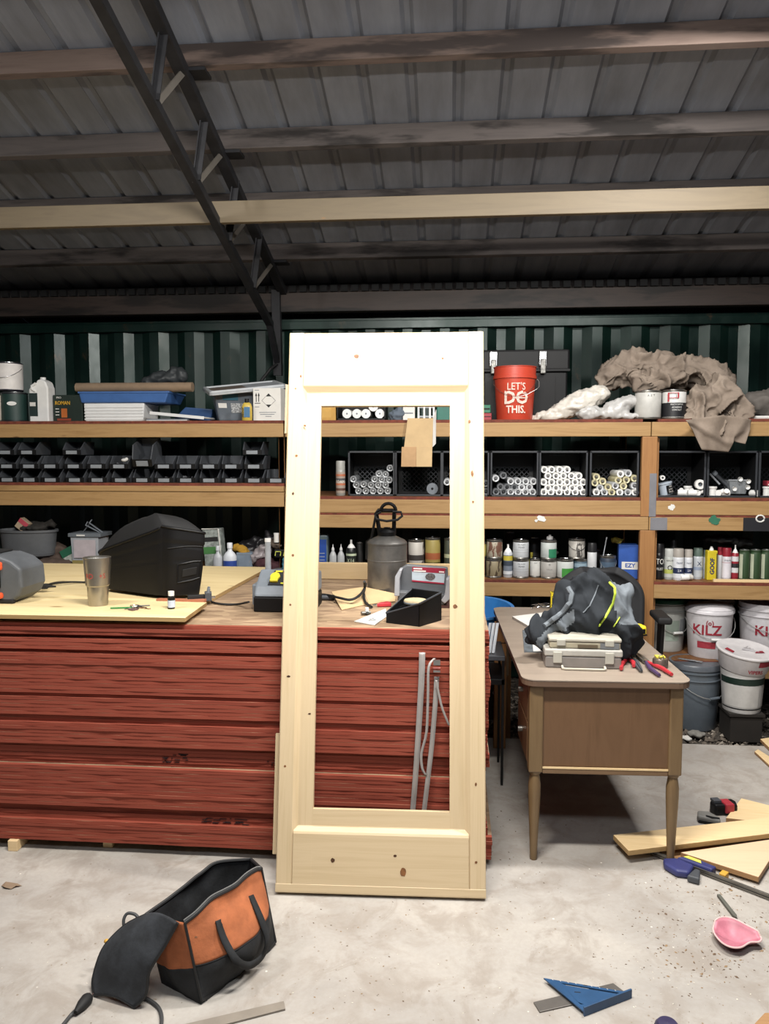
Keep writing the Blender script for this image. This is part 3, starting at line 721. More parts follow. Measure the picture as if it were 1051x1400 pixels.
for i in range(3): G().box((-.06, -.0012, .045+.02*i), (-.035, -.0002, .05+.02*i)).obj('print_line', OFFW, t)
text('lettering', 'PRO', .018, OFFW, t, (-.035, -.0012, h_*.90))
# ribbed white basket
xc, w_, h_ = span(114, 197, 551, 5.0, z)
t = thing('basket', 'white ribbed plastic basket under the blue lid on the top shelf', 'basket', (xc, 5.0, z))
g = G().prism([(-w_/2+.01, 0, 0), (w_/2-.01, 0, 0), (w_/2, 0, h_), (-w_/2, 0, h_)], (0, .26, 0)); g.obj('body', WHT, t, bevel=.008)
for i in range(5): G().box((-w_/2+.006, -.004, .012+i*.02), (w_/2-.006, 0, .024+i*.02)).obj('rib', WHT, t, bevel=.002)
xc, w_, h2 = span(109, 236, 535, 5.0, z+h_)
t = thing('loose_cover', 'blue plastic lid lying upside down on the white basket', 'lid', (xc, 4.99, z+h_+.0005))
w2 = w_/2
G().hexa([(-w2+.012,0,0),(w2-.05,0,0),(w2-.05,.3,0),(-w2+.012,.3,0),(-w2,-.01,.07),(w2-.02,-.01,.07),(w2-.02,.31,.07),(-w2,.31,.07)]).obj('body', M('lid_blue', '41669f', .4), t, bevel=.008)
G().box((-w2-.004, -.014, .062), (w2-.016, .314, .074)).obj('rim', M('lid_blue', '41669f', .4), t, bevel=.003)
# cardboard tube
a = aty(103, 530, 5.03); b = aty(262, 531, 5.0)
g = G().cyl((0, 0, 0), (b.x-a.x, -.03, -.004), .031, n=20); g.cyl((-.001, 0, 0), (.0, 0, 0), .027, n=20, m=1)
o = g.obj('cardboard_tube', [M('tube_card', '85715c', .8), M('tube_dark', '3a2f26', .9)], loc=(a.x, 5.05, z+h_+.075+.032), smooth=40); tag(o, 'long brown cardboard tube lying on the blue lid', 'tube')
# crumpled grey plastic behind
lump('plastic_sheet', [((0,0,0), (.16,.05,.05), (0, -.2, 0)), ((.1,0,.02), (.08,.05,.06))], .012, M('dull_sheet', '34383a', .5), lambda c, n: c+n*.02*ridged(c, 14)-n*.02, loc=aty(222, 518, 5.3)).name = 'plastic_sheet'
tag(bpy.data.objects['plastic_sheet'], 'dark crumpled plastic sheet behind the cardboard tube', 'plastic sheet')
# flat lids under the tote
o = thing('loose_cover', 'white plastic lid sloping in front of the blue tray by the tote', 'lid', (aty(240, 572, 4.95).x, 4.93, z+.006), rot=(0, math.radians(5.5), math.radians(-3)))
G().box((-.17, 0, 0), (.20, .2, .012)).obj('body', WHT, o, bevel=.004); G().box((-.17, -.004, -.006), (.20, .0, .014)).obj('rim', WHT, o, bevel=.003)
o.location.z = z+.035
o = thing('tray', 'blue plastic tray tipped behind the white lid, left of the grey tote', 'tray', (aty(246, 560, 5.0).x, 5.17, z+.005))
G().hexa([(-.13,0,0),(.15,0,0),(.15,.2,0),(-.13,.2,0),(-.02,-.01,.10),(.17,-.01,.085),(.17,.21,.085),(-.02,.21,.1)]).obj('body', M('lid_blue2', '2f4f7d', .4), o, bevel=.006)
o = thing('board_scrap', 'grey flat board scrap under the white lid on the top shelf', 'board', (aty(225, 573, 4.93).x, 4.9, z+.0005)); G().box((-.11, 0, 0), (.16, .22, .014)).obj('body', GRY, o, bevel=.002); G().box((-.11, -.001, .002), (.16, .0, .006)).obj('edge', OFFW, o)
# grey tote, corner on
p = aty(306, 573, 4.95)
t = thing('tote', 'translucent grey storage tote with a tilted grey lid on the top shelf', 'tote', (p.x, 4.93, z), rz=0)
def rect(cx, cy, w2, d2, ang, z_): 
    R = Matrix.Rotation(ang, 3, 'Z'); return [Vector((cx, cy, z_))+R @ Vector(v) for v in ((-w2,-d2,0),(w2,-d2,0),(w2,d2,0),(-w2,d2,0))]
A_ = math.radians(20)
TG = M('tote_grey', '5d646c', .3)
hh = .19
b0 = rect(.065, .20, .15, .10, A_, 0); b1 = rect(.065, .20, .185, .13, A_, hh)
G().hexa(b0+b1).obj('body', TG, t, bevel=.012)
r0 = rect(.065, .20, .2, .145, A_, hh-.006); r1 = rect(.065, .20, .2, .145, A_, hh+.006)
G().hexa(r0+r1).obj('rim', LGR, t, bevel=.004)
# labels on the front face
d = (b1[1]-b1[0]).normalized()
def on_face(u0, u1, v0, v1, m, nm):
    f0 = lambda u, v: (b0[0]*(1-u)+b0[1]*u)*(1-v)+(b1[0]*(1-u)+b1[1]*u)*v+Vector((math.sin(A_), -math.cos(A_), 0))*.004
    return G().add([f0(u0,v0), f0(u1,v0), f0(u1,v1), f0(u0,v1)], [(0,1,2,3)]).obj(nm, m, t, thick=.001)
on_face(.14, .42, .72, .93, M('tote_teal', '24586b', .4), 'label'); on_face(.04, .2, .46, .62, OFFW, 'label'); on_face(.28, .55, .3, .62, M('label_mixed', 'a7a9aa', .5, var=.7, scale=90), 'label')
o = thing('loose_cover', 'grey white tote lid tilted up over the tote at the right', 'lid', (p.x+.09, 5.12, z+hh+.03), rot=(math.radians(9), math.radians(-7), A_+.05))
lw, ld = .25, .19
g = G().box((-lw, -ld, 0), (lw, ld, .016)); g.obj('panel', LGR, o, bevel=.006)
for a_, b_ in (((-lw, -ld, -.006), (lw, -ld+.025, .024)), ((-lw, ld-.025, -.006), (lw, ld, .024)), ((-lw, -ld, -.006), (-lw+.025, ld, .024)), ((lw-.025, -ld, -.006), (lw, ld, .024))): G().box(a_, b_).obj('rim', M('lid_pale', 'b4b8bb', .35), o, bevel=.006)
G().box((-lw+.03, -ld+.03, .0165), (.0, ld-.1, .019)).obj('brown_film', M('brown_film', '6d6057', .4), o)
# yellow polish bottle
xc, w_, h_ = span(329, 344, 545, 4.87, z)
t = thing('bottle', 'small yellow bottle with a black cap and blue label before the tote', 'bottle', (xc, 4.885, z))
G().lathe([(.03, 0), (.034, .005), (.034, h_*.62), (.026, h_*.78), (.014, h_*.84)], 18, sy=.6).obj('body', M('bottle_yellow', 'c3a94a', .4), t, smooth=40)
G().cyl((0,0,h_*.82), (0,0,h_), .014).obj('cap', BLK, t, smooth=40); G().box((-.014, -.022, h_*.15), (.024, -.0206, h_*.62)).obj('label', M('label_blue_s', '4a7396', .4), t)
text('lettering', 'PROOF', .019, M('ink_black', '161618', .6), t, (-.022, -.0222, h_*.38), rot=(PI/2, -PI/2, 0))
# hazard box
xc, w_, h_ = span(347, 385, 531, 4.95, z)
t = thing('box', 'white carton with up arrows and a black tipped diamond hazard mark', 'box', (xc, 4.92, z), math.radians(-3))
g = G().box((-w_/2, 0, 0), (w_/2, .17, h_)); bo = g.obj('body', OFFW, t, bevel=.002)
IK = M('ink_black', '161618', .6); s = .045; cx, cz = .012, h_*.62
def flatp(pts, m, nm, par): return G().prism([(x, -.0009, z_) for x, z_ in pts], (0, .0007, 0)).obj(nm, m, par)
flatp([(cx-s*.42, cz+s*.58), (cx+s*.42, cz+s*.58), (cx, cz+s)], IK, 'mark', bo); flatp([(cx-s*.42, cz-s*.58), (cx, cz-s), (cx+s*.42, cz-s*.58)], IK, 'mark', bo)
g = G()
for a_, b_ in (((cx-s*.42, cz+s*.58), (cx-s, cz)), ((cx-s, cz), (cx-s*.42, cz-s*.58)), ((cx+s*.42, cz+s*.58), (cx+s, cz)), ((cx+s, cz), (cx+s*.42, cz-s*.58))):
    g = G(); g.bar((a_[0], -.0008, a_[1]), (b_[0], -.0008, b_[1]), .0006, .0016); g.obj('mark', IK, bo)
for x in (-.07, -.053): flatp([(x-.0025, h_*.58), (x+.0025, h_*.58), (x+.0025, h_*.76), (x+.007, h_*.76), (x, h_*.86), (x-.007, h_*.76), (x-.0025, h_*.76)], IK, 'arrow', bo)
flatp([(-.08, h_*.53), (-.043, h_*.53), (-.043, h_*.55), (-.08, h_*.55)], IK, 'mark', bo)
for i, (x0, x1, zz) in enumerate([(-.05, .06, .25), (-.045, .05, .19), (-.01, .03, .13), (-.08, -.05, .93), (-.08, -.05, .42)]): flatp([(x0, h_*zz), (x1, h_*zz), (x1, h_*zz+.0035), (x0, h_*zz+.0035)], GRY, 'print_line', bo)
t = thing('box', 'second pale carton standing just behind the hazard marked carton', 'box', (aty(388, 560, 5.1).x, 5.11, z)); G().box((-.07, 0, 0), (.03, .15, .19)).obj('body', OFFW, t, bevel=.002)
# ---- seen through the door, top shelf
xc, w_, h_ = span(437, 461, 545, 5.0, z)
o = thing('box', 'yellow orange box on the top shelf seen at the left of the door opening', 'box', (xc, 4.93, z)); G().box((-w_/2, 0, 0), (w_/2, .15, h_)).obj('body', M('box_orange', 'b58a3e', .6), o, bevel=.002); G().box((-w_/2+.01, -.001, .02), (w_/2-.03, 0, h_-.02)).obj('label', M('label_orange2', 'c59a4c', .6), o)
xc, w_, h_ = span(463, 528, 545, 5.0, z)
o = thing('tray', 'black open box of white rollers on the top shelf behind the door opening', 'tray', (xc, 4.92, z))
G().box((-w_/2, 0, 0), (w_/2, .22, .006)).obj('base', BLK, o)
for a_, b_ in (((-w_/2, 0, .006), (-w_/2+.006, .22, h_)), ((w_/2-.006, 0, .006), (w_/2, .22, h_)), ((-w_/2, .214, .006), (w_/2, .22, h_)), ((-w_/2, 0, .006), (w_/2, .006, .014))): G().box(a_, b_).obj('side', BLK, o)
rl = None
for i, (px, py, lb) in enumerate([(474, 565.5, 'leftmost'), (487.5, 565.5, 'second from left'), (500, 565.5, 'third from left'), (519, 565.5, 'rightmost'), (510, 556, 'upper')]):
    q = aty(px, py, 4.93); zz = max(q.z, z+.0065+.030)
    if rl is None:
        rl = thing('paint_roller', 'white round roller end, leftmost in the black box behind the door opening', 'roller', (q.x, 4.935, zz), group='white rollers on the top shelf')
        G().cyl((0,0,0), (0,.18,0), .0295, n=20).obj('sleeve', WHT, rl, smooth=40); G().cyl((0,-.001,0), (0,.0,0), .006, n=10).obj('core', GRY, rl)
    else: dup(rl, (q.x, 4.935, zz), label='white round roller end, %s in the black box behind the door opening' % lb)
lump('cloth_bundle', [((0,0,.03), (.05,.04,.035)), ((.02,0,.05), (.03,.03,.03))], .008, M('bluegrey_cloth', '5a6470', .9), lambda c, n: c+n*.012*ridged(c, 30)-n*.008, loc=on(543, 0, 4.95, z))
tag(bpy.data.objects['cloth_bundle'], 'small blue grey rag bundle beside the box of rollers', 'rag')
xc, w_, h_ = span(551, 567, 545, 4.95, z)
o = thing('box', 'white carton left of the hanging cardboard flap on the top shelf', 'box', (xc, 4.93, z)); G().box((-w_/2, 0, 0), (w_/2, .15, h_)).obj('body', OFFW, o, bevel=.002); G().box((-w_/2+.006, -.001, h_*.3), (w_/2-.01, 0, h_*.36)).obj('print_line', GRY, o)
xc, w_, h_ = span(571, 594, 541, 4.97, z)
o = thing('slotted_rack', 'white metal slotted frame standing on the top shelf behind the cardboard flap', 'frame', (xc, 4.95, z))
for x in (-w_/2, -w_*.16, w_*.18, w_/2-.01): G().box((x, 0, 0), (x+.011, .1, h_)).obj('upright', WHT, o)
for zz in (.02, h_*.5, h_-.012): G().box((-w_/2, .002, zz), (w_/2, .01, zz+.01)).obj('crossbar', LGR, o)
xc, w_, h_ = span(597, 622, 545, 5.0, z)
o = thing('box', 'teal green plastic case on the top shelf at the right of the door opening', 'case', (xc, 4.97, z)); G().box((-w_/2, 0, 0), (w_/2, .18, h_)).obj('body', M('teal_case', '176153', .45), o, bevel=.006); G().box((-w_/2+.01, -.003, h_-.04), (w_/2-.01, 0, h_-.02)).obj('latch', M('teal_case', '176153', .45), o)
# hanging cardboard
q0, q1 = aty(557, 573, 4.83), aty(592, 573, 4.83)
zt, zb, zm = ZT+.003, aty(570, 638, 4.82).z, aty(570, 611, 4.82).z
o = thing('cardboard_carton', 'brown cardboard carton flap hanging over the edge of the top shelf in the door opening', 'cardboard', (q0.x, 4.84, zt))
wd = q1.x-q0.x
G().add([(.0,.10,.004),(wd,.10,.004),(wd,-.012,.004),(0,-.012,.004)], [(0,1,2,3)]).obj('panel', WD['kraft'], o, thick=.004)
G().add([(0,-.012,.004),(wd,-.012,.004),(wd-.004,-.02,zm-zt),(-.02,-.02,zm-zt)], [(0,1,2,3)]).obj('panel', WD['kraft'], o, thick=.004)
G().add([(-.035,-.022,zm-zt),(.055,-.022,zm-zt),(.055,-.03,zb-zt),(-.038,-.03,zb-zt)], [(0,1,2,3)]).obj('flap', M('kraft_light', 'b08e68', .85), o, thick=.004)
G().add([(.056,-.022,zm-zt),(wd-.004,-.022,zm-zt),(wd-.006,-.036,zb-zt),(.056,-.034,zb-zt)], [(0,1,2,3)]).obj('flap', WD['kraft'], o, thick=.004)
G().add([(wd+.001,-.012,.01),(wd+.018,.02,.06),(wd+.016,.0,zm-zt+.02),(wd-.002,-.018,zm-zt)], [(0,1,2,3)]).obj('side_strip', OFFW, o, thick=.003)
# ---- right of the door, top shelf
xc, w_, h_ = span(655, 669, 556, 4.9, z)
o = thing('box', 'small green case beside the orange bucket on the top shelf', 'case', (xc+.01, 4.93, z+.045)); G().box((-.04, 0, 0), (.03, .12, .05)).obj('body', M('green_case', '1f6b50', .45), o, bevel=.004)
G().box((-.035, -.002, .02), (.025, 0, .03)).obj('seam', BLK, o)
o = thing('box', 'small red case under the green one beside the orange bucket', 'case', (xc+.012, 4.93, z)); G().box((-.04, 0, 0), (.035, .12, .044)).obj('body', M('red_case', '8e2530', .45), o, bevel=.004); G().box((-.035, -.002, .02), (.03, 0, .024)).obj('seam', BLK, o)
xc, w_, h_ = span(658, 779, 478, 5.17, z)
t = thing('toolbox', 'large black plastic toolbox with two silver latches behind the orange bucket', 'toolbox', (xc, 5.17, z))
G().box((-w_/2+.012, 0, 0), (w_/2-.012, .3, h_*.70)).obj('body', BLK, t, bevel=.012)
ld_ = G().box((-w_/2, -.01, h_*.705), (w_/2, .31, h_)).obj('lid', BLK, t, bevel=.014)
G().box((-w_/2-.004, -.016, h_*.69), (w_/2+.004, -.006, h_*.73)).obj('lid_rim', BLK, ld_, bevel=.004)
for i in range(4): G().box((-w_/2+.06+i*.14, -.004, h_*.1), (-w_/2+.07+i*.14, .002, h_*.62)).obj('rib', BLK, t)
for px in (674.5, 742):
    q = aty(px, 492, 5.16); l_ = G().box((q.x-xc-.028, -.03, h_*.76), (q.x-xc+.028, -.011, h_*.98)).obj('latch', CHR, t, bevel=.008)
    G().box((q.x-xc-.018, -.037, h_*.66), (q.x-xc+.018, -.018, h_*.86)).obj('clasp', M('latch_worn', '8d8c88', .45, .7, var=.5, scale=60), l_, bevel=.006)
# orange red bucket
q = aty(704, 577, 4.93); r = (aty(733, 510, 4.93).x-aty(675, 510, 4.93).x)/2
h_ = span(675, 733, 501, 4.93, z)[2]
OR = M('bucket_orange', 'b8402c', .42, var=.05)
t = thing('bucket', 'orange red plastic bucket reading LETS DO THIS on the top shelf', 'bucket', (q.x, 4.99, z))
g = G().lathe([(r*.83, 0), (r*.85, .005), (r*.975, h_*.77), (r*1.04, h_*.775), (r*1.04, h_*.83), (r*1.0, h_*.835), (r*1.0, h_*.985), (r*1.03, h_*.987), (r*1.03, h_), (r*.96, h_), (r*.8, .01), (.001, .01)], 48, close=False); g.f.append(list(range(48))[::-1]); g.mi.append(0)
g.obj('body', OR, t, smooth=40)
hd = G().tube([(-r*1.03, -.0, h_*.76)]+[(-r*1.06*math.cos(a*PI/12)-.0, -r*1.06*math.sin(a*PI/12), h_*.76-h_*.33*math.sin(a*PI/12)+(.02 if a > 6 else 0)*(a-6)/3) for a in range(1, 12)]+[(r*1.04, 0, h_*.78)], .0016, 6).obj('handle', M('handle_wire_dark', '8b6a60', .4, .7), t, smooth=40)
G().tube([(r*1.04, -.03, h_*.77), (r*1.12, -.04, h_*.72), (r*1.1, -.07, h_*.62), (r*.95, -.13, h_*.56), (r*.5, -.155, h_*.46), (.01, -.16, h_*.41)], .0018, 6).obj('wire_end', M('handle_wire', 'b6b6b4', .35, .6), hd, smooth=40)
hd.hide_render = False
CR = M('letter_cream', 'e0c9bd', .6)
for s, sz, zz, sx, bo in (("LET'S", .062, .61, .86, .0005), ('DO', .108, .40, .93, .0035), ('THIS.', .064, .185, .86, .0015)):
    text('lettering', s, sz, CR, t, (0, 0, h_*zz), wrap=r*.975*(.86+.14*zz)+.006, sx=sx, bold=bo)
f = lambda a, zz: ((r*.955)*math.sin(a), -(r*.955)*math.cos(a), zz)
G().grid(lambda u, v: f(-.12+.62*u, h_*.392+h_*.022*v), 10, 1).obj('stripe', CR, t, smooth=40)
# plastic bags
def bag(lb, balls, px, py, Y, zz, seed=0, col='b9b5ad', nm='plastic_bag'):
    o = lump(nm, balls, .011, M('bag_film_'+col, col, .28, var=.12, scale=30), lambda c, n: c+n*(.018*(ridged(c+Vector((seed,0,0)), 13)-1)+.006*noise.noise(c*45)), loc=on(px, py, Y, zz), smooth_it=6)
    return tag(o, lb, 'bag')
bag('long clear plastic bag of white material leaning up to the right beside the bucket', [((-.05,0,.05), (.13,.07,.05), (0,-.5,0)), ((.06,0,.10), (.16,.08,.07), (0,-.42,0)), ((.17,0,.15), (.08,.07,.055), (0,-.2,0)), ((-.17,0,.02), (.07,.05,.025), (0,-.3,0))], 777, 575, 4.99, z+.005, 1, 'c8c3ba')
bag('shorter crumpled plastic bag lying under the drop cloth beside the paint cans', [((-.09,0,.04), (.10,.07,.045)), ((.05,0,.07), (.14,.07,.05), (0,-.45,0)), ((.1,0,.02), (.13,.07,.025))], 830, 575, 4.95, z, 5, 'b5b4b2')
# drop cloth
def cl_disp(c, n):
    w1 = c+Vector((noise.noise(c*4), noise.noise(c*4+Vector((9,0,0))), noise.noise(c*4+Vector((0,9,0)))))*.07
    r1 = 1-abs(noise.noise(w1*6.5))*2.2; r2 = 1-abs(noise.noise(w1*15+Vector((3,1,7))))*2.0
    return c+n*(.052*max(r1, 0)**2.4+.022*max(r2, 0)**2.2-.03+.004*noise.noise(c*40))
q = aty(915, 573, 5.1); X0 = q.x
def bl(px, py, dy, rx, ry, rz_, rot=(0,0,0)): p_ = aty(px, py, 5.1+dy); return (Vector((p_.x-X0, dy, p_.z-z)), (rx, ry, rz_), rot)
balls = [bl(860, 505, .12, .19, .16, .10, (0,-.35,0)), bl(905, 505, .10, .2, .17, .10), bl(945, 510, .10, .2, .16, .09, (0,.25,0)), bl(975, 520, .05, .16, .15, .09, (0,.4,0)),
  bl(836, 517, .05, .09, .12, .05, (0,-.7,0)), bl(905, 520, -.05, .14, .12, .06), bl(880, 522, -.08, .10, .10, .05, (0,.4,0)), bl(960, 553, -.12, .14, .11, .10, (0,-.2,0)), bl(985, 545, -.15, .13, .10, .13), bl(1003, 560, -.14, .09, .09, .12), bl(958, 573, -.2, .12, .06, .07, (0,.5,0)), bl(980, 590, -.26, .09, .035, .09, (0,.45,0)), bl(1000, 585, -.25, .055, .035, .10), bl(1014, 590, -.265, .028, .016, .05)]
o = lump('drop_cloth', balls, .0085, CANV, cl_disp, loc=(X0, 5.1, z), smooth_it=5)
for v in o.data.vertices:
    if v.co.z < .002 and v.co.y > -.262: v.co.z = .002
    if v.co.z < 0 and v.co.y > -.262: v.co.y = -.262
tag(o, 'crumpled beige canvas drop cloth heaped on and hanging over the top shelf', 'cloth')
hp_ = [[aty(*p_, 4.80)-Vector((X0, 5.1, z)) for p_ in row_] for row_ in (((934, 575), (958, 571), (985, 568), (1008, 570), (1026, 574)), ((946, 588), (963, 594), (988, 596), (1006, 592), (1025, 588)), ((960, 615), (978, 616.5), (996, 618), (1001, 603), (1018, 607)))]
def hang(u, v):
    def row_(r_): k = u*4; i = min(int(k), 3); return r_[i].lerp(r_[i+1], k-i)
    a_ = row_(hp_[0]).lerp(row_(hp_[1]), v*2) if v < .5 else row_(hp_[1]).lerp(row_(hp_[2]), v*2-1)
    a_ = a_.copy(); a_.y += -.012*math.cos(u*15+v*3)-.018*max(0, 1-abs((u-.35)-(v-.5)*.8)*6)-.02*(1-v); return a_
G().grid(hang, 44, 20).obj('hanging_fold', CANV, o, smooth=80, thick=.003)
t = can('blank white quart can standing under the left side of the drop cloth', 868, 904, 535, 4.93, z, 'b4b3ae', words=[('A  S  T', .10, .82, '4a4a4a', .9)])
t = can('black and white can with a red framed badge, right of the blank can', 905, 938, 534, 4.93, z, 'c9c9c6', band=[(.08, .56, '17181c')], words=[('MULTI PURPOSE', .075, .50, 'd4d4d0', .8), ('ADHESIVE', .085, .40, 'd4d4d0', .9), ('CONTACT', .075, .31, 'd4d4d0', .9), ('14', .15, .78, '17181c', .9)])
r = .08
for a0, a1, zz0, zz1 in ((-.75, .1, .125, .129), (-.75, .1, .155, .159), (-.75, -.62, .105, .159), (.0, .1, .125, .159)):
    G().grid(lambda u, v: (.0775*1.012*math.sin(a0+(a1-a0)*u), -.0775*1.012*math.cos(a0+(a1-a0)*u), zz0+(zz1-zz0)*v), 8, 1).obj('badge', M('badge_red', 'a52a35', .5), t, smooth=40)
o = lump('grey_bag', [((0,0,.08), (.16,.12,.08)), ((.1,0,.10), (.12,.12,.08))], .014, M('grey_bag', '5f5a55', .8), lambda c, n: c+n*.02*(ridged(c, 9)-1), loc=on(1040, 575, 5.08, z+.018)); tag(o, 'grey cloth sack at the right end of the top shelf', 'sack')
o = thing('tray', 'flat white tray under the grey sack at the right end of the top shelf', 'tray', on(1040, 575, 4.95, z)); G().box((-.08, -.02, 0), (.25, .25, .018)).obj('base', WHT, o, bevel=.004); G().box((-.08, -.024, .01), (.25, -.016, .02)).obj('rim', WHT, o)
# ================================================================ MIDDLE SHELF: bins, crates
def make_bin():
    t = thing('parts_bin', 'bin', 'bin', (0,0,0)); w2, dd, hh = .066, .19, .085
    o = G(); th_ = .004
    o.box((-w2*.86, 0, 0), (w2*.86, dd, th_)).obj('base', DGR, t)
    for sx in (-1, 1):
        poly = [(sx*w2*.88, .0, 0), (sx*w2*.92, -.0, hh*.42), (sx*w2, .055, hh), (sx*w2, dd, hh), (sx*w2*.88, dd, 0)]
        G().prism(poly, (-sx*.006, 0, 0)).obj('side', DGR, t)
    G().box((-w2*.88, dd-.004, 0), (w2*.88, dd, hh)).obj('back', DGR, t)
    G().box((-w2*.92, -.002, 0), (w2*.92, .003, hh*.38)).obj('front_lip', BLK, t)
    l_ = G().box((-w2*.55, -.008, .004), (w2*.55, -.002, hh*.32)).obj('label_holder', M('bin_holder', '83888e', .5), t, bevel=.001)
    return t
bin0 = make_bin(); used = False
pitch = 29.6
rows = []
for k, x in enumerate([-8, 25, 54, 83, 117, 147, 178, 223.5, 254.5, 285, 316, 347, 376]): rows.append((0, [10, 40, 69, 102, 133, 165, 194, 224, 254, 285.5, 316, 347, 377][k], k))
cells = [(0, x) for x in (-19, 10, 40, 69, 102, 133, 165, 194, 224, 254, 285.5, 316, 347, 377)] + [(1, x) for x in (-19, 10, 40, 69, 101, 132, 163, 224, 254, 285.5, 316, 347)] + [(2, x) for x in (8, 38, 99, 345)]
names_row = ['bottom row', 'upper full row', 'short top row']
MT = [M('bin_contents', '55565a', .4, .6, var=.7, scale=120), M('bin_contents2', '3b3c40', .5, .4, var=.7, scale=120)]
place = ['at its far left', 'second', 'third', 'fourth', 'fifth', 'sixth', 'seventh', 'eighth', 'ninth', 'tenth', 'eleventh', 'twelfth', 'thirteenth', 'fourteenth']
cnt = {0: 0, 1: 0, 2: 0}
for rI, px in cells:
    Yb = 4.872+(.004 if (int(px) % 3) else 0); q = aty(px, 650, Yb); zz = ZML+.001+rI*.089+(0 if rI < 2 else .002)
    n_ = cnt[rI]; cnt[rI] += 1
    lb = 'black stacking parts bin, %s from the left in the %s' % (place[n_], names_row[rI]) if n_ else 'black stacking parts bin at the left end of the %s' % names_row[rI]
    if rI == 2: lb = ['topmost black parts bin at the left edge', 'second of the two neighbouring black bins in the short top row', 'lone black bin in the short top row above the gap', 'lone black bin on top at the right, beside the pine door'][n_]
    if not used: o = bin0; o.location = (q.x, Yb, zz); o['label'] = lb; o['group'] = 'black parts bins on the shelf'; used = True
    else: o = dup(bin0, (q.x, Yb, zz), label=lb)
    if (int(px)*7+rI) % 3 != 0:
        rr = random.Random(px+rI); g = G()
        for _ in range(14): g.cbox((q.x+rr.uniform(-.045, .045), Yb+rr.uniform(.02, .16), zz+.01+rr.uniform(0, .02)), (rr.uniform(.005, .03), rr.uniform(.005, .03), rr.uniform(.004, .01)), rr.choice((0, 1)), (rr.uniform(0, 3), rr.uniform(0, .5), 0))
        tag(g.obj('hardware', MT), 'loose small metal hardware inside a black parts bin', 'hardware', 'hardware in the bins', 'stuff')
q = aty(192, 640, 4.8)
o = dup(bin0, (q.x, 4.80, ZML+.045), rot=(math.radians(20), 0, 0), label='tilted black bin pushed forward out of the rows, taller than its neighbours'); o.scale = (1.05, 1.0, 1.5); o.location.y = 4.84; o.location.z = ZML+.105
o = lump('white_fitting', [((0,0,0), (.022,.015,.012)), ((.015,0,.006), (.012,.012,.012))], .004, WHT, loc=aty(170, 629, 4.90), smooth_it=2); tag(o, 'small white fitting lying in a bin left of the tilted bin', 'fitting')
# ---------------------------------------------------------------- milk crates lying on their sides, mouth to the front
CW, CHh, CD = .298, .285, .29
CRM = M('crate_black', '0f1012', .5); CRE = M('crate_edge', '2b2e33', .5)
def make_crate():
    t = thing('milk_crate', 'crate', 'crate')
    a = CW/2; H0 = CHh
    for p, s_ in (((-a, 0, 0), (-a+.012, .012, H0)), ((a-.012, 0, 0), (a, .012, H0)), ((-a, 0, H0-.012), (a, .012, H0)), ((-a, 0, 0), (a, .012, .012))): G().box(p, s_).obj('rim', CRE, t, bevel=.002)
    for z0 in (0, H0-.005): G().box((-a, .012, z0), (a, CD, z0+.005)).obj('side', CRM, t)
    for x0 in (-a, a-.005): G().box((x0, .012, 0), (x0+.005, CD, H0)).obj('side', CRM, t)
    g = G()
    g.box((-a, CD-.006, H0*.62), (a, CD, H0)); g.box((-a, CD-.006, 0), (a, CD, .02)); g.box((-a, CD-.006, 0), (-a+.03, CD, H0)); g.box((a-.03, CD-.006, 0), (a, CD, H0))
    bk_ = g.obj('back', CRM, t)
    g = G(); x = -a-.1
    while x < a:
        for s_ in (1, -1):
            x0, z0, x1, z1 = (x, .02, x+.16, .18) if s_ > 0 else (x+.16, .02, x, .18)
            if x0 > x1: x0, z0, x1, z1 = x1, z1, x0, z0
            if x0 < -a+.02: k = (-a+.02-x0)/(x1-x0); z0 += (z1-z0)*k; x0 = -a+.02
            if x1 > a-.02: k = (a-.02-x0)/(x1-x0); z1 = z0+(z1-z0)*k; x1 = a-.02
            if x1-x0 > .01: g.bar((x0, CD-.003, z0), (x1, CD-.003, z1), .005, .004, up=(0,1,0))
        x += .032
    lt = g.obj('lattice', CRE, t); lt['kind'] = 'stuff'
    G().box((-.05, CD-.012, H0-.03), (.05, CD-.006, H0-.022)).obj('hand_slot', CRE, t)
    return t
cr0 = make_crate(); usedc = False
CY0 = 4.9; crates = []
for i, (px, lb) in enumerate([(507.5, 'black milk crate on its side with silvery tubes, leftmost in the door opening'), (572, 'nearly empty black milk crate behind the hanging cardboard flap'), (636, 'black milk crate half hidden behind the right stile of the door'), (703, 'black milk crate right of the door with a few grey tubes'), (770, 'black milk crate packed with bright white tubes'), (839.5, 'black milk crate with yellowish tubes beside the shelf post'), (931, 'black milk crate right of the post holding a jar and white fittings'), (1001, 'black milk crate with a clear tilted bin and white pieces'), (1072, 'black milk crate cut off at the right end of the middle shelf')]):
    q = aty(px, 650, CY0)
    if not usedc: o = cr0; o.location = (q.x, CY0, ZM); o['label'] = lb; o['group'] = 'milk crates on the middle shelf'; usedc = True
    else: o = dup(cr0, (q.x, CY0, ZM), label=lb)
    crates.append(o)
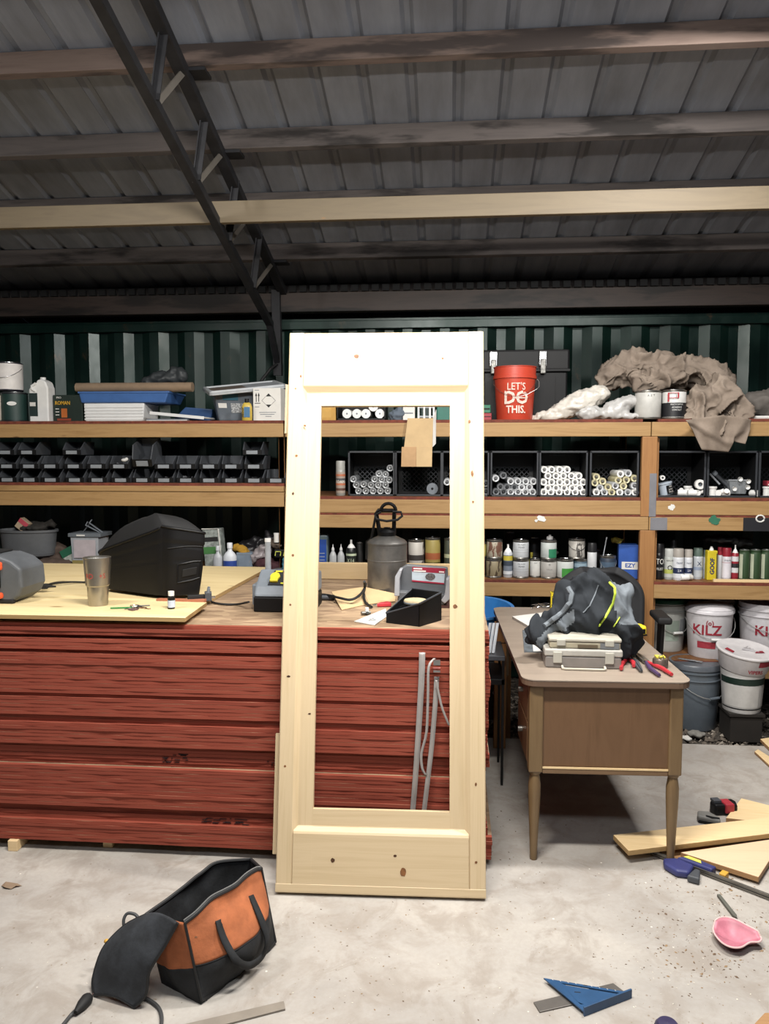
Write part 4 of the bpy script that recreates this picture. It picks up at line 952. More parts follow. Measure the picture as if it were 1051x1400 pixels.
# caulk tubes
def make_tube(nm, body, noz, metal_ring=None):
    t = thing('caulk_tube', nm, 'caulk tube')
    G().lathe([(.0225, 0), (.0225, .215)], 16).obj('body', body, t, smooth=40, rot=(-PI/2, 0, 0))
    g = G().lathe([(.0225, 0), (.0215, .004), (.015, .001), (.012, .0), (.001, .0)], 16, close=False, m=1); g.lathe([(.007, 0), (.005, .016), (.003, .026)], 10); g.obj('nozzle', [noz, body], t, smooth=40, rot=(PI/2, 0, 0))
    return t
NZ = M('nozzle_grey', '77777a', .4)
kinds = dict(white=(M('tube_white', 'f1f1ee', .4, var=.03), NZ), silver=(M('tube_silver', 'a8abae', .3, .5), M('nozzle_clear', 'c8cacc', .3)), yellow=(M('tube_cream', 'cdc6a2', .45), NZ), grey=(M('tube_grey', '6b6e72', .4), M('nozzle_dark', '3b3d40', .4)), pale=(M('tube_pale', 'c3c6c9', .4), NZ))
protos = {}
def tube(kind, px, py, lb, grp, Y=4.925):
    q = aty(px, py, Y); zz = max(q.z, ZM+.0285)
    if kind not in protos:
        b_, n_ = kinds[kind]; protos[kind] = t = make_tube(lb, b_, n_ if kind != 'white' else NZ); t.location = (q.x, Y, zz); t['group'] = grp
        # end face reads pale: a cap disc behind the nozzle
        G().cyl((0, .0005, 0), (0, .004, 0), .0222, n=16).obj('end_cap', b_, t, smooth=40)
    else: t = dup(protos[kind], (q.x, Y, zz), label=lb, group=grp)
    return t
wl = 'white caulk tube end in the brightest, fullest crate'
for row, (y, xs_) in enumerate([(642, (744, 754, 765, 775)), (650.5, (749, 760, 770, 781, 791)), (659, (743, 754, 765, 775, 786, 797)), (667, (749, 760, 771, 782, 792)), (674.5, (743, 753, 764, 775, 786, 797))]):
    for x in xs_: tube('white', x, y, wl, 'white caulk tubes in the full crate')
sl = 'silvery tube end in the crate at the left of the door opening'
for x, y in ((483, 655), (487, 663), (497, 662), (507, 663), (517, 663), (512, 655), (522, 655.5), (532, 656), (518, 647.5), (527, 648.5), (533, 640), (527, 663), (490, 671), (500, 671), (510, 671), (520, 671), (530, 671)):
    tube('silver', x, y, sl, 'silvery tubes in the leftmost crate')
for x, y, k in ((677.5, 654, 'pale'), (698, 658, 'pale'), (708, 658, 'pale'), (718.5, 658, 'pale'), (729, 658, 'pale'), (684, 665.5, 'grey'), (693, 666, 'grey'), (703, 666, 'grey'), (713, 666, 'pale'), (723.5, 666, 'pale'), (678, 674, 'grey'), (688, 674, 'grey'), (698, 674, 'pale'), (708, 674, 'pale'), (718, 674, 'pale'), (728, 674, 'pale'), (688, 650, 'grey')):
    tube(k, x, y, '%s tube end in the crate just right of the door' % ('pale grey' if k == 'pale' else 'dark grey'), '%s tubes in the crate right of the door' % k)
for x, y, k in ((815, 652, 'yellow'), (823.5, 658, 'yellow'), (813, 660, 'yellow'), (831, 666, 'yellow'), (820, 667, 'pale'), (848, 648, 'white'), (858.5, 647, 'pale'), (867, 654, 'yellow'), (856, 656, 'yellow'), (845, 656.5, 'yellow'), (841, 664, 'pale'), (852, 664.5, 'yellow'), (867, 664, 'pale'), (815, 674, 'white'), (826, 674, 'pale'), (836, 674, 'yellow'), (847, 674, 'white'), (858, 674, 'pale'), (868, 674, 'white')):
    tube(k, x, y, dict(yellow='cream coloured', pale='pale grey', white='white')[k]+' tube end in the crate beside the shelf post', k+' tubes in the crate beside the post')
for x, y, k, lb in ((611, 659, 'pale', 'single pale tube end at the door stile in the third crate'), (664, 661, 'grey', 'dark tube end at the left rim gap beside the door, upper'), (664, 672, 'grey', 'dark tube end beside the door, lower')):
    o = tube(k, x, y, lb, None); 
    if 'group' in o: del o['group']
o = thing('roll', 'grey round roll with a dark core in the nearly empty crate', 'roll', on(591, 672, 5.0, ZM+.045), rot=(PI/2, 0, 0))
G().lathe([(.008, 0), (.036, 0), (.036, .05), (.008, .05)], 24, close=False).obj('body', GRY, o, smooth=40); G().cyl((0,0,.002), (0,0,.049), .008).obj('core', BLK, o)
o = spray('patterned aerosol foam can standing left of the crates in the door opening', 459, 472, 630, 4.93, ZM, '8d8d88', '9b9b96', '9c8f84', band=[(.15, .22, '5a3d33'), (.3, .36, 'b06a4c'), (.42, .5, '4b4b4e'), (.56, .62, 'b06a4c')], words=[('FOAM', .13, .40, 'ded9d0', .8)])
# fittings in the right crates
def fit(lb, px, py, Y, kind):
    q = aty(px, py, Y); t = thing('pipe_fitting', lb, 'pipe fitting', (q.x, Y, ZM+.006), rot=(0, 0, (px*13 % 7)-3))
    if kind == 0: G().cyl((0,0,0), (0,0,.05), .022, n=14).obj('socket', WHT, t, smooth=40); G().lathe([(.026, .05), (.026, .06), (.02, .061)], 14).obj('collar', WHT, t, smooth=40)
    else: G().cyl((-.025,0,.02), (.025,0,.02), .02, n=14).obj('socket', WHT, t, smooth=40); G().cyl((0,0,.02), (0,-.03,.035), .016, n=14).obj('branch', WHT, t, smooth=40)
    return t
for lb, px, Y, k in (('white pipe fitting beside the jar label in the crate right of the post', 932, 4.95, 1), ('white upright fitting in the middle of the crate right of the post', 940, 5.0, 0), ('white fitting lying at the crate mouth right of the post', 946, 4.93, 1), ('rightmost white fitting in the crate right of the post', 955, 4.95, 1), ('white fitting at the left rim in the crate with the clear bin', 974, 4.93, 0), ('second white fitting before the clear bin', 983, 4.93, 1), ('third white fitting, touching the clear bin', 991, 4.93, 1), ('white fitting right of the clear bin', 1031, 4.93, 1), ('white fitting in the cut off crate at the right edge', 1048, 4.95, 0)):
    fit(lb, px, 670, Y, k)
for px, py, rr_, lb in ((904, 653, .015, 'small white ring on top of the jar in the crate right of the post'), (955, 662, .03, 'large white cup end at the right in the crate beside the post')):
    q = aty(px, py, 4.94); t = thing('pipe_ring', lb, 'pipe fitting', q, rot=(PI/2, 0, 0)); G().lathe([(rr_*.45, 0), (rr_*.9, -.002), (rr_, .004), (rr_, .03), (rr_*.45, .03)], 18, close=False).obj('body', WHT, t, smooth=40); G().cyl((0,0,.01), (0,0,.014), rr_*.46).obj('core', GRY, t)
t = thing('jar', 'tilted pale jar with a black lettered label in the crate right of the post', 'jar', on(911, 675, 4.96, ZM+.012), rot=(0, math.radians(-12), 0))
G().lathe([(.036, 0), (.04, .004), (.043, .068), (.047, .07), (.047, .078), (.043, .08)], 20).obj('body', M('jar_white', 'a9b4c0', .4), t, smooth=40)
l_ = G().grid(lambda u, v: (.0445*math.sin(-.1+1.3*u), -.0445*math.cos(-.1+1.3*u), .008+.052*v), 8, 1).obj('label', BLK, t, smooth=40)
for i, s in enumerate(('PIPE', 'JOINT', 'PASTE')): text('lettering', s, .014, OFFW, l_, (0, 0, .05-.016*i), wrap=.0455, rot=(0, 0, .55), sx=.9)
t = thing('clear_bin', 'clear plastic scoop bin with white caps, tilted in its milk crate', 'bin', on(1008, 675, 4.95, ZM+.02))
CB = glassy('clear_bin_plastic', 'a4a9ad', .45)
G().hexa([(-.04,0,0),(.05,0,0),(.05,.1,0),(-.04,.1,0),(-.055,-.01,.085),(.065,-.01,.085),(.065,.11,.085),(-.055,.11,.085)]).obj('body', CB, t, bevel=.003); G().box((-.06, -.014, .083), (.068, -.008, .089)).obj('rim', LGR, t)
for px, py in ((1003, 668), (1021, 666), (1022, 658), (1011, 655)):
    q = aty(px, py, 4.93); o = thing('plastic_puck', 'round white cap seen in the clear scoop bin', 'cap', (q.x, 4.925, q.z), rot=(PI/2, 0, 0), group='white caps in the clear bin'); G().lathe([(.0, -.004), (.012, -.003), (.014, .0), (.014, .01)], 14, close=False).obj('body', WHT, o, smooth=40)
q = aty(985, 655, 5.0); o = thing('hand_tool', 'dark grey tool handle leaning behind the clear bin', 'tool', q, rot=(0, -.8, 0)); G().cyl((0,0,-.06), (0,0,.04), .012, n=10).obj('grip', DGR, o, smooth=40); G().cyl((0,0,.04), (0,0,.06), .016, n=10).obj('knob', GRY, o, smooth=40)
q = aty(976, 654, 4.99); o = thing('metal_rod', 'thin grey rod slanting at the left of the clear bin', 'rod', q, rot=(0, -.75, 0)); G().cyl((0,0,-.05), (0,0,.04), .006, n=8).obj('shaft', LGR, o, smooth=40)
o = thing('box', 'small red and white box at the right edge of the middle shelf', 'box', on(1050, 675, 5.0, ZM+.07)); G().box((-.02,-.03,0), (.05,.04,.03)).obj('body', M('small_red', '9c3240', .5), o, bevel=.002); G().box((-.015,-.031,.004), (.04,-.03,.012)).obj('label', OFFW, o)
# ================================================================ LOWER SHELF
z = ZL; YL = 4.95
DR1 = m_drip('can_drips_cream', 'a49c8a', '6a4a3c', 34, .5); DR2 = m_drip('can_drips_brown', '8d8268', '4a3f31', 26, .5); DR3 = m_drip('can_drips_white', 'b9b5ae', '4d4a48', 26, .54)
def can2(*a, **k): return can(*a, **k)
hq = aty(674, 765, YL).z-z
can('cream paint can with reddish drips, bottom left of the cans right of the door', 664, 686, 766, YL, z, DR2, h=.118)
can('cream paint can with red brown drips stacked on top beside the door', 665, 687, 740, YL, z+.122, DR1, h=.118)
can('dark dripped can half hidden by the door stile', 650, 664, 766, YL+.02, z, M('can_maroon', '3d2225', .5), h=.118)
can('small yellow topped can stacked at the door stile', 652, 665, 740, YL+.02, z+.122, 'a39a52', h=.10)
spray('spray can with yellow splash label and white cone cap beside the dripped cans', 688, 701, 744, YL, z, 'b9bcc0', None, '6f7884', band=[(.52, .66, 'b9a93e'), (.1, .2, 'c9ccd0'), (.36, .5, '39424e')])
WL = [('OIL PAINT', .10, .78, '55575a', .9), ('PRIMER', .12, .64, '55575a', .9)]
ln = [(.36, .375, '9a9a9a'), (.5, .51, '8a8a8a')]
can('plain white lettered can, lower of the matching pair', 701, 723, 766, YL-.01, z, 'b9bcbf', h=.118, words=WL, band=ln)
can('plain white lettered can, upper of the matching pair', 701, 723, 740, YL-.01, z+.122, 'b9bcbf', h=.118, words=WL, band=ln)
can('plain white can standing alone between two can stacks', 724, 739, 764, YL+.015, z, 'c4c4c0', h=.118, words=[('MAT', .10, .8, '55575a', .9)])
bottle('yellow cap bottle standing behind the plain white can', 722, 731, 755, YL+.12, z, 'a39a3c', cap='b4a83c')
can('greyish white can with a small black emblem, under the green labelled can', 739, 761, 766, YL-.01, z, 'a9a6a1', h=.118, words=[('o', .2, .78, '3a3a3a', 1), ('SHELLAC', .08, .5, '5b5b5b', 1)], band=[(.3, .31, '8f8c88')])
t = can('white can with a green corner label stacked on the greyish can', 739, 761, 740, YL-.01, z+.122, 'b5bbb8', h=.118)
G().grid(lambda u, v: (.0515*math.sin(-.1+1.2*u), -.0515*math.cos(-.1+1.2*u), .012+.055*v), 8, 1).obj('green_panel', M('can_green', '2c7a58', .5), t, smooth=40)
bottle('small clear squeeze bottle on top of the green labelled can', 747, 756, 731, YL-.01, z+.244, 'b9b9b9', cap='d9d9d9', sy=1)
t = can('white can with a bright green block label beside the chair back', 761, 784, 764, YL-.015, z, 'c4c8c5', h=.122)
G().grid(lambda u, v: (.0545*math.sin(-.5+1.6*u), -.0545*math.cos(-.5+1.6*u), .014+.055*v), 8, 1).obj('green_panel', M('can_green2', '3f8a3a', .5), t, smooth=40)
can('white can with black drips stacked high behind the chair', 777, 800, 738, YL+.03, z+.122, DR3, h=.125, bail=True)
can('dark blue grey can under the black dripped can', 783, 803, 765, YL+.03, z, '4c5f6c', h=.118, band=[(.6, .8, '8fa5b3')])
lump('brush_bundle', [((0,0,.04), (.035,.03,.05)), ((.01,0,.09), (.02,.02,.05))], .008, M('dried_brush', '76736e', .8), lambda c, n: c+n*.02*noise.noise(c*60), loc=on(766, 0, YL+.06, z+.11)); tag(bpy.data.objects['brush_bundle'], 'dried paint brushes bundled behind the green labelled cans', 'brushes')
o = thing('paint_can_support', 'plain can hidden under the brush bundle', 'can', on(766, 0, YL+.09, z)); G().cyl((0,0,0), (0,0,.11), .045, n=18).obj('body', STL, o, smooth=40)
spray('white can with a dark cap above the chair back', 803, 816, 742, YL, z, 'c5c7c9', '1e1e20')
can('dark navy can with a bail above the chair back', 820, 842, 759, YL, z, '2b3645', h=.145, bail=True, band=[(.5, .75, '46586b')])
xc, w_, h_ = span(846, 872, 745, YL, z)
t = thing('box', 'blue cardboard box with white lettering beside the shelf post', 'box', (xc, YL, z), math.radians(-8)); G().box((-w_/2, 0, 0), (w_/2, .12, h_)).obj('body', M('box_blue', '2a52a0', .5), t, bevel=.002)
G().box((-w_/2+.02, -.0012, h_*.28), (w_/2, 0, h_*.50)).obj('label', OFFW, t); text('lettering', 'EZY', .035, M('box_blue', '2a52a0', .5), t, (.012, -.0018, h_*.39), bold=.001)
o = thing('wire_rod', 'thin pale wire leaning up from the blue box', 'wire', on(835, 0, YL-.02, z)); G().tube([(0,0,0), (.02,0,.12), (.045,.02,.25)], .003, 6).obj('shaft', LGR, o); G().cyl((.045,.02,.25), (.048,.02,.262), .005, n=8).obj('tip', LGR, o)
lump('yellow_rag', [((0,0,0), (.04,.03,.02))], .006, M('rag_yellow', '8f7f32', .9), lambda c, n: c+n*.015*noise.noise(c*50), loc=on(861, 0, YL+.08, z+.235)); tag(bpy.data.objects['yellow_rag'], 'yellowish rag on top of the blue box', 'rag')
# dark jars at the back
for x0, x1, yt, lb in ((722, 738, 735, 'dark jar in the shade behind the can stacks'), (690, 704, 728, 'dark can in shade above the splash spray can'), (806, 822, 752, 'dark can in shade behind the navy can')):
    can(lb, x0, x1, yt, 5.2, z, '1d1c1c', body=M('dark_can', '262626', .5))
# right of the post
S = spray
S('black spray can with white lettering, first right of the post', 895, 908, 743, YL, z, '161618', '101012', '161618', words=[('STOP', .22, .5, 'd9d9d4', .7), ('RUST', .1, .3, 'd9d9d4', .8)])
S('pale grey spray can with a yellow green spot label', 908.5, 921, 750, YL, z, 'a9ada9', 'b5b7b4', 'b9bcb7', band=[(.2, .34, 'a9b05a')], words=[('o', .35, .42, '2a2a2a', 1), ('REMOVER', .07, .62, '3a3a3a', .8)])
S('white spray can with a navy band and beige cap, taller of two', 920.5, 935, 750, YL-.02, z, 'c9ccd1', 'a39d96', 'd0d3d8', band=[(.22, .40, '1e2a4c')], words=[('2X', .11, .31, 'd9dbe0', 1), ('PAINT', .09, .55, '1e2a4c', .8)])
S('white spray can with a navy band, second beside the yellow bottle pair', 935.5, 947, 751, YL, z, 'c9ccd1', 'a39d96', 'd0d3d8', band=[(.22, .40, '1e2a4c')], words=[('2X', .10, .31, 'd9dbe0', 1), ('PAINT', .08, .55, '1e2a4c', .8)])
S('spray can with a grey green cap behind the lying bottle', 948, 961, 749, YL+.03, z, 'b5bac0', '56665e', 'b5bac0', words=[('X', .2, .5, '1e2a4c', 1)], band=[(.3, .4, '8c98ae')])
S('thin grey capped spray can between green cap and yellow bottle', 961, 967, 752, YL+.05, z, '9ca0a6', '6c7a74')
o = thing('bottle', 'small white bottle lying on its side before the yellow bottle', 'bottle', on(953, 0, YL-.05, z+.02), rot=(0, PI/2, .2)); G().lathe([(.016, 0), (.019, .004), (.019, .05), (.014, .055)], 14).obj('body', WHT, o, smooth=40); G().cyl((0,0,.055), (0,0,.075), .016, n=14).obj('cap', M('cap_cream', 'c9c4bb', .5), o, smooth=40)
xc, w_, h_ = span(966, 980, 747, YL, z)
t = thing('bottle', 'yellow flat sided solvent bottle with a white spout', 'bottle', (xc, YL-.02, z)); G().box((-w_/2, 0, 0), (w_/2, .05, h_*.88)).obj('body', M('bottle_yellow2', 'c9b52c', .4), t, bevel=.005); G().lathe([(.014, h_*.88), (.012, h_*.93), (.005, h_)], 12, c=(0, .025, 0)).obj('spout', WHT, t, smooth=40)
text('lettering', 'GOOF', .036, M('letter_navy', '27305a', .5), t, (.0, -.0012, h_*.42), rot=(PI/2, -PI/2, 0), bold=.001); G().box((w_/2-.008, -.001, .01), (w_/2-.001, 0, h_*.8)).obj('stripe', M('stripe_dark', '4d4424', .5), t)
S('narrow spray can with a red cap right of the yellow bottle', 981, 988, 748, YL+.03, z, 'b8babd', '8a2633')
S('white spray can with a deep red cap and printed lines', 987.5, 1000, 749, YL, z, 'c9c6cc', '8a2230', 'd2cfd6', words=[('ENAMEL', .08, .62, '6a6a72', .8)], band=[(.55, .56, '9a4a58')])
S('spray can banded white and dark red with a clear nozzle', 1000.5, 1010, 745, YL, z, '8a2230', None, 'c9c9cc', band=[(.08, .22, '8a2230'), (.36, .48, '222226'), (.48, .54, '8a2230')])
for i, (a_, b_, lb) in enumerate(((1010.5, 1025, 'green can with a pale side panel, first of the green row'), (1025.5, 1040, 'green can with a pale edge, middle of the green row'), (1040.5, 1055, 'green can cut off at the right edge of the row'))):
    t = can(lb, a_, b_, 752, YL, z, '2e462c', body=M('can_green_b', '2a3f28', .4), lidc=M('lid_greyish', '9a9c98', .3, .6))
    h_ = span(a_, b_, 752, YL, z)[2]; G().grid(lambda u, v: (.0335*math.sin(-1.3+.7*u), -.0335*math.cos(-1.3+.7*u), h_*(.08+.8*v)), 5, 1).obj('pale_panel', M('panel_pale', 'a9b09a', .5), t, smooth=40)
lump('dark_net', [((0,0,0), (.13,.08,.025)), ((.1,0,-.02), (.1,.06,.03))], .012, BLKR, lambda c, n: c+n*.015*(ridged(c, 18)-1), loc=on(1012, 0, YL+.1, z+.245)); tag(bpy.data.objects['dark_net'], 'black folded net lying across the green cans', 'net')
S('dark cap spray can in the second row behind the pale can', 916, 926, 738, YL+.12, z, '77797a', '1d1d1f')
o = thing('wood_batten', 'pale wood batten lying in front of the green cans', 'batten', on(1040, 0, 4.87, z)); G().box((-.16, 0, 0), (.2, .02, .016)).obj('body', WD['plank'], o); 
# seen through the door
spray('black spray can with a pale printed label seen beside the tank', 473, 487, 738, 4.95, z, '17181a', None, '202521', words=[('X14', .16, .42, 'b9c4a8', .8)], band=[(.2, .3, '8f9a78'), (.56, .62, 'b9c4a8')])
o = can('tall dark can beside the black spray can', 487, 496, 742, 5.0, z, '1c1d1d', body=M('dark_can', '262626', .5))
for a_, b_, lb in ((450, 460, 'clear glue bottle with a pointed tip, left of the pair'), (461, 471, 'clear glue bottle with a pointed tip, right of the pair')): bottle(lb, a_, b_, 744, 4.95, z, 'a9acad', cap='c9caca', tip=True, neck=.22, sy=.8)
xc, w_, h_ = span(433, 448, 731, 4.95, z); t = thing('jug', 'blue labelled grey bottle at the left edge of the door opening', 'jug', (xc, 4.95, z)); G().box((-w_/2, 0, 0), (w_/2, .08, h_)).obj('body', M('jug_greyblue', '5b6a70', .4), t, bevel=.012); G().box((-w_/2, -.001, 0.02), (w_/2-.01, 0, h_*.88)).obj('label', M('jug_blue', '1f4696', .5), t)
for i in range(5): G().box((-.02, -.0016, .05+.022*i), (.015, -.001, .054+.022*i)).obj('print_line', LGR, t)
can('tall can with pale mottled label right of the tank', 558, 580, 738, 4.95, z, DR3, bail=False, band=[(.1, .3, '5c6a6c'), (.45, .6, '3a3634')])
can('tall can with ochre and orange label beside the pale can', 581, 602, 735, 4.95, z, '9a8a4c', band=[(.02, .28, 'a9a49c'), (.45, .62, '9c5836'), (.34, .38, '4d4a20')])
can('dark can with green cream bands at the right of the door opening', 607, 622, 736, 4.95, z, '42463a', band=[(.5, .6, 'a9ab8a'), (.2, .3, '8a8a80')])
can('thin red white can just behind the tank', 548, 557, 742, 4.97, z, '8d6f6a')
# left unit, lower shelf clutter
def soft(nm, lb, cat, balls, col, px, py, Y, zz, amp=.012, fr=14, vox=.010, rough=.85):
    o = lump(nm, balls, vox, M('soft_'+col, col, rough), lambda c, n: c+n*amp*(ridged(c, fr)-1), loc=on(px, py, Y, zz)); return tag(o, lb, cat)
p = on(14, 0, 4.93, z+.103)
t = thing('tub', 'grey plastic tub heaped with oddments at the far left of the lower shelf', 'tub', p)
G().lathe([(.15, 0), (.17, .01), (.185, .16), (.2, .165), (.2, .18), (.19, .18), (.175, .02), (.001, .015)], 32, sy=.6, close=False).obj('body', M('tub_grey', '55575a', .5), t, smooth=40)
soft('brown_bag', 'brown sagging cloth bag under and right of the grey tub', 'bag', [((-.1,0,.045), (.18,.1,.045)), ((.1,0,.05), (.14,.1,.05)), ((.2,0,.04), (.08,.08,.04)), ((.12,.05,.14), (.09,.06,.06))], '4a3c34', 20, 0, 4.94, z+.0, vox=.012)
o = thing('box', 'small box with a red and cream face sticking up from the grey tub', 'box', aty(30, 720, 4.95), rot=(0, math.radians(38), 0)); G().box((-.035, -.02, -.02), (.035, .03, .05)).obj('body', M('box_cream', 'a8957c', .6), o); G().box((-.035, -.021, .02), (.035, -.0199, .05)).obj('face', M('box_pinkred', 'b04552', .6), o)
soft('dark_rag', 'dark rag heaped in the grey tub', 'rag', [((0,0,0), (.12,.08,.03)), ((.1,0,.02), (.06,.05,.03))], '26231f', 22, 0, 5.0, z+.29, .02)
o = thing('carton', 'white and green carton tipped over beside the brown bag', 'box', on(82, 0, 4.94, z+.025), rot=(0, math.radians(-28), 0)); G().box((-.055, 0, 0), (.045, .09, .10)).obj('body', M('carton_white', 'a9aca4', .6, var=.3, scale=50), o, bevel=.002); G().box((-.056, -.001, .1), (.046, .091, .15)).obj('top', M('carton_green', '1f5940', .6), o); G().box((-.056, -.0012, 0), (.046, .0, .016)).obj('base_stripe', M('carton_red', 'a24848', .6), o)
text('lettering', 'o_', .05, M('ink_black', '161618', .6), o, (-.01, -.002, .055))
soft('red_rag', 'pinkish red cloth lying at the foot of the white and green carton', 'cloth', [((0,0,.02), (.07,.05,.02)), ((.05,0,.03), (.05,.04,.02))], '8a4542', 95, 0, 4.88, z, .01, 20)
xc, w_, h_ = span(97, 135, 733, 4.93, z)
t = thing('bin', 'grey plastic bin with a white paper label, left of the black seat', 'bin', (xc, 4.93, z)); G().hexa([(-w_*.45,0,0),(w_*.45,0,0),(w_*.45,.14,0),(-w_*.45,.14,0),(-w_/2,-.01,h_),(w_/2,-.01,h_),(w_/2,.15,h_),(-w_/2,.15,h_)]).obj('body', LGR, t, bevel=.003); G().box((-w_*.38, -.013, h_*.4), (w_*.4, -.010, h_*.9)).obj('label', M('label_pinkish', 'b3a9ac', .6), t); G().box((-w_/2-.012, -.02, h_-.005), (w_/2+.02, .16, h_+.02)).obj('rim', M('bin_rim_grey', '63696f', .5), t, bevel=.003); G().box((-w_*.45, -.012, .0), (w_*.3, -.007, h_*.33)).obj('lower_label', M('label_olive', '8a7d4a', .6), t)
G().box((-w_*.25, -.022, h_+.002), (w_*.05, -.0205, h_+.012)).obj('sticker', OFFW, t)
for i, (dx, a_) in enumerate(((-.03, .3), (.03, -.5), (.05, -.65))):
    o = thing('metal_bracket', ['dark bent bracket on the grey bin rim', 'grey bracket lying across the grey bin', 'second grey bracket beside the first on the bin'][i], 'bracket', (xc+dx, 4.99, z+h_+.03+.008*i), rot=(0, -a_ if i else -.9, .2)); G().box((-.06, 0, 0), (.06, .02, .006)).obj('bar', [DGR, GRY, GRY][i], o); G().box((-.06, 0, .006), (-.054, .02, .03)).obj('lip', [DGR, GRY, GRY][i], o)
xc, w_, h_ = span(278, 303, 724, 4.93, z)
t = thing('seed_bag', 'green and white printed bag with a pale rim right of the black seat', 'bag', (xc, 4.96, z), rot=(0, math.radians(-4), 0)); G().box((-w_/2, 0, 0), (w_/2, .09, h_)).obj('body', M('bag_greywhite', '8d9490', .6, var=.5, scale=40), t, bevel=.006)
G().box((-w_/2, -.0015, h_*.44), (w_/2-.01, 0, h_*.60)).obj('green_band', M('bag_green', '3c6e3a', .6), t); G().box((-w_/2, -.0015, h_*.72), (w_/2-.02, 0, h_*.82)).obj('black_band', IK, t); G().tube([(w_/2-.005, -.003, .0), (w_/2-.012, -.003, h_), (-w_/2, -.003, h_+.005)], .004, 6).obj('rim', OFFW, t)
bottle('white sheened bottle at the foot of the green bag', 291, 304, 746, 4.9, z, 'a9acb0', cap='b9bcc0')
t = bottle('blue and white bottle with a wide white top', 305, 323, 742, 4.9, z, 'c9ccd2', cap='d5d7dc', label='2b458f', neck=.25, sy=.8, labelz=(.05, .45))
xc, w_, h_ = span(323, 344, 756, 4.92, z); t = thing('box', 'plain blue grey box beside the blue and white bottle', 'box', (xc, 4.92, z)); G().box((-w_/2, 0, 0), (w_/2, .09, h_)).obj('body', M('box_bluegrey', '6f7c8a', .6), t, bevel=.002); G().box((-w_/2, -.001, h_-.012), (w_/2, 0, h_-.008)).obj('seam', GRY, t)
soft('yellow_cloth', 'mustard yellow cloth above the blue grey box', 'cloth', [((0,0,.0), (.05,.04,.03), (0,.5,0)), ((-.04,0,.02), (.04,.03,.025))], '9a7420', 322, 0, 4.98, z+.145, .015, 20)
soft('clear_film', 'crumpled clear plastic film on the lower shelf left of the door', 'plastic film', [((0,0,.0), (.09,.05,.035), (0,-.6,0)), ((.05,0,.04), (.05,.04,.03))], '8d8587', 343, 0, 4.96, z+.12, .02, 20, rough=.35)
soft('black_bag', 'black plastic bag heaped behind the mustard cloth', 'bag', [((0,0,.1), (.14,.07,.12)), ((.12,0,.12), (.1,.07,.1)), ((.08,0,.2), (.03,.03,.06))], '201f22', 340, 0, 5.15, z, .03, 12, rough=.4)
soft('maroon_cloth', 'dark maroon cloth between the blue grey box and the door', 'cloth', [((0,0,.05), (.08,.06,.06)), ((.08,0,.03), (.08,.06,.05))], '3e1e24', 354, 0, 4.95, z, .015, 14)
soft('brown_rag', 'dull brown rag on the lower shelf at the door edge', 'rag', [((0,0,.0), (.07,.06,.035)), ((.05,0,.03), (.05,.05,.03))], '4d4138', 374, 0, 4.95, z+.2, .02, 16)
o = thing('jar', 'small white jar among the rags beside the door', 'jar', on(370, 0, 4.9, z+.235)); G().cyl((0,0,-.02), (0,0,.03), .017, n=14).obj('body', OFFW, o, smooth=40); G().cyl((0,0,.03), (0,0,.04), .018, n=14).obj('lid', WHT, o, smooth=40)
soft('blue_glove', 'teal blue glove lying at the left side of the door', 'glove', [((0,0,.03), (.035,.03,.05)), ((-.02,0,.08), (.014,.014,.03)), ((.01,0,.09), (.013,.013,.03)), ((.03,0,.05), (.03,.02,.025))], '2f6b82', 385, 0, 4.86, z+.01, .006, 30, vox=.006)
t = thing('spirit_level', 'black tool case with a yellow outline beside the door', 'tool case', on(383, 0, 4.88, z+.115)); G().box((-.075, 0, 0), (.08, .05, .055)).obj('body', BLK, t, bevel=.006)
for a_, b_ in ((-.068, -.03), (-.012, .06)): G().tube([(a_, -.003, .015), (a_+.004, -.003, .042), (b_, -.003, .042), (b_-.004, -.003, .015)], .003, 6).obj('yellow_line', M('hi_vis', 'd6dc66', .5), t)
soft('grey_shoe', 'grey oval pad on the lower shelf beside the lit tool rod', 'pad', [((0,0,.03), (.085,.05,.022), (0,-.1,0))], '5b5f60', 374, 0, 4.87, z+.0, .004, 30)
# ================================================================ ON THE STACK
ZP = PT+.0345      # top of the front plywood
# sander / radio at the left edge
q = atz(0, 822, ZP); X0 = q.x
a0 = aty(33, 780, 3.15).x
t = thing('jobsite_radio', 'grey and orange rugged power tool box cut off by the left edge', 'power tool', (a0-.17, 3.13, ZP+.0005))
g = G().prism([(-.14, 0, .02), (-.10, 0, 0), (.11, 0, 0), (.15, 0, .03), (.17, 0, .07), (.165, 0, .15), (.12, 0, .185), (.06, 0, .205), (-.12, 0, .205), (-.15, 0, .17)], (0, .2, 0)); g.obj('housing', M('radio_grey', '55585c', .55), t, bevel=.014, seg=3)
G().prism([(-.14, -.006, .05), (.06, -.006, .05), (.075, -.006, .07), (.075, -.006, .14), (-.14, -.006, .14)], (0, .01, 0)).obj('front_panel', BLK, t, bevel=.003)
ORN = M('tool_orange', 'd2552e', .45)
G().box((-.14, -.014, .145), (.085, .01, .18)).obj('upper_bumper', ORN, t, bevel=.008); G().box((-.14, -.014, .022), (.085, .01, .048)).obj('lower_bumper', ORN, t, bevel=.008)
G().box((-.1, -.004, -.0), (.13, .02, .02)).obj('foot', BLKR, t, bevel=.006); G().box((-.1, .02, .205), (.03, .18, .215)).obj('handle_pad', BLKR, t, bevel=.004)
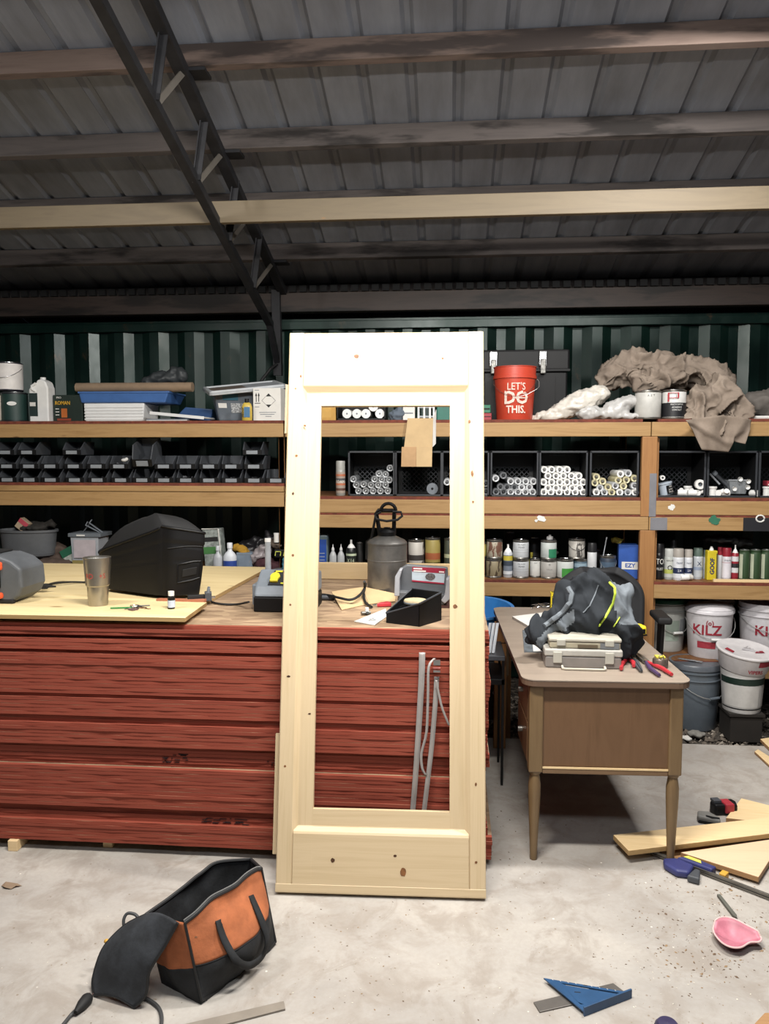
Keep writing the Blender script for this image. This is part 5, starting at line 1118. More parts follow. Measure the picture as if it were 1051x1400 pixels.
# cord with plug
def cord(nm, lb, pts, r=.004, cat='cord', m=BLKR):
    P_ = [Vector(p) for p in pts]; Q = []
    for i in range(len(P_)-1):
        a, b, c_, d = P_[max(i-1, 0)], P_[i], P_[i+1], P_[min(i+2, len(P_)-1)]
        for k in range(6):
            f = k/6; Q.append(.5*((2*b)+(c_-a)*f+(2*a-5*b+4*c_-d)*f*f+(3*b-a-3*c_+d)*f**3))
    Q.append(P_[-1]); o = Q[0].copy(); ob = G().tube([p-o for p in Q], r, 8).obj(nm, m, loc=o, smooth=40)
    return tag(ob, lb, cat) if lb else ob
zs = ZP+.005
cord('power_cord', 'black power cord running from the orange grey tool behind the tumbler', [atz(30, 812, zs), atz(52, 803, zs), atz(62, 800, zs), atz(80, 796, zs), atz(115, 796, zs-.016), atz(135, 800, zs-.016), atz(160, 798, zs-.016)])
cord('power_cord', 'second black cord loop just above the first, ending behind the seat', [atz(58, 803, zs), atz(75, 798, zs-.012), atz(95, 796, zs-.014), atz(118, 795.5, zs-.015), atz(140, 790, zs-.015), atz(165, 788, zs-.015)])
p = atz(60, 805, ZP); t = thing('plug', 'black plug at the cord joint beside the steel tumbler', 'plug', p, .2); G().box((-.03, -.012, 0), (.02, .012, .024)).obj('body', BLKR, t, bevel=.004); G().cyl((.02, 0, .012), (.055, 0, .01), .007, .004, 10).obj('strain_relief', BLKR, t)
# tumbler
q = atz(132, 829, ZP); wt = aty(147.5, 765, q.y).x-aty(111.5, 765, q.y).x; ht = aty(130, 763, q.y).z-ZP; r = wt/2
SST = M('tumbler_steel', 'a7a29a', .3, .9, var=.1)
t = thing('tumbler', 'brushed stainless steel tumbler with faint red print on the plywood', 'tumbler', (aty(130, 829, q.y).x, q.y+.03, ZP))
g = G().lathe([(r*.70, 0), (r*.71, .004), (r*.77, ht*.40), (r*.86, ht*.43), (r*.985, ht*.97), (r, ht), (r*.94, ht), (r*.9, ht*.9), (r*.66, .01), (.001, .01)], 40, close=False); g.f.append(list(range(40))[::-1]); g.mi.append(0); g.obj('body', SST, t, smooth=30)
G().lathe([(r*.93, ht-.014), (r*.93, ht-.008), (.001, ht-.008)], 32, close=False).obj('lid', glassy('tumbler_lid', '9a9a98', .8), t, smooth=40)
text('lettering', 'RD   +S', .03, M('print_red', 'b2423c', .5), t, (0, 0, ht*.63), wrap=r*.93, sx=.9, rot=(0, 0, .25))
# keys
p = atz(180, 832, ZP); t = thing('key_bunch', 'bunch of keys with a green tag lying right of the tumbler', 'keys', p)
G().tube([(.018*math.cos(a*PI/6), .018*math.sin(a*PI/6)+.03, .006) for a in range(12)], .0016, 6, closed=True).obj('ring', CHR, t, smooth=40)
def key(dx, dy, a, m=CHR, s=1):
    k = G(); k.prism([(0, -.011*s, 0), (.012*s, -.011*s, 0), (.016*s, -.004, 0), (.05*s, -.004, 0), (.054*s, 0, 0), (.05*s, .004, 0), (.016*s, .004, 0), (.012*s, .011*s, 0), (0, .011*s, 0), (-.005, 0, 0)], (0, 0, .0022))
    o = k.obj('key', m, t, (dx, dy, .002+abs(dx)*.1), (0, 0, a)); return o
key(.0, .02, -1.9); key(.01, .03, -1.1, M('brass_dark', '7a6a56', .4, .7), 1.1); key(.02, .02, -.5); key(.005, .04, .3, GRY)
G().box((-.085, .0, .002), (.0, .008, .006)).obj('green_tag', M('tag_green', '2f8a4a', .5), t, rot=(0, 0, .25)); G().box((.015, -.03, .001), (.05, .0, .006)).obj('fob', M('fob_brown', '6a5250', .6), t, rot=(0, 0, -.6), bevel=.002)
G().tube([(.03, 0, .004), (.05, .0, .006), (.075, -.012, .003), (.083, -.005, .003)], .0016, 6).obj('wire', M('copper_wire', '7a4a36', .4, .5), t)
# small bottle
q = atz(233, 833, ZP); h_ = aty(233, 809, q.y).z-ZP
t = thing('small_bottle', 'little black bottle with white label and white cap on the plywood', 'bottle', q+Vector((0, .012, 0)))
G().lathe([(.013, 0), (.015, .003), (.015, h_*.68), (.009, h_*.75)], 16).obj('body', BLK, t, smooth=40); G().lathe([(.0154, h_*.1), (.0154, h_*.5)], 16, close=False).obj('label', M('label_bluish', 'b9c3d6', .5), t, smooth=40); G().cyl((0,0,h_*.75), (0,0,h_), .0125, n=16).obj('cap', WHT, t, smooth=40)
# black moulded seat / stool
zb = PT+.018
c0 = atz(226, 817, ZP); cr = atz(279, 803, zb+.0); cl = atz(134, 776, zb+.0)
t = thing('storage_seat', 'big black moulded plastic box with a padded sloping lid on the plywood', 'storage box', (c0.x, c0.y+.01, ZP))
def L_(p): return Vector((p.x-c0.x, p.y-c0.y-.01, 0))
vr = Vector((.185, .085, 0)); vl = Vector((-.44, .22, 0))
def zat(px, py, base): q_ = aty(px, py, base.y); return q_.z-ZP
F0 = Vector((0,0,0)); R0 = vr; B0 = vr+vl; L0 = vl
wR = (c0+vr); wL = c0+vl
top_c, top_r, top_l, top_b = .315, .275, .16, .25
g = G()
def wall(u, v):
    # u around the four corners, v up; rounded corners
    s4 = u*4 % 4; cs = [F0, R0, B0, L0]; hs = [top_c, top_r, top_b, top_l]; i = int(s4) % 4; f = s4-int(s4)
    p = cs[i].lerp(cs[(i+1)%4], f); cen = (F0+B0)/2
    hgt = hs[i]*(1-f)+hs[(i+1)%4]*f
    k = 1-.16*(abs(f-.5)*2)**5              # round the corners in
    flare = .90+.10*math.sin(min(v*1.2, 1)*PI/2)+(.02 if v > .8 else 0)-(.012 if .52 < v < .56 or .76 < v < .79 else 0)
    q_ = cen+(p-cen)*k*flare; return Vector((q_.x, q_.y, hgt*v))
g.grid(wall, 64, 30, flip=False)
def topf(u, v):
    # dome from rim to centre
    e = wall(u, 1); cen = (F0+B0)/2; cz = .285; f = v
    b = e.lerp(Vector((cen.x, cen.y, cz)), f); b.z += .085*math.sin(min(f*1.6, 1)*PI/2)*(1-.25*f); return b
lidg = G().grid(topf, 64, 10)
g.f.append([i for i in range(64)]); g.mi.append(0)
g.obj('body', BLK, t, smooth=50)
l_ = lidg.obj('lid', BLKR, t, smooth=60)
rim = G().tube([wall(u/64, 1)+Vector((0,0,.002)) for u in range(64)], .006, 8, closed=True).obj('lid_seam', BLK, l_, smooth=40)
nrm = Vector((vr.y, -vr.x, 0)).normalized()
def face(u, v):
    q_ = wall(u*.25, v/(top_c*(1-u)+top_r*u)); return Vector((q_.x, q_.y, v))+nrm*.002
g = G(); pts = [face(a_, b_) for a_, b_ in ((.28, .06), (.45, .065), (.62, .07), (.8, .08), (.8, .12), (.8, .155), (.62, .155), (.45, .15), (.28, .145), (.28, .1))]
g.tube(pts, .004, 6, closed=True); g.obj('recess_rim', BLK, t, smooth=40)
g = G().prism([face(.38, .085), face(.70, .095), face(.70, .13), face(.38, .12)], nrm*.003); g.obj('handle_recess', M('recess_black', '08080a', .6), t, bevel=.002)
g = G().tube([face(k/12, .215+.01*math.sin(PI*k/12)) for k in range(1, 12)], .0025, 6); g.obj('groove', BLK, t)
# charger / sharpener with yellow button
pf = atz(366, 837, PT)
t = thing('tool_sharpener', 'grey and black bench tool with a large yellow button, left of the door', 'bench tool', (atz(346, 837, PT).x, pf.y+.0, PT))
wM = .26
G().box((0, 0, 0), (wM, .22, .065)).obj('base', BLK, t, bevel=.006)
g = G().prism([(0, .0, .066), (0, .22, .066), (0, .22, .15), (0, .13, .165), (0, .03, .105)], (wM, 0, 0)); hs_ = g.obj('housing', M('tool_greyblue', '737a82', .5), t, bevel=.01)
sl_ = Vector((0, .1, .06)).normalized(); nn_ = Vector((0, -.06, .1)).normalized()
def onsl(x, s_, off=.002): return Vector((x, .03, .105))+sl_*s_+nn_*off
pn = G().prism([onsl(.055, .008), onsl(.25, .008), onsl(.25, .105), onsl(.068, .105)], nn_*.003).obj('panel', M('panel_dark', '26272b', .5), t)
G().prism([onsl(.062+.04*a, b, .006) for a, b in ((0, .02), (.85, .02), (.85, .035), (1, .055), (.85, .07), (.45, .082), (.05, .07), (-.1, .055), (0, .035))], nn_*.012).obj('button', M('button_yellow', 'e0cf3a', .45), pn, bevel=.003)
for (x, s_, w2, h2, m) in ((.075, .09, .03, .01, 'e0cf3a'), (.115, .083, .02, .01, 'd9dc6a'), (.11, .012, .018, .008, 'c9c63a'), (.15, .012, .018, .008, 'c9c63a'), (.12, .045, .04, .014, 'b9bcbf'), (.15, .07, .03, .008, 'c9c63a')):
    G().prism([onsl(x, s_, .006), onsl(x+w2, s_, .006), onsl(x+w2, s_+h2, .006), onsl(x, s_+h2, .006)], nn_*.002).obj('marking', rgb_m(m), pn)
G().cyl((.03, .15, .12), (.03, .15, .285), .013, n=16).obj('rod', LGR, t, smooth=40); G().cyl((.03, .15, .285), (.03, .15, .30), .0138, n=16).obj('rod_tip', WHT, t, smooth=40)
G().box((-.018, .05, .02), (.0, .13, .11)).obj('side_socket', GRY, t, bevel=.005)
zc = PT+.006
cord('power_cord', 'black cord looping from the black plug to the yellow button tool', [atz(288, 818, zc+.02), atz(290, 823, zc), atz(305, 826, zc), atz(325, 826, zc), atz(340, 823, zc+.03)], .0045)
p = atz(283, 821, PT+.018); t = thing('plug', 'black plug and clip lying at the back plywood edge by the seat', 'plug', p, .35); G().box((-.085, -.014, 0), (-.01, .014, .028)).obj('body', BLKR, t, bevel=.003); G().box((-.01, -.02, .0), (.02, .02, .04)).obj('collar', DGR, t, bevel=.003)
for dy in (-.008, .008): G().box((.02, dy-.002, .01), (.036, dy+.002, .018)).obj('prong', CHR, t)
for dy, zz in ((-.012, .035), (.012, .04)): G().cyl((.0, dy, .02), (.01, dy, zz+.02), .006, n=8).obj('clip_arm', GRY, t)
# big grey tank
q0 = aty(529, 800, 3.72); rT = (aty(555.5, 770, 3.72).x-aty(502, 770, 3.72).x)/2
TK = M('tank_grey', '7d7b78', .36, .75, var=.35, scale=9)
def zpx(py, Y=3.72, px=529): return aty(px, py, Y).z-PT
t = thing('sprayer_tank', 'tall dented grey metal sprayer tank with a black top handle', 'sprayer', (q0.x, 3.72+.0, PT))
H1 = zpx(736)
G().lathe([(rT*.96, 0), (rT, .008), (rT, H1*.60), (rT*1.015, H1*.605), (rT*1.015, H1*.62), (rT, H1*.625), (rT, H1*.90), (rT*1.02, H1*.905), (rT*1.02, H1*.93), (rT*.9, H1*.975), (rT*.5, H1*1.04), (rT*.4, H1*1.05)], 40).obj('body', TK, t, smooth=35)
hk = G().lathe([(rT*.40, H1*1.04), (rT*.42, H1*1.06), (rT*.42, H1*1.12), (rT*.3, H1*1.16), (rT*.15, H1*1.2)], 20).obj('cap', BLK, t, smooth=35)
zt_ = zpx(698)
g = G(); g.tube([(-rT*.35, 0, H1*1.05), (-rT*.55, 0, zt_*.97), (-rT*.45, 0, zt_), (rT*.3, 0, zt_), (rT*.36, 0, zt_*.96), (rT*.35, 0, H1*1.05)], .010, 8); g.obj('handle', BLK, t, smooth=40)
g = G(); g.tube([(-rT*.3+.5*rT*(1-math.cos(a*PI/8))*.75, -.01, zt_+.035*math.sin(a*PI/8)) for a in range(9)], .008, 8); g.obj('grip_loop', BLK, t, smooth=40)
cord_pts = [(rT*.3, -.02, zt_*.99), (rT*.72, -.02, zt_*.985), (rT*.78, -.02, zt_*.94), (rT*.55, -.03, zt_*.895), (.0, -.035, zt_*.88), (-rT*.5, -.03, zt_*.90), (-rT*.6, -.02, zt_*.95), (-rT*.3, -.02, zt_*.985)]
G().tube(cord_pts, .006, 8).obj('hose', BLKR, t, smooth=40)
G().tube([(-rT*.55, -.02, zt_*.95), (-rT*.8, 0, H1*1.0), (-rT*1.05, .02, H1*.93), (-rT*1.07, .02, H1*.6)], .006, 8).obj('hose', BLKR, t, smooth=40)
# folded kraft card
t = thing('cardboard_sheet', 'folded kraft cardboard sheet lying in front of the tank', 'cardboard', atz(470, 833, PT))
o_ = t.location
A1, A2, A3, A4 = atz(453, 809, PT+.02)-o_, atz(495, 803, PT+.035)-o_, atz(503, 826, PT+.002)-o_, atz(467, 834, PT+.002)-o_
G().add([A4, A3, A2, A1], [(0,1,2,3)]).obj('panel', WD['kraft'], t, thick=.003)
B1, B2, B3 = atz(500, 803, PT+.035)-o_, atz(541, 812, PT+.02)-o_, atz(540, 822, PT+.004)-o_
G().add([A3+Vector((.002,0,0)), B3, B2, B1, A2+Vector((.002,0,0))], [(0,1,2,3,4)]).obj('panel', WD['kraft'], t, thick=.003)
cord('power_cord', 'black cord lying over the cardboard in the door opening', [atz(395, 816, PT+.01), atz(440, 813, PT+.02), atz(462, 817, PT+.03), atz(478, 820, PT+.03), atz(490, 815, PT+.04), atz(498, 805, PT+.05), atz(498, 795, PT+.09)], .006)
cord('power_cord', 'black hose dropping from the tank to the nozzle by the booklet', [atz(500, 798, PT+.06), atz(497, 812, PT+.03), atz(500, 824, PT+.012), atz(508, 830, PT+.008)], .006)
o = thing('hose_end', 'black hose end lying left of the cardboard sheet', 'hose end', atz(448, 817, PT+.012), rot=(0, PI/2, 0)); G().cyl((0,0,-.03), (0,0,.02), .012, n=12).obj('cuff', DGR, o, smooth=40); G().cyl((0,0,.02), (0,0,.03), .014, n=12).obj('collar', BLK, o, smooth=40)
o = thing('spray_nozzle', 'small steel nozzle fitting beside the booklet corner', 'nozzle', atz(500, 838, PT+.008), .5); G().cyl((-.02,0,0), (.02,0,0), .008, n=12).obj('body', STL, o, smooth=40); G().cyl((.0,0,0), (.0,-.02,.004), .006, n=10).obj('tip', CHR, o, smooth=40); G().cyl((.005,0,.0), (.005,0,.022), .008, n=10).obj('knob', OFFW, o, smooth=40)
t = thing('booklet', 'white instruction booklet with printed heading in front of the tray', 'booklet', atz(505, 848, PT))
P4 = [atz(484, 850, PT+.001)-t.location, atz(512, 855, PT+.001)-t.location, atz(530, 842, PT+.001)-t.location, atz(527, 833, PT+.001)-t.location]
G().prism([Vector((p.x, p.y, 0)) for p in P4], (0, 0, .004)).obj('pages', OFFW, t, bevel=.001)
d_ = (P4[3]-P4[0]); text('lettering', 'Manual', .012, IK, t, (.01, .012, .0047), rot=(0, 0, math.atan2(d_.y, d_.x)-.1), depth=.0002); G().box((-.01, -.025, .0042), (.02, -.015, .0046)).obj('printed_strip', GRY, t, rot=(0, 0, .4))
o = thing('clamp_grip', 'red plastic clip lying beside the black tray', 'clip', atz(524, 829, PT), .5); G().prism([(-.035, -.008, 0), (.03, -.02, 0), (.035, .0, 0), (.03, .018, 0), (-.01, .012, 0)], (0, 0, .018)).obj('grip', M('clip_red', 'b52f3a', .45), o, bevel=.004); G().cyl((-.035, 0, .009), (-.05, .002, .009), .004, n=8).obj('pin', CHR, o)
# black tray with a round pad
t = thing('tool_tray', 'black open plastic tray holding a round sanding pad, in front of the tank', 'tray', atz(566, 857, PT)+Vector((0, .02, 0)))
o_ = t.location
c = [atz(531, 843, PT)-o_, atz(573, 857, PT)-o_, atz(603, 843, PT)-o_+Vector((0, .02, 0)), atz(570, 824, PT)-o_]
c = [Vector((-.115, .045, 0)), Vector((.02, -.015, 0)), Vector((.105, .11, 0)), Vector((-.02, .21, 0))]
hT = [.04, .09, .115, .11]; hm = [.085]*4
g = G()
for i in range(4):
    j = (i+1) % 4; g.prism([c[i], c[j], c[j]+Vector((0,0,hT[j])), c[i]+Vector((0,0,hT[i] if i != 0 else (.04 if True else 0)))], ((c[0]+c[2])/2-(c[i]+c[j])/2).normalized()*.004)
g.add([p+Vector((0,0,.002)) for p in c], [(0,1,2,3)])
g.obj('body', BLK, t)
RM_ = G().tube([c[i]+Vector((0,0,hT[i])) for i in range(4)], .004, 8, closed=True).obj('rim', M('rim_greyblack', '3c3f44', .4), t, smooth=40)
o = G().prism([c[0]*.6+c[1]*.4+Vector((0,0,.002)), c[0]*.6+c[1]*.4+Vector((0,0,.07)), c[3]*.6+c[2]*.4+Vector((0,0,.07)), c[3]*.6+c[2]*.4+Vector((0,0,.002))], (.004, 0, 0)).obj('divider', BLK, t)
o = thing('sanding_disc', 'round tan sanding disc lying in the black tray', 'disc', t.location+Vector((.0, .085, .072))); G().lathe([(.0, 0), (.045, 0), (.047, .004), (.047, .012), (.044, .016)], 28).obj('pad', M('disc_tan', 'a99a7c', .85), o, smooth=40); G().lathe([(.047, .003), (.048, .006), (.047, .009)], 28, close=False).obj('edge', GRY, o, smooth=40)
# grey moulded case with sticker
Yc = 3.42
t = thing('tool_case', 'grey moulded tool case standing open with a red and white sticker', 'case', (aty(545, 820, Yc).x, Yc, PT))
def cp(px, py, dy=0): q_ = aty(px, py, Yc+dy); return Vector((q_.x-t.location.x, dy, q_.z-PT))
G().prism([cp(546, 778), cp(556, 772), cp(612, 776), cp(614, 822), cp(604, 824), cp(543, 822)], (0, .035, 0)).obj('back_shell', M('case_grey', '54565a', .55), t, bevel=.006)
G().prism([cp(541, 786), cp(547, 776), cp(551, 776), cp(547, 790), cp(547, 812), cp(540, 812)], (0, -.06, 0)).obj('side_frame', M('case_lgrey', '9a9ca2', .45), t, bevel=.004)
G().prism([cp(610, 790), cp(615, 785), cp(616, 815), cp(608, 822), cp(603, 818), cp(608, 810)], (0, -.06, 0)).obj('side_frame', M('case_lgrey', '9a9ca2', .45), t, bevel=.004)
st = G().prism([cp(563, 781, -.002), cp(608, 783.5, -.002), cp(607, 797, -.002), cp(563, 793, -.002)], (0, .001, 0)).obj('sticker', M('sticker_white', 'a9b4bd', .5), t)
G().prism([cp(563.5, 775, -.003), cp(609, 777, -.003), cp(608, 784, -.003), cp(563.5, 781.5, -.003)], (0, .001, 0)).obj('red_band', M('sticker_red', '8e1f36', .5), t)
G().prism([cp(563, 793, -.003), cp(607, 797, -.003), cp(607, 799, -.003), cp(563, 795, -.003)], (0, .001, 0)).obj('red_line', M('sticker_red', '8e1f36', .5), t)
for a_, b_, c_ in ((565, 577, 776.5), (565, 582, 779.8), (600, 607, 781)): G().prism([cp(a_, c_, -.004), cp(b_, c_+.4, -.004), cp(b_, c_+2, -.004), cp(a_, c_+1.6, -.004)], (0, .001, 0)).obj('print_line', OFFW, t)
G().prism([cp(588+7*math.cos(a*PI/5), 788.5+5*math.sin(a*PI/5), -.004) for a in range(10)], (0, .001, 0)).obj('picture', M('case_photo', '5f5a5a', .5, var=.8, scale=150), t)
G().prism([cp(545, 806), cp(608, 810), cp(608, 824), cp(545, 824)], (0, -.05, 0)).obj('lower_shell', M('case_grey', '54565a', .55), t, bevel=.005)
G().box((.05, -.05, 0), (.235, .12, .012)).obj('foot', M('case_foot', '4a2d28', .7), t)
# ================================================================ DESK
DX, DY_, DR = .285, 2.985, math.radians(1.5)
t = thing('desk', 'worn mid brown wooden desk with tapered legs and grey laminate top', 'desk', (DX, DY_, 0), DR); DW, DL, DH = .650, 1.44, .745
def rr(x0, y0, x1, y1, r, n=5):
    P_ = []
    for cx, cy, a0 in ((x0+r, y0+r, PI), (x1-r, y0+r, 1.5*PI), (x1-r, y1-r, 0), (x0+r, y1-r, PI/2)):
        P_ += [(cx+r*math.cos(a0+k*PI/2/n), cy+r*math.sin(a0+k*PI/2/n)) for k in range(n+1)]
    return P_
G().prism([(x, y, DH-.004) for x, y in rr(0, 0, DW, DL, .055)], (0, 0, .004)).obj('laminate', DTOP, t)
G().prism([(x, y, DH-.028) for x, y in rr(.001, .001, DW-.001, DL-.001, .055)], (0, 0, .0238)).obj('top_edge', wood('desk_edge', '5a4638', '695343', 0, 20), t, bevel=.003)
LX = (.030, .085, .570, .622)
for x0, x1 in ((LX[0], LX[1]), (LX[2], LX[3])):
    for y0 in (.022, DL-.085):
        l_ = G().box((x0, y0, .365), (x1, y0+.055, DH-.029)).obj('post', WD['deskleg'], t, bevel=.006)
        cx, cy = (x0+x1)/2, y0+.028
        G().lathe([(.0135, 0), (.0145, .004), (.015, .03), (.020, .16), (.0245, .27), (.0245, .31), (.020, .342), (.0185, .352), (.023, .356), (.024, .366)], 20, c=(cx, cy, 0)).obj('leg', WD['deskleg'], t, smooth=35)
G().box((LX[1], .034, .385), (LX[2], .05, DH-.03)).obj('end_panel', WD['desk'], t)
G().box((LX[1], .026, .362), (LX[2], .052, .385)).obj('bottom_rail', wood('desk_rail', '6a523a', '785f46', 0, 14), t, bevel=.003)
G().box((LX[1], .024, .3835), (LX[2], .030, .390)).obj('rail_lip', WD['plank'], t)
G().box((.042, .075, .372), (.056, .42, DH-.029)).obj('side_panel', WD['desk'], t); G().box((.59, .075, .372), (.606, DL-.08, DH-.029)).obj('side_panel', WD['desk'], t)
G().box((.056, .405, .372), (.59, .42, DH-.029)).obj('inner_panel', WD['desk'], t); G().box((.056, .06, .366), (.59, .42, .376)).obj('bottom_panel', WD['desk'], t)
for k in range(2):
    dr = G().box((.030, .09, .385+.17*k), (.042, .40, .545+.17*k)).obj('drawer', WD['desk'], t, bevel=.002); G().cyl((.03, .245, .465+.17*k), (.012, .245, .465+.17*k), .012, n=12).obj('knob', STL, dr, smooth=40)
G().box((.05, DL-.05, .55), (.60, DL-.03, DH-.029)).obj('back_panel', WD['desk'], t)
ZD = DH
def ond(px, py, z=ZD): return atz(px, py, z)
# papers
t = thing('notepad', 'white paper pad at the left edge of the desk beside the jacket', 'notepad', ond(735, 850)); o_ = t.location
P4 = [ond(700, 846)-o_, ond(727, 862)-o_, ond(775, 850)-o_, ond(742, 840.5)-o_]
G().prism([Vector((p.x, p.y, .0)) for p in P4], (0, 0, .012)).obj('pages', M('pad_pages', 'a09a92', .8), t); G().prism([Vector((p.x, p.y, .0122)) for p in P4], (0, 0, .001)).obj('cover', OFFW, t)
t = thing('magazine', 'dark magazine with a white photo strip under the jacket sleeve', 'magazine', ond(730, 882)); o_ = t.location
P4 = [ond(716.5, 892)-o_, ond(775, 892)-o_, ond(775, 862)-o_, ond(714, 862)-o_]
G().prism([Vector((p.x, p.y, 0)) for p in P4], (0, 0, .003)).obj('pages', M('mag_grey', '5d666d', .45, var=.5, scale=25), t); P4 = [ond(729, 891.5)-o_, ond(760, 891.5)-o_, ond(745, 884)-o_, ond(728, 881)-o_]
G().prism([Vector((p.x, p.y, .0032)) for p in P4], (0, 0, .0006)).obj('photo', OFFW, t)
# wire coil and yellow level
g = G(); rw = random.Random(5); c0_ = ond(740, 831)
for k in range(4):
    ax, ay, ph = rw.uniform(.03, .05), rw.uniform(.03, .05), rw.uniform(0, 6)
    g.tube([(rw.uniform(-.004, .004)+ax*math.cos(a*PI/8+ph)+(k-1.5)*.012, ay*math.sin(a*PI/8), .006+.004*k+.004*math.sin(a)) for a in range(16)], .0016, 5, closed=True)
o = g.obj('wire_coil', CHR, loc=c0_); tag(o, 'tangled silver wire coil at the back of the desk', 'wire')
q = ond(757, 833); t = thing('yellow_block', 'bright yellow upright tool block standing at the back of the desk', 'tool', q); hy = aty(757, 810, q.y).z-ZD
G().box((-.017, 0, 0), (.017, .03, hy)).obj('body', M('tool_yellow', 'e0c926', .45), t, bevel=.003); G().box((-.019, -.002, hy-.006), (.019, .032, hy)).obj('top', M('tool_yellow', 'e0c926', .45), t); G().box((-.011, -.001, .01), (-.007, 0, hy-.02)).obj('slot', IK, t)
# organizers
def organizer(lb, loc, rz_, w_, d_, h_, body, lidm, handle):
    t = thing('organizer_case', lb, 'case', loc, rz_)
    G().box((-w_/2, 0, 0), (w_/2, d_, h_*.62)).obj('tray', body, t, bevel=.006)
    G().box((-w_/2-.004, -.004, h_*.63), (w_/2+.004, d_+.004, h_)).obj('lid', lidm, t, bevel=.006)
    for x in (-w_*.34, w_*.34): G().box((x-.018, -.009, h_*.28), (x+.018, -.003, h_*.88)).obj('latch', M('latch_clear', 'aaa79d', .4), t, bevel=.003)
    return t
q = ond(797, 914)
CLR = glassy('organizer_clear', '8b8580', .85, .3); LDC = glassy('organizer_lid', 'b3b0a9', .9, .3)
t = organizer('lower clear grey organizer case with a folding handle on the desk', (q.x, q.y, ZD), math.radians(-1), .305, .20, .078, CLR, LDC, 1)
G().tube([(-.085, -.004, .010), (-.085, -.028, .006), (-.075, -.034, .006), (.075, -.034, .006), (.085, -.028, .006), (.085, -.004, .010)], .005, 8).obj('handle', M('handle_cream', 'b9b3a4', .45), t, smooth=40)
for k in range(4): G().box((-.13+.07*k, .004, .008), (-.128+.07*k, .19, .045)).obj('divider', M('latch_clear', 'aaa79d', .4), t)
t = organizer('upper beige organizer case lying skewed on the lower clear case', (q.x+.008, q.y+.012, ZD+.0785), math.radians(-1), .285, .21, .044, M('case_beige', 'a39b86', .5), M('case_lid_beige', 'b5b0a3', .4), 0)
G().box((.06, -.006, .003), (.135, -.003, .026)).obj('grey_inset', M('inset_grey', '6b6d70', .5), t); G().box((-.03, -.006, .006), (.05, -.0035, .018)).obj('grip_slot', M('slot_brown', '5d5140', .6), t)
# jacket
YJ = 3.32
JB = lambda px, py, dy, rx, ry, rz_, rot=(0,0,0): (lambda p_: (Vector((p_.x-jx, dy, p_.z-ZD)), (rx, ry, rz_), rot))(aty(px, py, YJ+dy))
jx = aty(805, 860, YJ).x
jb = [JB(800, 838, .02, .10, .10, .12), JB(835, 835, .04, .09, .11, .13), JB(850, 862, .0, .06, .08, .11), JB(775, 828, .0, .05, .07, .085), JB(790, 808, .04, .06, .07, .07), JB(818, 805, .04, .06, .06, .07), JB(762, 850, -.02, .07, .05, .045, (0,.6,0)), JB(738, 865, -.04, .06, .05, .05, (0,.7,0)), JB(730, 876, -.03, .04, .045, .03), JB(858, 880, .01, .045, .06, .06), JB(775, 808, .0, .035, .04, .035), JB(810, 872, .05, .15, .08, .06), JB(852, 820, .05, .05, .07, .07)]
def j_disp(c, n):
    q_ = Vector((c.x*1.0+c.z*.55, c.y*.6, c.z*.35-c.x*.3))
    return c+n*(.034*(max(0, 1-abs(noise.noise(q_*8+Vector((2,5,1))))*2.4)**2)-.012+.010*noise.noise(c*14)+.012*max(0, 1-abs(noise.noise(q_*19+Vector((7,1,3))))*2.6)**2)
def j_mat(c, n):
    x, z_ = c.x, c.z
    if x > .085+.16*(.33-z_)*0 and z_ > .17 and x > .10-.25*(z_-.2): return 1
    if -.235 < x+.0 < -.07 and abs((z_-.07)-(x+.235)*.8) < .03 and n.y < .3: return 1
    return 0
JD, JG, JP = M('jacket_dark', '2f3236', .95, spec=.1), M('jacket_grey', '6f757b', .95, spec=.1), M('hi_vis_piping', 'b9cf45', .6)
jk = thing('jacket', 'charcoal and grey work jacket with a yellow green piping heaped on the desk', 'jacket', (jx, YJ, ZD))
sh = lump('shell', jb, .0085, [JD, JG], j_disp, jk, mfn=j_mat, smooth_it=3)
for v in sh.data.vertices:
    if v.co.z < .004: v.co.z = .004
def onsurf(pts, off=.002, ob=sh, org=None, fall=None):
    R_ = []; org = org or ob.parent.location
    cam_ = Vector((0, 0, CH))-org
    for px, py in pts:
        ok, loc, nn2, ix = ob.ray_cast(cam_, _ray(px, py).normalized())
        if ok: R_.append(loc+nn2*off)
    return R_
bpy.context.view_layer.update()
def densify(pts, k=4):
    Q = []
    for a, b in zip(pts, pts[1:]): Q += [(a[0]+(b[0]-a[0])*i/k, a[1]+(b[1]-a[1])*i/k) for i in range(k)]
    return Q+[pts[-1]]
G().tube(onsurf(densify([(833, 796), (840, 804), (841, 812), (838, 825), (831, 838), (822, 850), (818, 855)])), .0055, 6).obj('piping', JP, jk, smooth=40)
G().tube(onsurf(densify([(847, 843), (843, 850), (839, 856)])), .003, 6).obj('zip_pull', JP, jk, smooth=40)
G().tube(onsurf(densify([(776, 803), (781, 812), (779, 824), (770, 836), (757, 846), (744, 856)])), .011, 8).obj('hem_edge', JG, jk, smooth=40)
G().tube(onsurf(densify([(818, 800), (812, 815), (806, 828), (797, 838)])), .003, 6).obj('seam', JG, jk, smooth=40)
# tape measure
q = ond(878, 870); t = thing('tape_measure', 'yellow and black tape measure standing right of the jacket', 'tape measure', q, .3)
G().box((-.025, 0, 0), (.025, .07, .05)).obj('case', M('tool_yellow', 'e0c926', .45), t, bevel=.012, seg=3); G().box((-.026, -.001, 0), (.027, .03, .008)).obj('base_band', BLK, t, bevel=.003)
G().prism([(.026, .01, .015), (.026, .035, .012), (.026, .055, .03), (.026, .04, .042), (.026, .015, .04)], (.0012, 0, 0)).obj('side_pad', BLK, t); G().box((-.006, -.003, .012), (.014, 0, .035)).obj('front_mark', BLK, t)
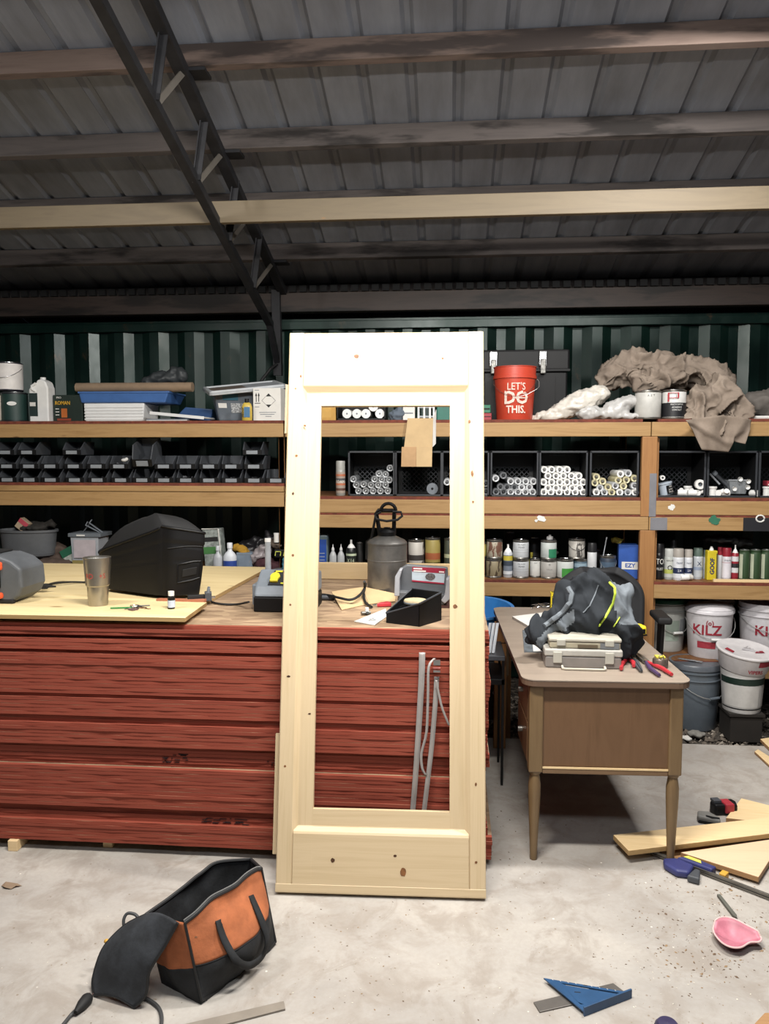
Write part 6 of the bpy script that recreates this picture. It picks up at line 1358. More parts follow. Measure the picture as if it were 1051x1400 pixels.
# pliers
def pliers(lb, px, py, a_, L1, mh1, mh2, spread=.22, head=STL):
    t = thing('pliers', lb, 'pliers', ond(px, py)+Vector((0,0,.002)), a_)
    G().cyl((0,0,.001), (0,0,.016), .012, n=14).obj('pivot', CHR, t, smooth=40)
    for s_ in (1, -1):
        G().prism([(0, 0, .003), (0, s_*.014, .003), (-.02, s_*.016, .003), (-.06, s_*.006, .003), (-.065, s_*.001, .003), (-.02, s_*.0012, .003)], (0, 0, .010)).obj('jaw', head, t, bevel=.002)
        h_ = [(.0, s_*.004, .008), (.025, s_*.012, .008), (L1*.5, s_*(.012+L1*spread*.75), .009), (L1, s_*(.008+L1*spread), .009)]
        G().tube(h_, .0085, 8, taper=[.7, .9, 1.1, .8]).obj('handle', mh1 if s_ > 0 else mh2, t, smooth=40)
    return t
RH = M('handle_red', 'b23038', .42); PH = M('handle_purple', '4a3a5c', .45)
def pliers2(lb, piv, jaw, e1, e2, m1, m2, z0=.002, hm=STL):
    o_ = ond(*piv)+Vector((0, 0, z0)); t = thing('pliers', lb, 'pliers', o_); J = ond(*jaw)-ond(*piv); J.z = 0; n_ = Vector((-J.y, J.x, 0)).normalized()
    G().cyl((0,0,.002), (0,0,.016), .011, n=14).obj('pivot', CHR, t, smooth=40)
    for s_, e, m in ((1, e1, m1), (-1, e2, m2)):
        E_ = ond(*e)-ond(*piv); E_.z = 0; g = G(); up_ = Vector((0, 0, .004))
        G().prism([up_, up_+n_*s_*.014, up_+J*.35+n_*s_*.014, up_+J*.95+n_*s_*.006, up_+J+n_*s_*.0015, up_+J*.3+n_*s_*.001], (0, 0, .010)).obj('jaw', hm, t, bevel=.002)
        side_ = n_*(1 if E_.dot(n_) > 0 else -1)*.010
        G().tube([Vector((0,0,.009)), E_*.2+side_*.6+Vector((0,0,.009)), E_*.55+side_+Vector((0,0,.0095)), E_+Vector((0,0,.0095))], .0085, 8, taper=[.65, .9, 1.1, .85]).obj('handle', m, t, smooth=40)
    return t
pliers2('large pliers with one red and one faded purple handle at the desk edge', (883, 908), (866, 894), (918, 926), (901, 927), RH, PH)
pliers2('short pliers with red grips lying beside the organizer', (858, 904), (852, 892), (849, 918), (866, 914), RH, RH)
pliers2('dark steel pliers lying between the two red handled pairs', (866, 905), (877, 921), (852, 891), (862, 890), DGR, DGR, .0, DGR)
q = ond(904, 914); t = thing('tape_puck', 'small round brown tin with a yellow label near the desk corner', 'tin', q+Vector((0, .02, 0)))
G().lathe([(.028, 0), (.031, .003), (.031, .032), (.027, .038)], 24).obj('body', M('tin_brown', '6f625a', .35, .5, var=.4, scale=40), t, smooth=40); G().box((-.017, -.005, .0385), (.02, .03, .044)).obj('label', M('label_lemon', 'd4c24a', .5), t); G().tube([(.009*math.cos(a*PI/5), -.012, .045+.009*math.sin(a*PI/5)) for a in range(10)], .0018, 6, closed=True).obj('ring', STL, t)
# ================================================================ OFFICE CHAIR
t = thing('office_chair', 'black office chair with a wide rounded back behind the desk', 'chair', (.955, 4.70, -.06), math.radians(-3))
def bk(u, v):
    a = (u-.5)*2; zz = .56+.425*v; ww = .262*(1-.0*v)*(1-max(0, (v-.55)/.45)**2.6*.62)*(1-max(0, .25-v)*.8)
    return (a*ww-.06, .05-.07*(1-a*a)*-1-.05, zz)
g = G().grid(bk, 24, 24); CHB = M('chair_black', '26272a', .75); g.obj('backrest', CHB, t, smooth=60, thick=.05, bevel=.012)
G().prism([(x, y, .44) for x, y in rr(-.28, -.235, .18, .06, .09)], (0, 0, .07)).obj('seat', CHB, t, bevel=.02)
G().box((-.08, .02, .42), (-.02, .06, .75)).obj('back_bracket', BLK, t); G().cyl((-.05, -.08, .12), (-.05, -.08, .44), .028).obj('column', BLK, t)
for k in range(5):
    a_ = k*2*PI/5+.3; b_ = G().bar((-.05, -.08, .1), (-.05+.22*math.cos(a_), -.08+.22*math.sin(a_), .07), .04, .03).obj('leg', BLK, t); G().cyl((-.05+.22*math.cos(a_), -.09+.22*math.sin(a_), .03), (-.05+.22*math.cos(a_), -.06+.22*math.sin(a_), .03), .028).obj('caster', BLK, t)
for sx, hz_ in ((.262, .725), (-.36, .725)):
    G().box((sx-.04, -.30, hz_), (sx+.04, -.05, hz_+.04)).obj('armrest', BLKR, t, bevel=.014, seg=3); G().prism([(sx-.01, -.12, .45), (sx-.01, -.2, .45), (sx-.01, -.24, hz_), (sx-.01, -.14, hz_)], (.022, 0, 0)).obj('arm_support', BLK, t, bevel=.004)
# ================================================================ LEFT OF THE DESK
YB_ = 4.62
p = aty(640, 843, YB_); rx = aty(703, 830, YB_).x-aty(640, 830, YB_).x; zb_ = .53
t = thing('blue_basin', 'round blue plastic basin on a stand left of the desk', 'basin', (aty(650, 830, YB_).x, YB_, zb_), rot=(math.radians(6), 0, 0)); R_ = aty(703, 830, YB_).x-aty(650, 830, YB_).x
G().lathe([(R_*.75, 0), (R_*.78, .01), (R_*.95, .165), (R_*1.0, .17), (R_*1.0, .182), (R_*.92, .18), (R_*.72, .015), (.001, .012)], 40, close=False).obj('body', M('basin_blue', '2f74b5', .4), t, smooth=40); G().cyl((0, 0, .02), (0, .0, .05), R_*.5, n=24).obj('dark_contents', BLKR, t)
t = thing('stand', 'dark wooden stand under the blue basin behind the desk', 'stand', (p.x, YB_-.12, -.06)); 
G().box((-.1, 0, .5), (.26, .3, .585)).obj('top', wood('stand_wood', '6b4d33', '7d5c40', 0, 14), t)
for x in (-.1, .2): G().box((x, .02, 0), (x+.05, .07, .5)).obj('leg', WD['shelfz'], t)
G().box((-.1, .03, .12), (.25, .06, .16)).obj('rail', OFFW, t)
q = aty(684, 850, 4.2); t = thing('wood_block', 'tan wood post end standing between the stack and the desk', 'post', (q.x+.0, 4.2, 0)); G().box((-.03, 0, 0), (.035, .06, q.z-.01)).obj('body', WD['shelfz'], t, bevel=.003); G().box((-.03, -.001, q.z-.12), (.035, 0, q.z-.115)).obj('saw_cut', BLK, t)
for i, (px, dx) in enumerate(((664, 0), (669, .02), (674, .04))):
    a, b = aty(px, 893, 3.75), aty(px+6, 852, 3.95); o = thing('metal_channel', 'grey metal channel leaning beside the stack, %s of three' % ['nearest to the stack', 'middle', 'nearest to the desk'][i], 'metal strip', a)
    v_ = b-a; G().bar((0, 0, 0), v_, .014, .003).obj('web', LGR, o); G().bar(Vector((.006, -.004, 0)), v_+Vector((.006, -.004, 0)), .002, .010).obj('flange', LGR, o)
t = thing('tool_cart', 'dark cart in the gap between the stack and the desk carrying channels', 'cart', (aty(672, 900, 3.8).x, 3.72, 0)); G().box((-.05, 0, .62), (.06, .3, .645)).obj('top', DGR, t, bevel=.003); G().box((-.05, 0, .50), (.06, .3, .53)).obj('shelf', BLK, t, bevel=.003)
for x in (-.05, .045): 
    for y in (0, .285): G().box((x, y, 0), (x+.012, y+.012, .62)).obj('leg', BLK, t)
t = thing('machine', 'dark machine in shade between the stack and the desk', 'machine', (aty(684, 900, 4.25).x, 4.25, 0)); G().box((-.12, 0, .14), (.02, .1, .52)).obj('body', BLK, t, bevel=.01); G().box((-.12, -.02, .44), (.02, 0, .47)).obj('shelf', DGR, t); G().box((-.12, -.03, .36), (.02, 0, .38)).obj('ledge', DGR, t)
for x, zz in ((-.03, .30), (-.01, .25)): G().cyl((x, -.012, zz), (x, 0, zz), .012, n=12).obj('knob', LGR, t)
for x in (-.11, .0): G().box((x, .02, 0), (x+.02, .09, .14)).obj('leg', BLK, t)
# ================================================================ BUCKETS
bucket('white bucket with a dark green lid on the bottom shelf behind the chair', (aty(908, 860, 5.16).x, 5.16, ZB+.001), r=.135, h=.335, col='b3b5b1', lid='1d4a37', rz_=.35, hz=.38, patch=[(-.55, .15, .22, .62, '9aa79c', 'label'), (.2, .8, .3, .64, '8f9396', 'label')])
bucket('large white bucket with red KILZ print and a domed lid on the bottom shelf', (aty(969, 860, 5.01).x, 5.01, ZB+.001), r=.141, h=.30, col='c9c6c9', lid='cfccd0', rz_=0, hz=.42, ribs=False, patch=[(-.85, .0, .22, .36, '9c3440', 'red_panel')], words=[('KILZ', .085, .60, '8e2634', -.42, 1.05), ('(o)', .04, .76, '8e2634', -.28, 1)])
bk_ = [o for o in bpy.data.objects if o.get('label', '').startswith('large white bucket with red KILZ')][0]
G().lathe([(.147, .306), (.13, .325), (.07, .338), (.001, .34)], 36, close=False).obj('lid_dome', rgb_m('cfccd0', .35), bk_, smooth=60)
bucket('grey white bucket standing behind the KILZ bucket on the bottom shelf', (aty(972, 850, 5.36).x, 5.38, ZB+.001), r=.15, h=.36, col='8b8a8b', handle=False)
bucket('white KILZ bucket with ribbed collar at the right edge of the bottom shelf', (aty(1044, 860, 5.04).x, 5.04, ZB+.001), r=.152, h=.34, col='c4c2c6', lid=None, rz_=0, hz=.52, patch=[(.0, .9, .14, .32, '9c3440', 'red_panel')], words=[('KILZ', .085, .52, '8e2634', -.12, 1.05), ('(o)', .04, .66, '8e2634', .1, 1)])
lump('green_rag', [((0,0,.04), (.06,.05,.05)), ((.02,0,.1), (.04,.04,.04))], .01, M('rag_olive', '2f3a22', .9), lambda c, n: c+n*.02*(ridged(c, 14)-1), loc=on(1004, 0, 5.05, ZB+.02)); tag(bpy.data.objects['green_rag'], 'dark olive rag wedged between the two KILZ buckets', 'rag')
GZ = -.06
q = atz(1014, 966, GZ); qy = 4.66
bucket('white bucket with a black band standing on the gravel under a second lid', (aty(1014, 940, qy).x, qy, .111), r=.122, h=.245, col='c4c3c2', handle=False, ribs=False, patch=[(-1.3, .55, .16, .66, 'b9b7b4', 'paper_label'), (.58, 1.4, .16, .66, 'aaa9a7', 'paper_label'), (-1.6, 1.6, .70, .86, '12261f', 'black_band'), (-1.6, 1.6, .10, .13, '1a1a1c', 'black_line')])
o = bpy.data.objects.new('x', None); bpy.data.objects.remove(o)
qx = aty(1014, 940, qy).x
t = bucket('white lidded paint pail with red print stacked on the banded bucket', (qx+.0, qy, .111+.252), r=.155, h=.115, col='c9c6c8', lid='d0cdce', ribs=False, handle=False, words=[('VIPERS', .03, .25, '8e2634', .15, 1.0)], patch=[(.2, .75, .55, .85, '8e2634', 'red_panel')], rot=(math.radians(9), math.radians(4), 0))
o = thing('wood_crate', 'low dark timber block under the banded white bucket on the gravel', 'block', (qx, 4.66, GZ)); G().box((-.09, -.09, 0), (.09, .1, .17)).obj('body', M('dark_timber', '221d19', .9), o, bevel=.004); G().box((-.1, -.1, .155), (.1, .11, .1705)).obj('top_board', M('dark_timber', '221d19', .9), o)
G().prism([(.03, -.06, .1195), (.09, -.045, .1195), (.085, -.02, .1195), (.05, -.03, .1195)], (0, 0, .001)).obj('red_sticker', rgb_m('8e2634'), t); G().prism([(-.13, -.03, .118), (-.10, -.08, .118), (-.085, -.06, .118), (-.11, -.01, .118)], (0, 0, .002)).obj('red_sticker', rgb_m('8e2634'), t)
for k in range(5): G().tube([(-.03+.0*k, -.02-.0*k, .121), (.02+.01*k, .03-.018*k, .121)], .002, 5).obj('lid_rib', rgb_m('b5b2b4'), t)
q = atz(957, 1001, GZ)
t = bucket('slate grey lidded bucket on the gravel right of the desk', (q.x+.0, q.y+.135, GZ), r=.152, h=.40, col='5d656d', lid='5a5f66', rz_=math.radians(28), hz=.52)
G().prism([(-.10, .02, .4082), (.02, -.06, .4082), (.035, -.035, .4082), (-.085, .045, .4082)], (0, 0, .001)).obj('lid_sticker', M('sticker_grey', '8d9094', .5, var=.7, scale=80), t, (0,0,-.0), (0,0,math.radians(-28)))
def fpaint(u, v): a = .95+.16*u; zz = .05+.24*v; rr2 = .132+.016*v; return (rr2*math.sin(a), -rr2*math.cos(a), zz)
G().grid(fpaint, 3, 3).obj('paint_drip', M('drip_pale', '8d9294', .5), t, smooth=40, rot=(0,0,math.radians(-28)))
# ================================================================ FLOOR: wood, clamp, square, respirator
def plank_on(lb, pts, z0, th_, m, bev=.003, nm='wood_plank', sm=None):
    P_ = [atz(px, py, z0+th_) for px, py in pts]; o_ = P_[0].copy(); o_.z = z0
    ob = G().prism([Vector((p.x-o_.x, p.y-o_.y, 0)) for p in P_], (0, 0, th_), 0, 1).obj(nm, [m, sm or m], loc=o_, bevel=bev); return tag(ob, lb, 'wood')
PK2 = wood('plank_pinkish', 'cdae8c', 'd8bc9c', 0, 14, .6, kcol='6d4a2c')
PKD = wood('plank_end_brown', '8f6b47', 'a07a52', 0, 30)
plank_on('wide pale board lying under the front right desk leg', [(838, 1141), (859, 1163), (1130, 1130), (1130, 1108)], .036, .022, WD['plank'], sm=WD['plyedge'])
plank_on('pinkish board with sawdust right of the clamp', [(930, 1165), (1037, 1199), (1062, 1160), (1062, 1146)], .013, .022, PK2, sm=PKD)
plank_on('pale board end behind the red and black tool', [(992, 1118), (1013, 1091), (1120, 1118), (1120, 1132)], .002, .02, WD['plank'], sm=PKD)
plank_on('short board tipping out of frame at the back right of the slab', [(1039, 1010), (1080, 1050), (1095, 1040), (1052, 1008)], .002, .02, WD['plank'], sm=PKD)
plank_on('second board tipping out of frame right of the slab', [(1031, 1027), (1080, 1072), (1085, 1055), (1036, 1024)], .002, .014, WD['plank'], sm=PKD)
plank_on('narrow wood lath under the pale board by the desk leg', [(905, 1168), (935, 1182), (1000, 1165), (960, 1150)], .001, .011, PKD)
plank_on('flat grey wood scrap at the lower right corner of the floor', [(1030, 1400), (1045, 1384), (1075, 1384), (1075, 1410)], .001, .015, PKD)
# bar clamp
a, b = atz(960, 1192, .012), atz(1075, 1236, .012); d_ = (b-a).normalized()
t = thing('bar_clamp', 'quick bar clamp with purple blue handle and yellow pad on the floor', 'clamp', (a.x, a.y, 0), math.atan2(d_.y, d_.x))
G().box((-.23, -.004, .004), ((b-a).length, .004, .024)).obj('bar', STL, t, bevel=.001); G().box((-.2, -.0055, .011), ((b-a).length, -.004, .014)).obj('groove', M('groove_dark', '2b2926', .6), t)
HC = M('clamp_blue', '34386a', .45)
G().prism([(-.10, -.005, .002), (.035, .0, .002), (.04, .035, .002), (-.03, .04, .002), (-.075, .03, .002)], (0, 0, .034)).obj('body', HC, t, bevel=.006)
G().prism([(-.12, -.075, .002), (-.06, -.095, .002), (-.02, -.07, .002), (-.03, -.005, .002), (-.10, -.0, .002), (-.14, -.04, .002)], (0, 0, .03)).obj('handle', HC, t, bevel=.01, seg=3)
G().prism([(-.02, -.095, .002), (.025, -.085, .002), (.0, -.02, .002), (-.02, -.02, .002)], (0, 0, .026)).obj('trigger', DGR, t, bevel=.006)
G().prism([(-.08, .012, .0365), (-.01, .012, .0365), (-.02, .03, .0365), (-.07, .03, .0365)], (0, 0, .002)).obj('label', M('hi_yellow', 'cfd05a', .5), t)
G().box((.06, .005, .0), (.085, .04, .03)).obj('pad', M('pad_orange', 'c99a3c', .5), t, bevel=.003)
# battery, grey tool part
t = thing('tool_battery', 'black battery with a red plate lying before the pale board end', 'battery', atz(990, 1112, 0), .2)
G().prism([(-.055, -.02, 0), (.045, -.03, 0), (.06, .01, 0), (.055, .04, 0), (-.04, .045, 0), (-.06, .02, 0)], (0, 0, .05)).obj('case', BLK, t, bevel=.008); G().box((-.012, -.034, .012), (.03, .03, .056)).obj('red_plate', M('plate_red', 'a8303c', .45), t, bevel=.006); G().box((-.05, .0, .05), (-.015, .035, .06)).obj('rail', DGR, t)
t = thing('grey_clip', 'grey ribbed plastic tool foot lying left of the red plated battery', 'tool part', atz(968, 1124, 0), -.3)
G().prism([(-.045, -.02, 0), (.05, -.025, 0), (.045, .01, 0), (.0, .05, 0), (-.045, .04, 0)], (0, 0, .03)).obj('body', M('clip_greyish', '7b7a76', .5), t, bevel=.008); G().box((-.04, -.028, .004), (.045, -.018, .012)).obj('slot', BLK, t); G().tube([(-.01, -.01, .031), (.015, -.018, .032), (.045, -.015, .031)], .004, 6).obj('rib', BLK, t)
# pencil
a, b = atz(982, 1224, .006), atz(1007, 1256, .006); o = thing('wood_pencil', 'dark worn carpenter stick lying above the pink shell', 'stick', (b+a)/2, math.atan2((b-a).y, (b-a).x)); L2 = (b-a).length/2
G().prism([(-L2, -.006, -.005), (L2*.8, -.007, -.005), (L2, 0, -.005), (L2*.8, .007, -.005), (-L2, .006, -.005)], (0, 0, .010)).obj('shaft', M('stick_grey', '5a5a52', .7), o, bevel=.001); G().cyl((L2*.8, 0, 0), (L2*1.05, 0, 0), .005, .001, 8).obj('tip', IK, o)
# pink shell
q = atz(1008, 1284, 0); t = thing('pink_shell', 'broken pink curved plastic shell with a white rim on the floor', 'plastic piece', q, .0)
PKM = M('shell_pink', 'bd7484', .5, var=.25)
def pf(u, v):
    a = -.2+u*2*PI*.62+2.0; rr2 = .08*v; x, y = rr2*math.cos(a)*1.2, rr2*math.sin(a)*.95
    return (x, y, .006+.018*v*v*(1+.8*math.sin(a*1.0+1.2)))
pts = [(975, 1277), (977, 1267), (987, 1262), (1002, 1264), (1020, 1273), (1039, 1284), (1038, 1291), (1025, 1292), (1012, 1299), (997, 1298), (984, 1290)]
W = [atz(px, py, .02)-q for px, py in pts]; cen = sum((Vector(w_) for w_ in W), Vector())/len(W)
def shell(u, v):
    n_w = len(W); k = u*n_w; i = int(k) % n_w; f = k-int(k); a, b, c_, d = W[i-1], W[i], W[(i+1) % n_w], W[(i+2) % n_w]; e = .5*((2*b)+(c_-a)*f+(2*a-5*b+4*c_-d)*f*f+(3*b-a-3*c_+d)*f**3); p_ = cen.lerp(e, v)
    return (p_.x, p_.y, .003+.026*v**2.2+(.012*v*v if i in (1, 2, 3, 4) else 0))
g = G().grid(shell, 44, 8); g.obj('shell', PKM, t, smooth=80, thick=.0035)
G().tube([Vector(shell(u/44, 1.0)) for u in range(44)], .0028, 6, closed=True).obj('rim', M('rim_pinkwhite', 'dcb9b6', .6), t, smooth=40)
# speed square on a steel rule
zsq = .010
t = thing('speed_square', 'blue triangular speed square lying on a steel bar', 'square', (.298, 2.321, 0)); o_ = Vector((.298, 2.321, 0))
SQ = M('square_blue', '264a70', .4, var=.15)
V = [atz(743, 1337, .014)-o_, atz(862, 1357, .014)-o_, atz(797, 1382, .014)-o_]
V = [Vector((v.x, v.y, .010)) for v in V]
cenq = sum(V, Vector())/3
def tri(k, off=Vector()): return [cenq+(v-cenq)*k+off for v in V]
g = G(); outer = tri(1.0)
# plate with slots cut: build as strips around two slots
A_, B_, C_ = V
def bl2(a, b): return A_+(B_-A_)*a+(C_-A_)*b
def quad(a0, b0, a1, b1, a2, b2, a3, b3): g.prism([bl2(a0,b0), bl2(a1,b1), bl2(a2,b2), bl2(a3,b3)], (0,0,.004))
quad(0,0, 1,0, .94,.06, .04,.02); quad(.94,.06, 1,0, 0,1, .06,.90); quad(.04,.02, .06,.90, 0,1, 0,0)
quad(.04,.02, .94,.06, .86,.08, .16,.08); quad(.04,.02, .16,.08, .07,.78, .06,.90)
quad(.20,.14, .78,.14, .12,.76, .08,.70)
quad(.78,.14, .86,.08, .94,.06, .06,.90); quad(.07,.78, .12,.76, .78,.14, .06,.90); quad(.16,.08, .20,.14, .08,.70, .07,.74)
g.obj('plate', SQ, t)
n2 = (B_-C_).cross(Vector((0,0,1))).normalized()
G().bar(C_+n2*.003+Vector((0,0,.0)), B_+n2*.003, .006, .036).obj('fence', SQ, t, bevel=.0012)
for a_, b_, c_, d2 in ((.2, .35, .28, .33), (.45, .02, .5, .02)): G().bar(bl2(a_, b_)+Vector((0,0,.0042)), bl2(c_, d2)+Vector((0,0,.0042)), .003, .0006).obj('marking', IK, t)
for k in range(9): G().bar(bl2(.1+.09*k, .0)+Vector((0,0,.0042)), bl2(.1+.09*k, .03)+Vector((0,0,.0042)), .0012, .0005).obj('graduation', OFFW, t)
P4 = [atz(729, 1370, .004), atz(737.5, 1383.5, .004), atz(855, 1357, .004), atz(838, 1344, .004)]
o_ = P4[0].copy(); o_.z = 0
o = G().prism([Vector((p.x-o_.x, p.y-o_.y, .0005)) for p in P4], (0, 0, .004)).obj('steel_bar', M('bar_grey', '6b6763', .45, .5), loc=o_, bevel=.001); tag(o, 'flat grey steel bar under the blue speed square', 'bar')
P4 = [atz(235, 1404, .006), atz(388, 1368.5, .006), atz(390, 1379, .006), atz(262, 1412, .006)]; o_ = P4[0].copy(); o_.z = 0
o = G().prism([Vector((p.x-o_.x, p.y-o_.y, .0005)) for p in P4], (0, 0, .006)).obj('wood_strip', M('bar_taupe', '827a70', .6), loc=o_, bevel=.001); tag(o, 'flat taupe strip on the floor in front of the tool bag', 'strip')
q = atz(912, 1408, 0); t = thing('plastic_disc', 'dark purple round cap at the bottom edge of the floor', 'cap', q); G().lathe([(.034, 0), (.034, .012), (.026, .022), (.001, .024)], 24, close=False).obj('body', M('cap_purple', '2f2a4a', .45), t, smooth=40); G().lathe([(.036, 0), (.036, .004)], 24, close=False).obj('rim', BLK, t, smooth=40)
# dead leaf
q = atz(15, 1212, 0); W = [atz(px, py, 0)-q for px, py in ((2, 1212), (8, 1208.5), (18, 1208), (24, 1211), (30, 1212), (22, 1214), (15, 1216.5), (6, 1216))]
o = G().prism([Vector((w_.x, w_.y, .002+.006*(i % 2))) for i, w_ in enumerate(W)], (0, 0, .0012)).obj('dead_leaf', M('leaf_brown', '84705c', .8), loc=q); tag(o, 'brown dead leaf on the floor before the left end of the stack', 'leaf')
# sawdust, chips, grit
g = G(); rnd = random.Random(21)
def chip(x, y, s_, m):
    a_ = rnd.uniform(0, PI); dx, dy = math.cos(a_)*s_, math.sin(a_)*s_; w_ = rnd.uniform(.25, .7)
    g.add([(x-dx, y-dy, .0006), (x+dy*w_, y-dx*w_, .0008), (x+dx, y+dy, .0006), (x-dy*w_, y+dx*w_, .0008), (x, y, s_*.55)], [(0,1,4), (1,2,4), (2,3,4), (3,0,4)], m)
for i in range(900):
    px, py = (rnd.gauss(960, 70), rnd.gauss(1262, 55)) if i % 3 else (rnd.uniform(400, 1050), rnd.uniform(1190, 1400))
    if py < 1120: continue
    p = atz(px, py, 0); chip(p.x, p.y, rnd.choice((.0012, .0018, .0025, .004)), rnd.choice((0, 0, 1, 1, 2)))
for i in range(260):
    p = atz(rnd.uniform(0, 1050), rnd.uniform(1170, 1400), 0); chip(p.x, p.y, rnd.choice((.001, .002, .003)), rnd.choice((0, 1, 2)))
for i in range(90):
    p = atz(rnd.choice((905, 940, 968, 1000, 1030))+rnd.gauss(0, 14), rnd.choice((1215, 1258, 1300, 1322))+rnd.gauss(0, 9), 0); chip(p.x, p.y, rnd.choice((.005, .006, .008)), rnd.choice((0, 0, 1)))
for i in range(60):
    p = atz(rnd.gauss(700, 60), rnd.uniform(1060, 1180), 0); chip(p.x, p.y, rnd.choice((.002, .003, .005)), 0)
tag(g.obj('sawdust', [M('chip_brown', '6a5644', .9), M('chip_tan', '947a5c', .9), M('chip_pale', 'd9d2c4', .9)]), 'scattered sawdust, wood chips and grit on the concrete floor', 'sawdust', kind='stuff')
# ================================================================ TOOL BAG
BA, BB, BC = Vector((-.722, 2.119, 0)), Vector((-.567, 2.41, 0)), Vector((-.872, 2.20, 0)); BD = BC+(BB-BA)
t = thing('tool_bag', 'open black and orange canvas tool bag with dropped lid flap on the floor', 'bag', BA); O_ = BA
def up(px, py, Y): return aty(px, py, Y)-O_
TA, TB = up(252, 1262, 2.135), up(357, 1188, 2.40); TC, TD = up(199, 1251, 2.21), up(343, 1175, 2.50)
rimF = [TA, up(286, 1233, 2.20), up(320, 1211, 2.29), up(345, 1192, 2.37), TB]
rimB = [TC, up(241, 1221, 2.30), up(272, 1196, 2.38), up(299, 1179, 2.44), TD]
def cat(P_, t_):
    k = t_*(len(P_)-1); i = min(int(k), len(P_)-2); f = k-i; a, b, c_, d = P_[max(i-1, 0)], P_[i], P_[i+1], P_[min(i+2, len(P_)-1)]
    return .5*((2*b)+(c_-a)*f+(2*a-5*b+4*c_-d)*f*f+(3*b-a-3*c_+d)*f**3)
A0, B0_, C0, D0 = BA-O_, BB-O_, BC-O_, BD-O_
nF = Vector(((BB-BA).y, -(BB-BA).x, 0)).normalized()
ORM = M('canvas_orange', 'a9623c', .85, var=.22, scale=18, bump=.3); BKM = M('canvas_black', '1f2124', .85, var=.6, scale=16, bump=.3)
def wr(u, v, s_, k=.008): return k*noise.noise(Vector((u*5+s_, v*4, s_)))
def bagF(u, v):
    b = A0.lerp(B0_, u); b.z = .0+.012*abs(2*u-1)**3; tt = cat(rimF, u); p_ = b.lerp(tt, v); bul = .062*math.sin(PI*min(v*1.15, 1))*(1-abs(2*u-1)**2.2)
    p_ += nF*(bul+wr(u, v, 1, .012)*(1-abs(2*u-1)**3)); return p_
def bagB(u, v):
    b = C0.lerp(D0, u); tt = cat(rimB, u); return b.lerp(tt, v)-nF*(.02*math.sin(PI*v)+wr(u, v, 5, .01))*math.sin(PI*u)
dirL = (A0-B0_).normalized()
def bagL(u, v):
    b = C0.lerp(A0, u); tt = TC.lerp(TA, u); return b.lerp(tt, v)+dirL*(.025*math.sin(PI*v)*math.sin(PI*u)*(1-v)+wr(u, v, 9, .008)*math.sin(PI*u))
def bagR(u, v):
    b = B0_.lerp(D0, u); tt = TB.lerp(TD, u); return b.lerp(tt, v)-dirL*(.03*math.sin(PI*v)*math.sin(PI*u))
sp = lambda u: .45+.06*u
G().grid(lambda u, v: bagF(u, sp(u)*v), 40, 16, m=1).grid(lambda u, v: bagF(u, sp(u)+(1-sp(u))*v), 40, 18, m=0).obj('front_panel', [ORM, BKM], t, smooth=80, thick=.004)
G().grid(lambda u, v: bagL(u, (.30+.15*u)*v), 16, 12, m=1).grid(lambda u, v: bagL(u, (.30+.15*u)+(.70-.15*u)*v), 16, 18, m=0).obj('end_panel', [ORM, BKM], t, smooth=80, thick=.004)
G().grid(bagR, 12, 16, m=0).obj('end_panel', BKM, t, smooth=80, thick=.004)
G().grid(bagB, 30, 16, m=0).obj('back_panel', BKM, t, smooth=80, thick=.004)
G().add([A0+Vector((0,0,.004)), B0_+Vector((0,0,.006)), D0+Vector((0,0,.004)), C0+Vector((0,0,.004))], [(0,1,2,3)]).obj('base', BKM, t, thick=.005)
G().tube([bagF(u/30, 1) for u in range(31)]+[bagR(u/8, 1) for u in range(1, 8)]+[bagB(1-u/30, 1) for u in range(31)], .006, 8).obj('zip_rim', M('zip_black', '17181a', .6), t, smooth=40)
G().tube([bagF(u/40, 1.0)+Vector((0,0,.007))-nF*.003 for u in range(41)], .0022, 6).obj('zip_teeth', M('zip_grey', '6b6b6a', .5), t, smooth=40)
for fn, nm in ((lambda v: bagF(0, v), 'piping'), (lambda v: bagF(1, v)*1.0, 'piping'), (lambda v: bagR(1, v), 'piping')): G().tube([fn(v/16)+nF*.002 for v in range(17)], .0042, 6).obj(nm, M('zip_black', '17181a', .6), t, smooth=40)
G().tube([bagF(u/20, 0) for u in range(21)], .006, 6).obj('piping', M('zip_black', '17181a', .6), t, smooth=40)
G().tube([bagF(u/24, sp(u/24))+nF*.003 for u in range(25)], .0016, 5).obj('seam', BKM, t)
# flap
E1 = [TC, up(173, 1264, 2.21), up(150, 1285, 2.20), up(137, 1305, 2.19), up(127, 1340, 2.16), up(129, 1361, 2.125)]
E2 = [TA+Vector((-.02, 0, 0)), up(226, 1292, 2.12), up(212, 1314, 2.105), up(203, 1332, 2.10), up(199, 1360, 2.09), up(184, 1379, 2.085)]
E1[-1].z = .004; E2[-1].z = .004
def flap(u, v): return cat(E1, v).lerp(cat(E2, v), u)+Vector((0, 0, .016*math.sin(PI*u)))+Vector((-.010, -.012, 0))*math.sin(PI*u)*math.sin(PI*v)
fo = G().grid(flap, 14, 30).obj('flap', M('canvas_grey_black', '2e3136', .85, var=.5, scale=14, bump=.3), t, smooth=80, thick=.008)
G().tube([flap(0, v/24) for v in range(25)]+[flap(u/8, 1) for u in range(1, 8)]+[flap(1, 1-v/24) for v in range(25)], .005, 6).obj('flap_binding', M('zip_black', '17181a', .6), fo, smooth=40)
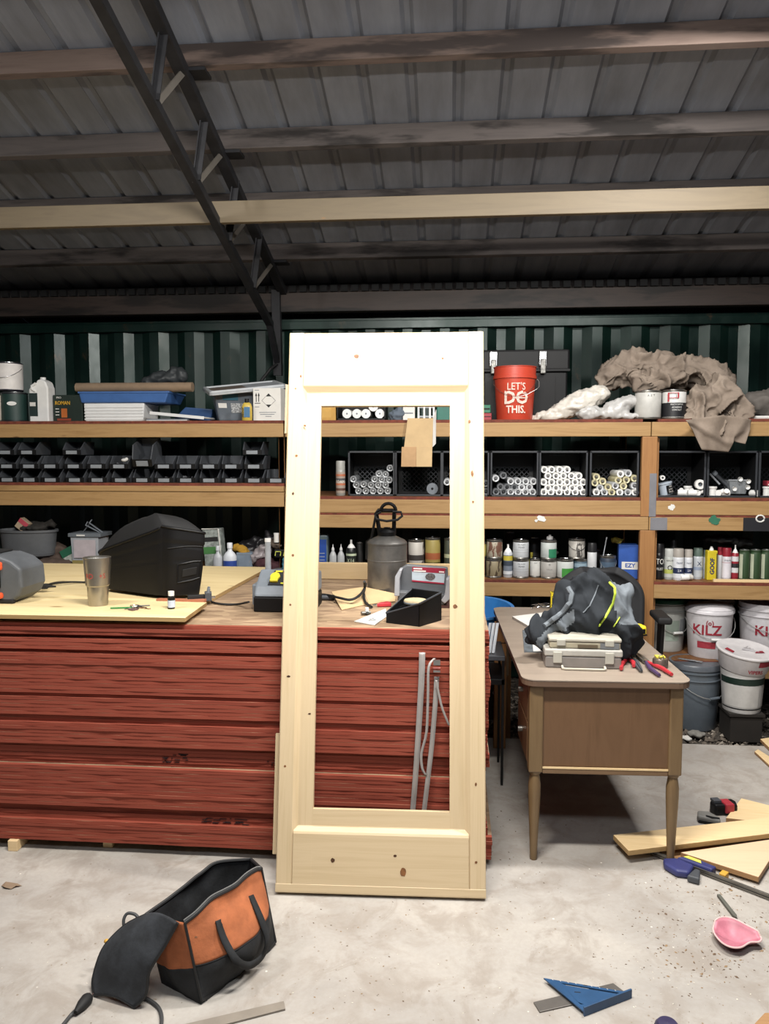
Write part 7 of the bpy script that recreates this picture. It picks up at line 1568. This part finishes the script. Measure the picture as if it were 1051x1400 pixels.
# handle
bpy.context.view_layer.update()
def onbag(px, py, off):
    d_ = _ray(px, py); best = None
    # sight line meets the front panel grid: nearest sample
    for i in range(61):
        for j in range(61):
            w_ = bagF(i/60, j/60)+O_-Vector((0, 0, CH)); k = w_.dot(d_)/d_.dot(d_); e = (w_-d_*k).length/k
            if best is None or e < best[0]: best = (e, w_+Vector((0, 0, CH))-O_)
    return best[1]+nF*off
hp = [(298, 1258, .004), (301, 1272, .008), (306, 1290, .012), (319, 1311, .018), (334, 1316, .02), (352, 1304, .02), (360, 1282, .018), (352, 1254, .014), (341, 1224, .004)]
H3 = [onbag(*h_) for h_ in hp]
def ribbon(P_, w_, nm, m, par, N=48, wd=None):
    g = G(); Q = [cat(P_, k/N) for k in range(N+1)]
    def side(k):
        d_ = (Q[min(k+1, N)]-Q[max(k-1, 0)]).normalized(); return d_.cross(nF).normalized()
    g.grid(lambda u, v: Q[round(v*N)]+side(round(v*N))*(u-.5)*w_, 2, N)
    return g.obj(nm, m, par, thick=.004, smooth=60)
ribbon(H3, .022, 'handle', BKM, t)
# logo mark on the orange panel
e = onbag(265, 1283, .0035); G().prism([e+Vector((-.006, 0, -.004)), e+Vector((.006, .004, .002)), e+Vector((-.001, 0, .006))], nF*.0006).obj('badge', M('badge_pale', 'b58a6a', .7), t)
# cable by the bag
zc = .006
cord('power_cord', 'grey black cord running from the plug in front of the bag flap', [atz(75, 1415, zc), atz(88, 1399, zc), atz(97, 1388, zc), atz(106, 1379, zc+.012)], .0055, m=M('cord_grey', '3b3c3d', .6))
cord('power_cord', 'grey cord emerging below the flap towards the wood strip', [atz(190, 1361, zc), atz(205, 1368, zc), atz(217, 1378, zc), atz(221, 1392, zc), atz(219, 1412, zc)], .0055, m=M('cord_grey', '3b3c3d', .6))
cord('power_cord', 'loop of grey cord showing above the bag flap', [aty(170, 1272, 2.26), aty(169, 1258, 2.27), aty(174, 1249, 2.28), aty(184, 1250, 2.28), aty(190, 1256, 2.27)], .005, m=M('cord_grey', '3b3c3d', .6))
a, b = atz(106, 1381, .014), atz(120, 1364, .016); d_ = (b-a).normalized()
o = thing('plug', 'black power plug lying on the floor left of the bag flap', 'plug', a, math.atan2(d_.y, d_.x)); G().lathe([(.006, -.01), (.010, .0), (.016, .02), (.018, .045), (.014, .055)], 14).obj('body', BLKR, o, smooth=40, rot=(0, PI/2, 0))
for dy in (-.006, .006): G().box((.055, dy-.001, -.003), (.07, dy+.001, .003)).obj('prong', CHR, o)
o = lump('yellow_tag', [((0,0,0), (.01,.008,.008))], .003, M('tag_amber', 'c9983c', .5), loc=aty(146, 1287, 2.235)); o.location.z = max(o.location.z, .01); tag(o, 'small amber tag beside the bag flap', 'tag')
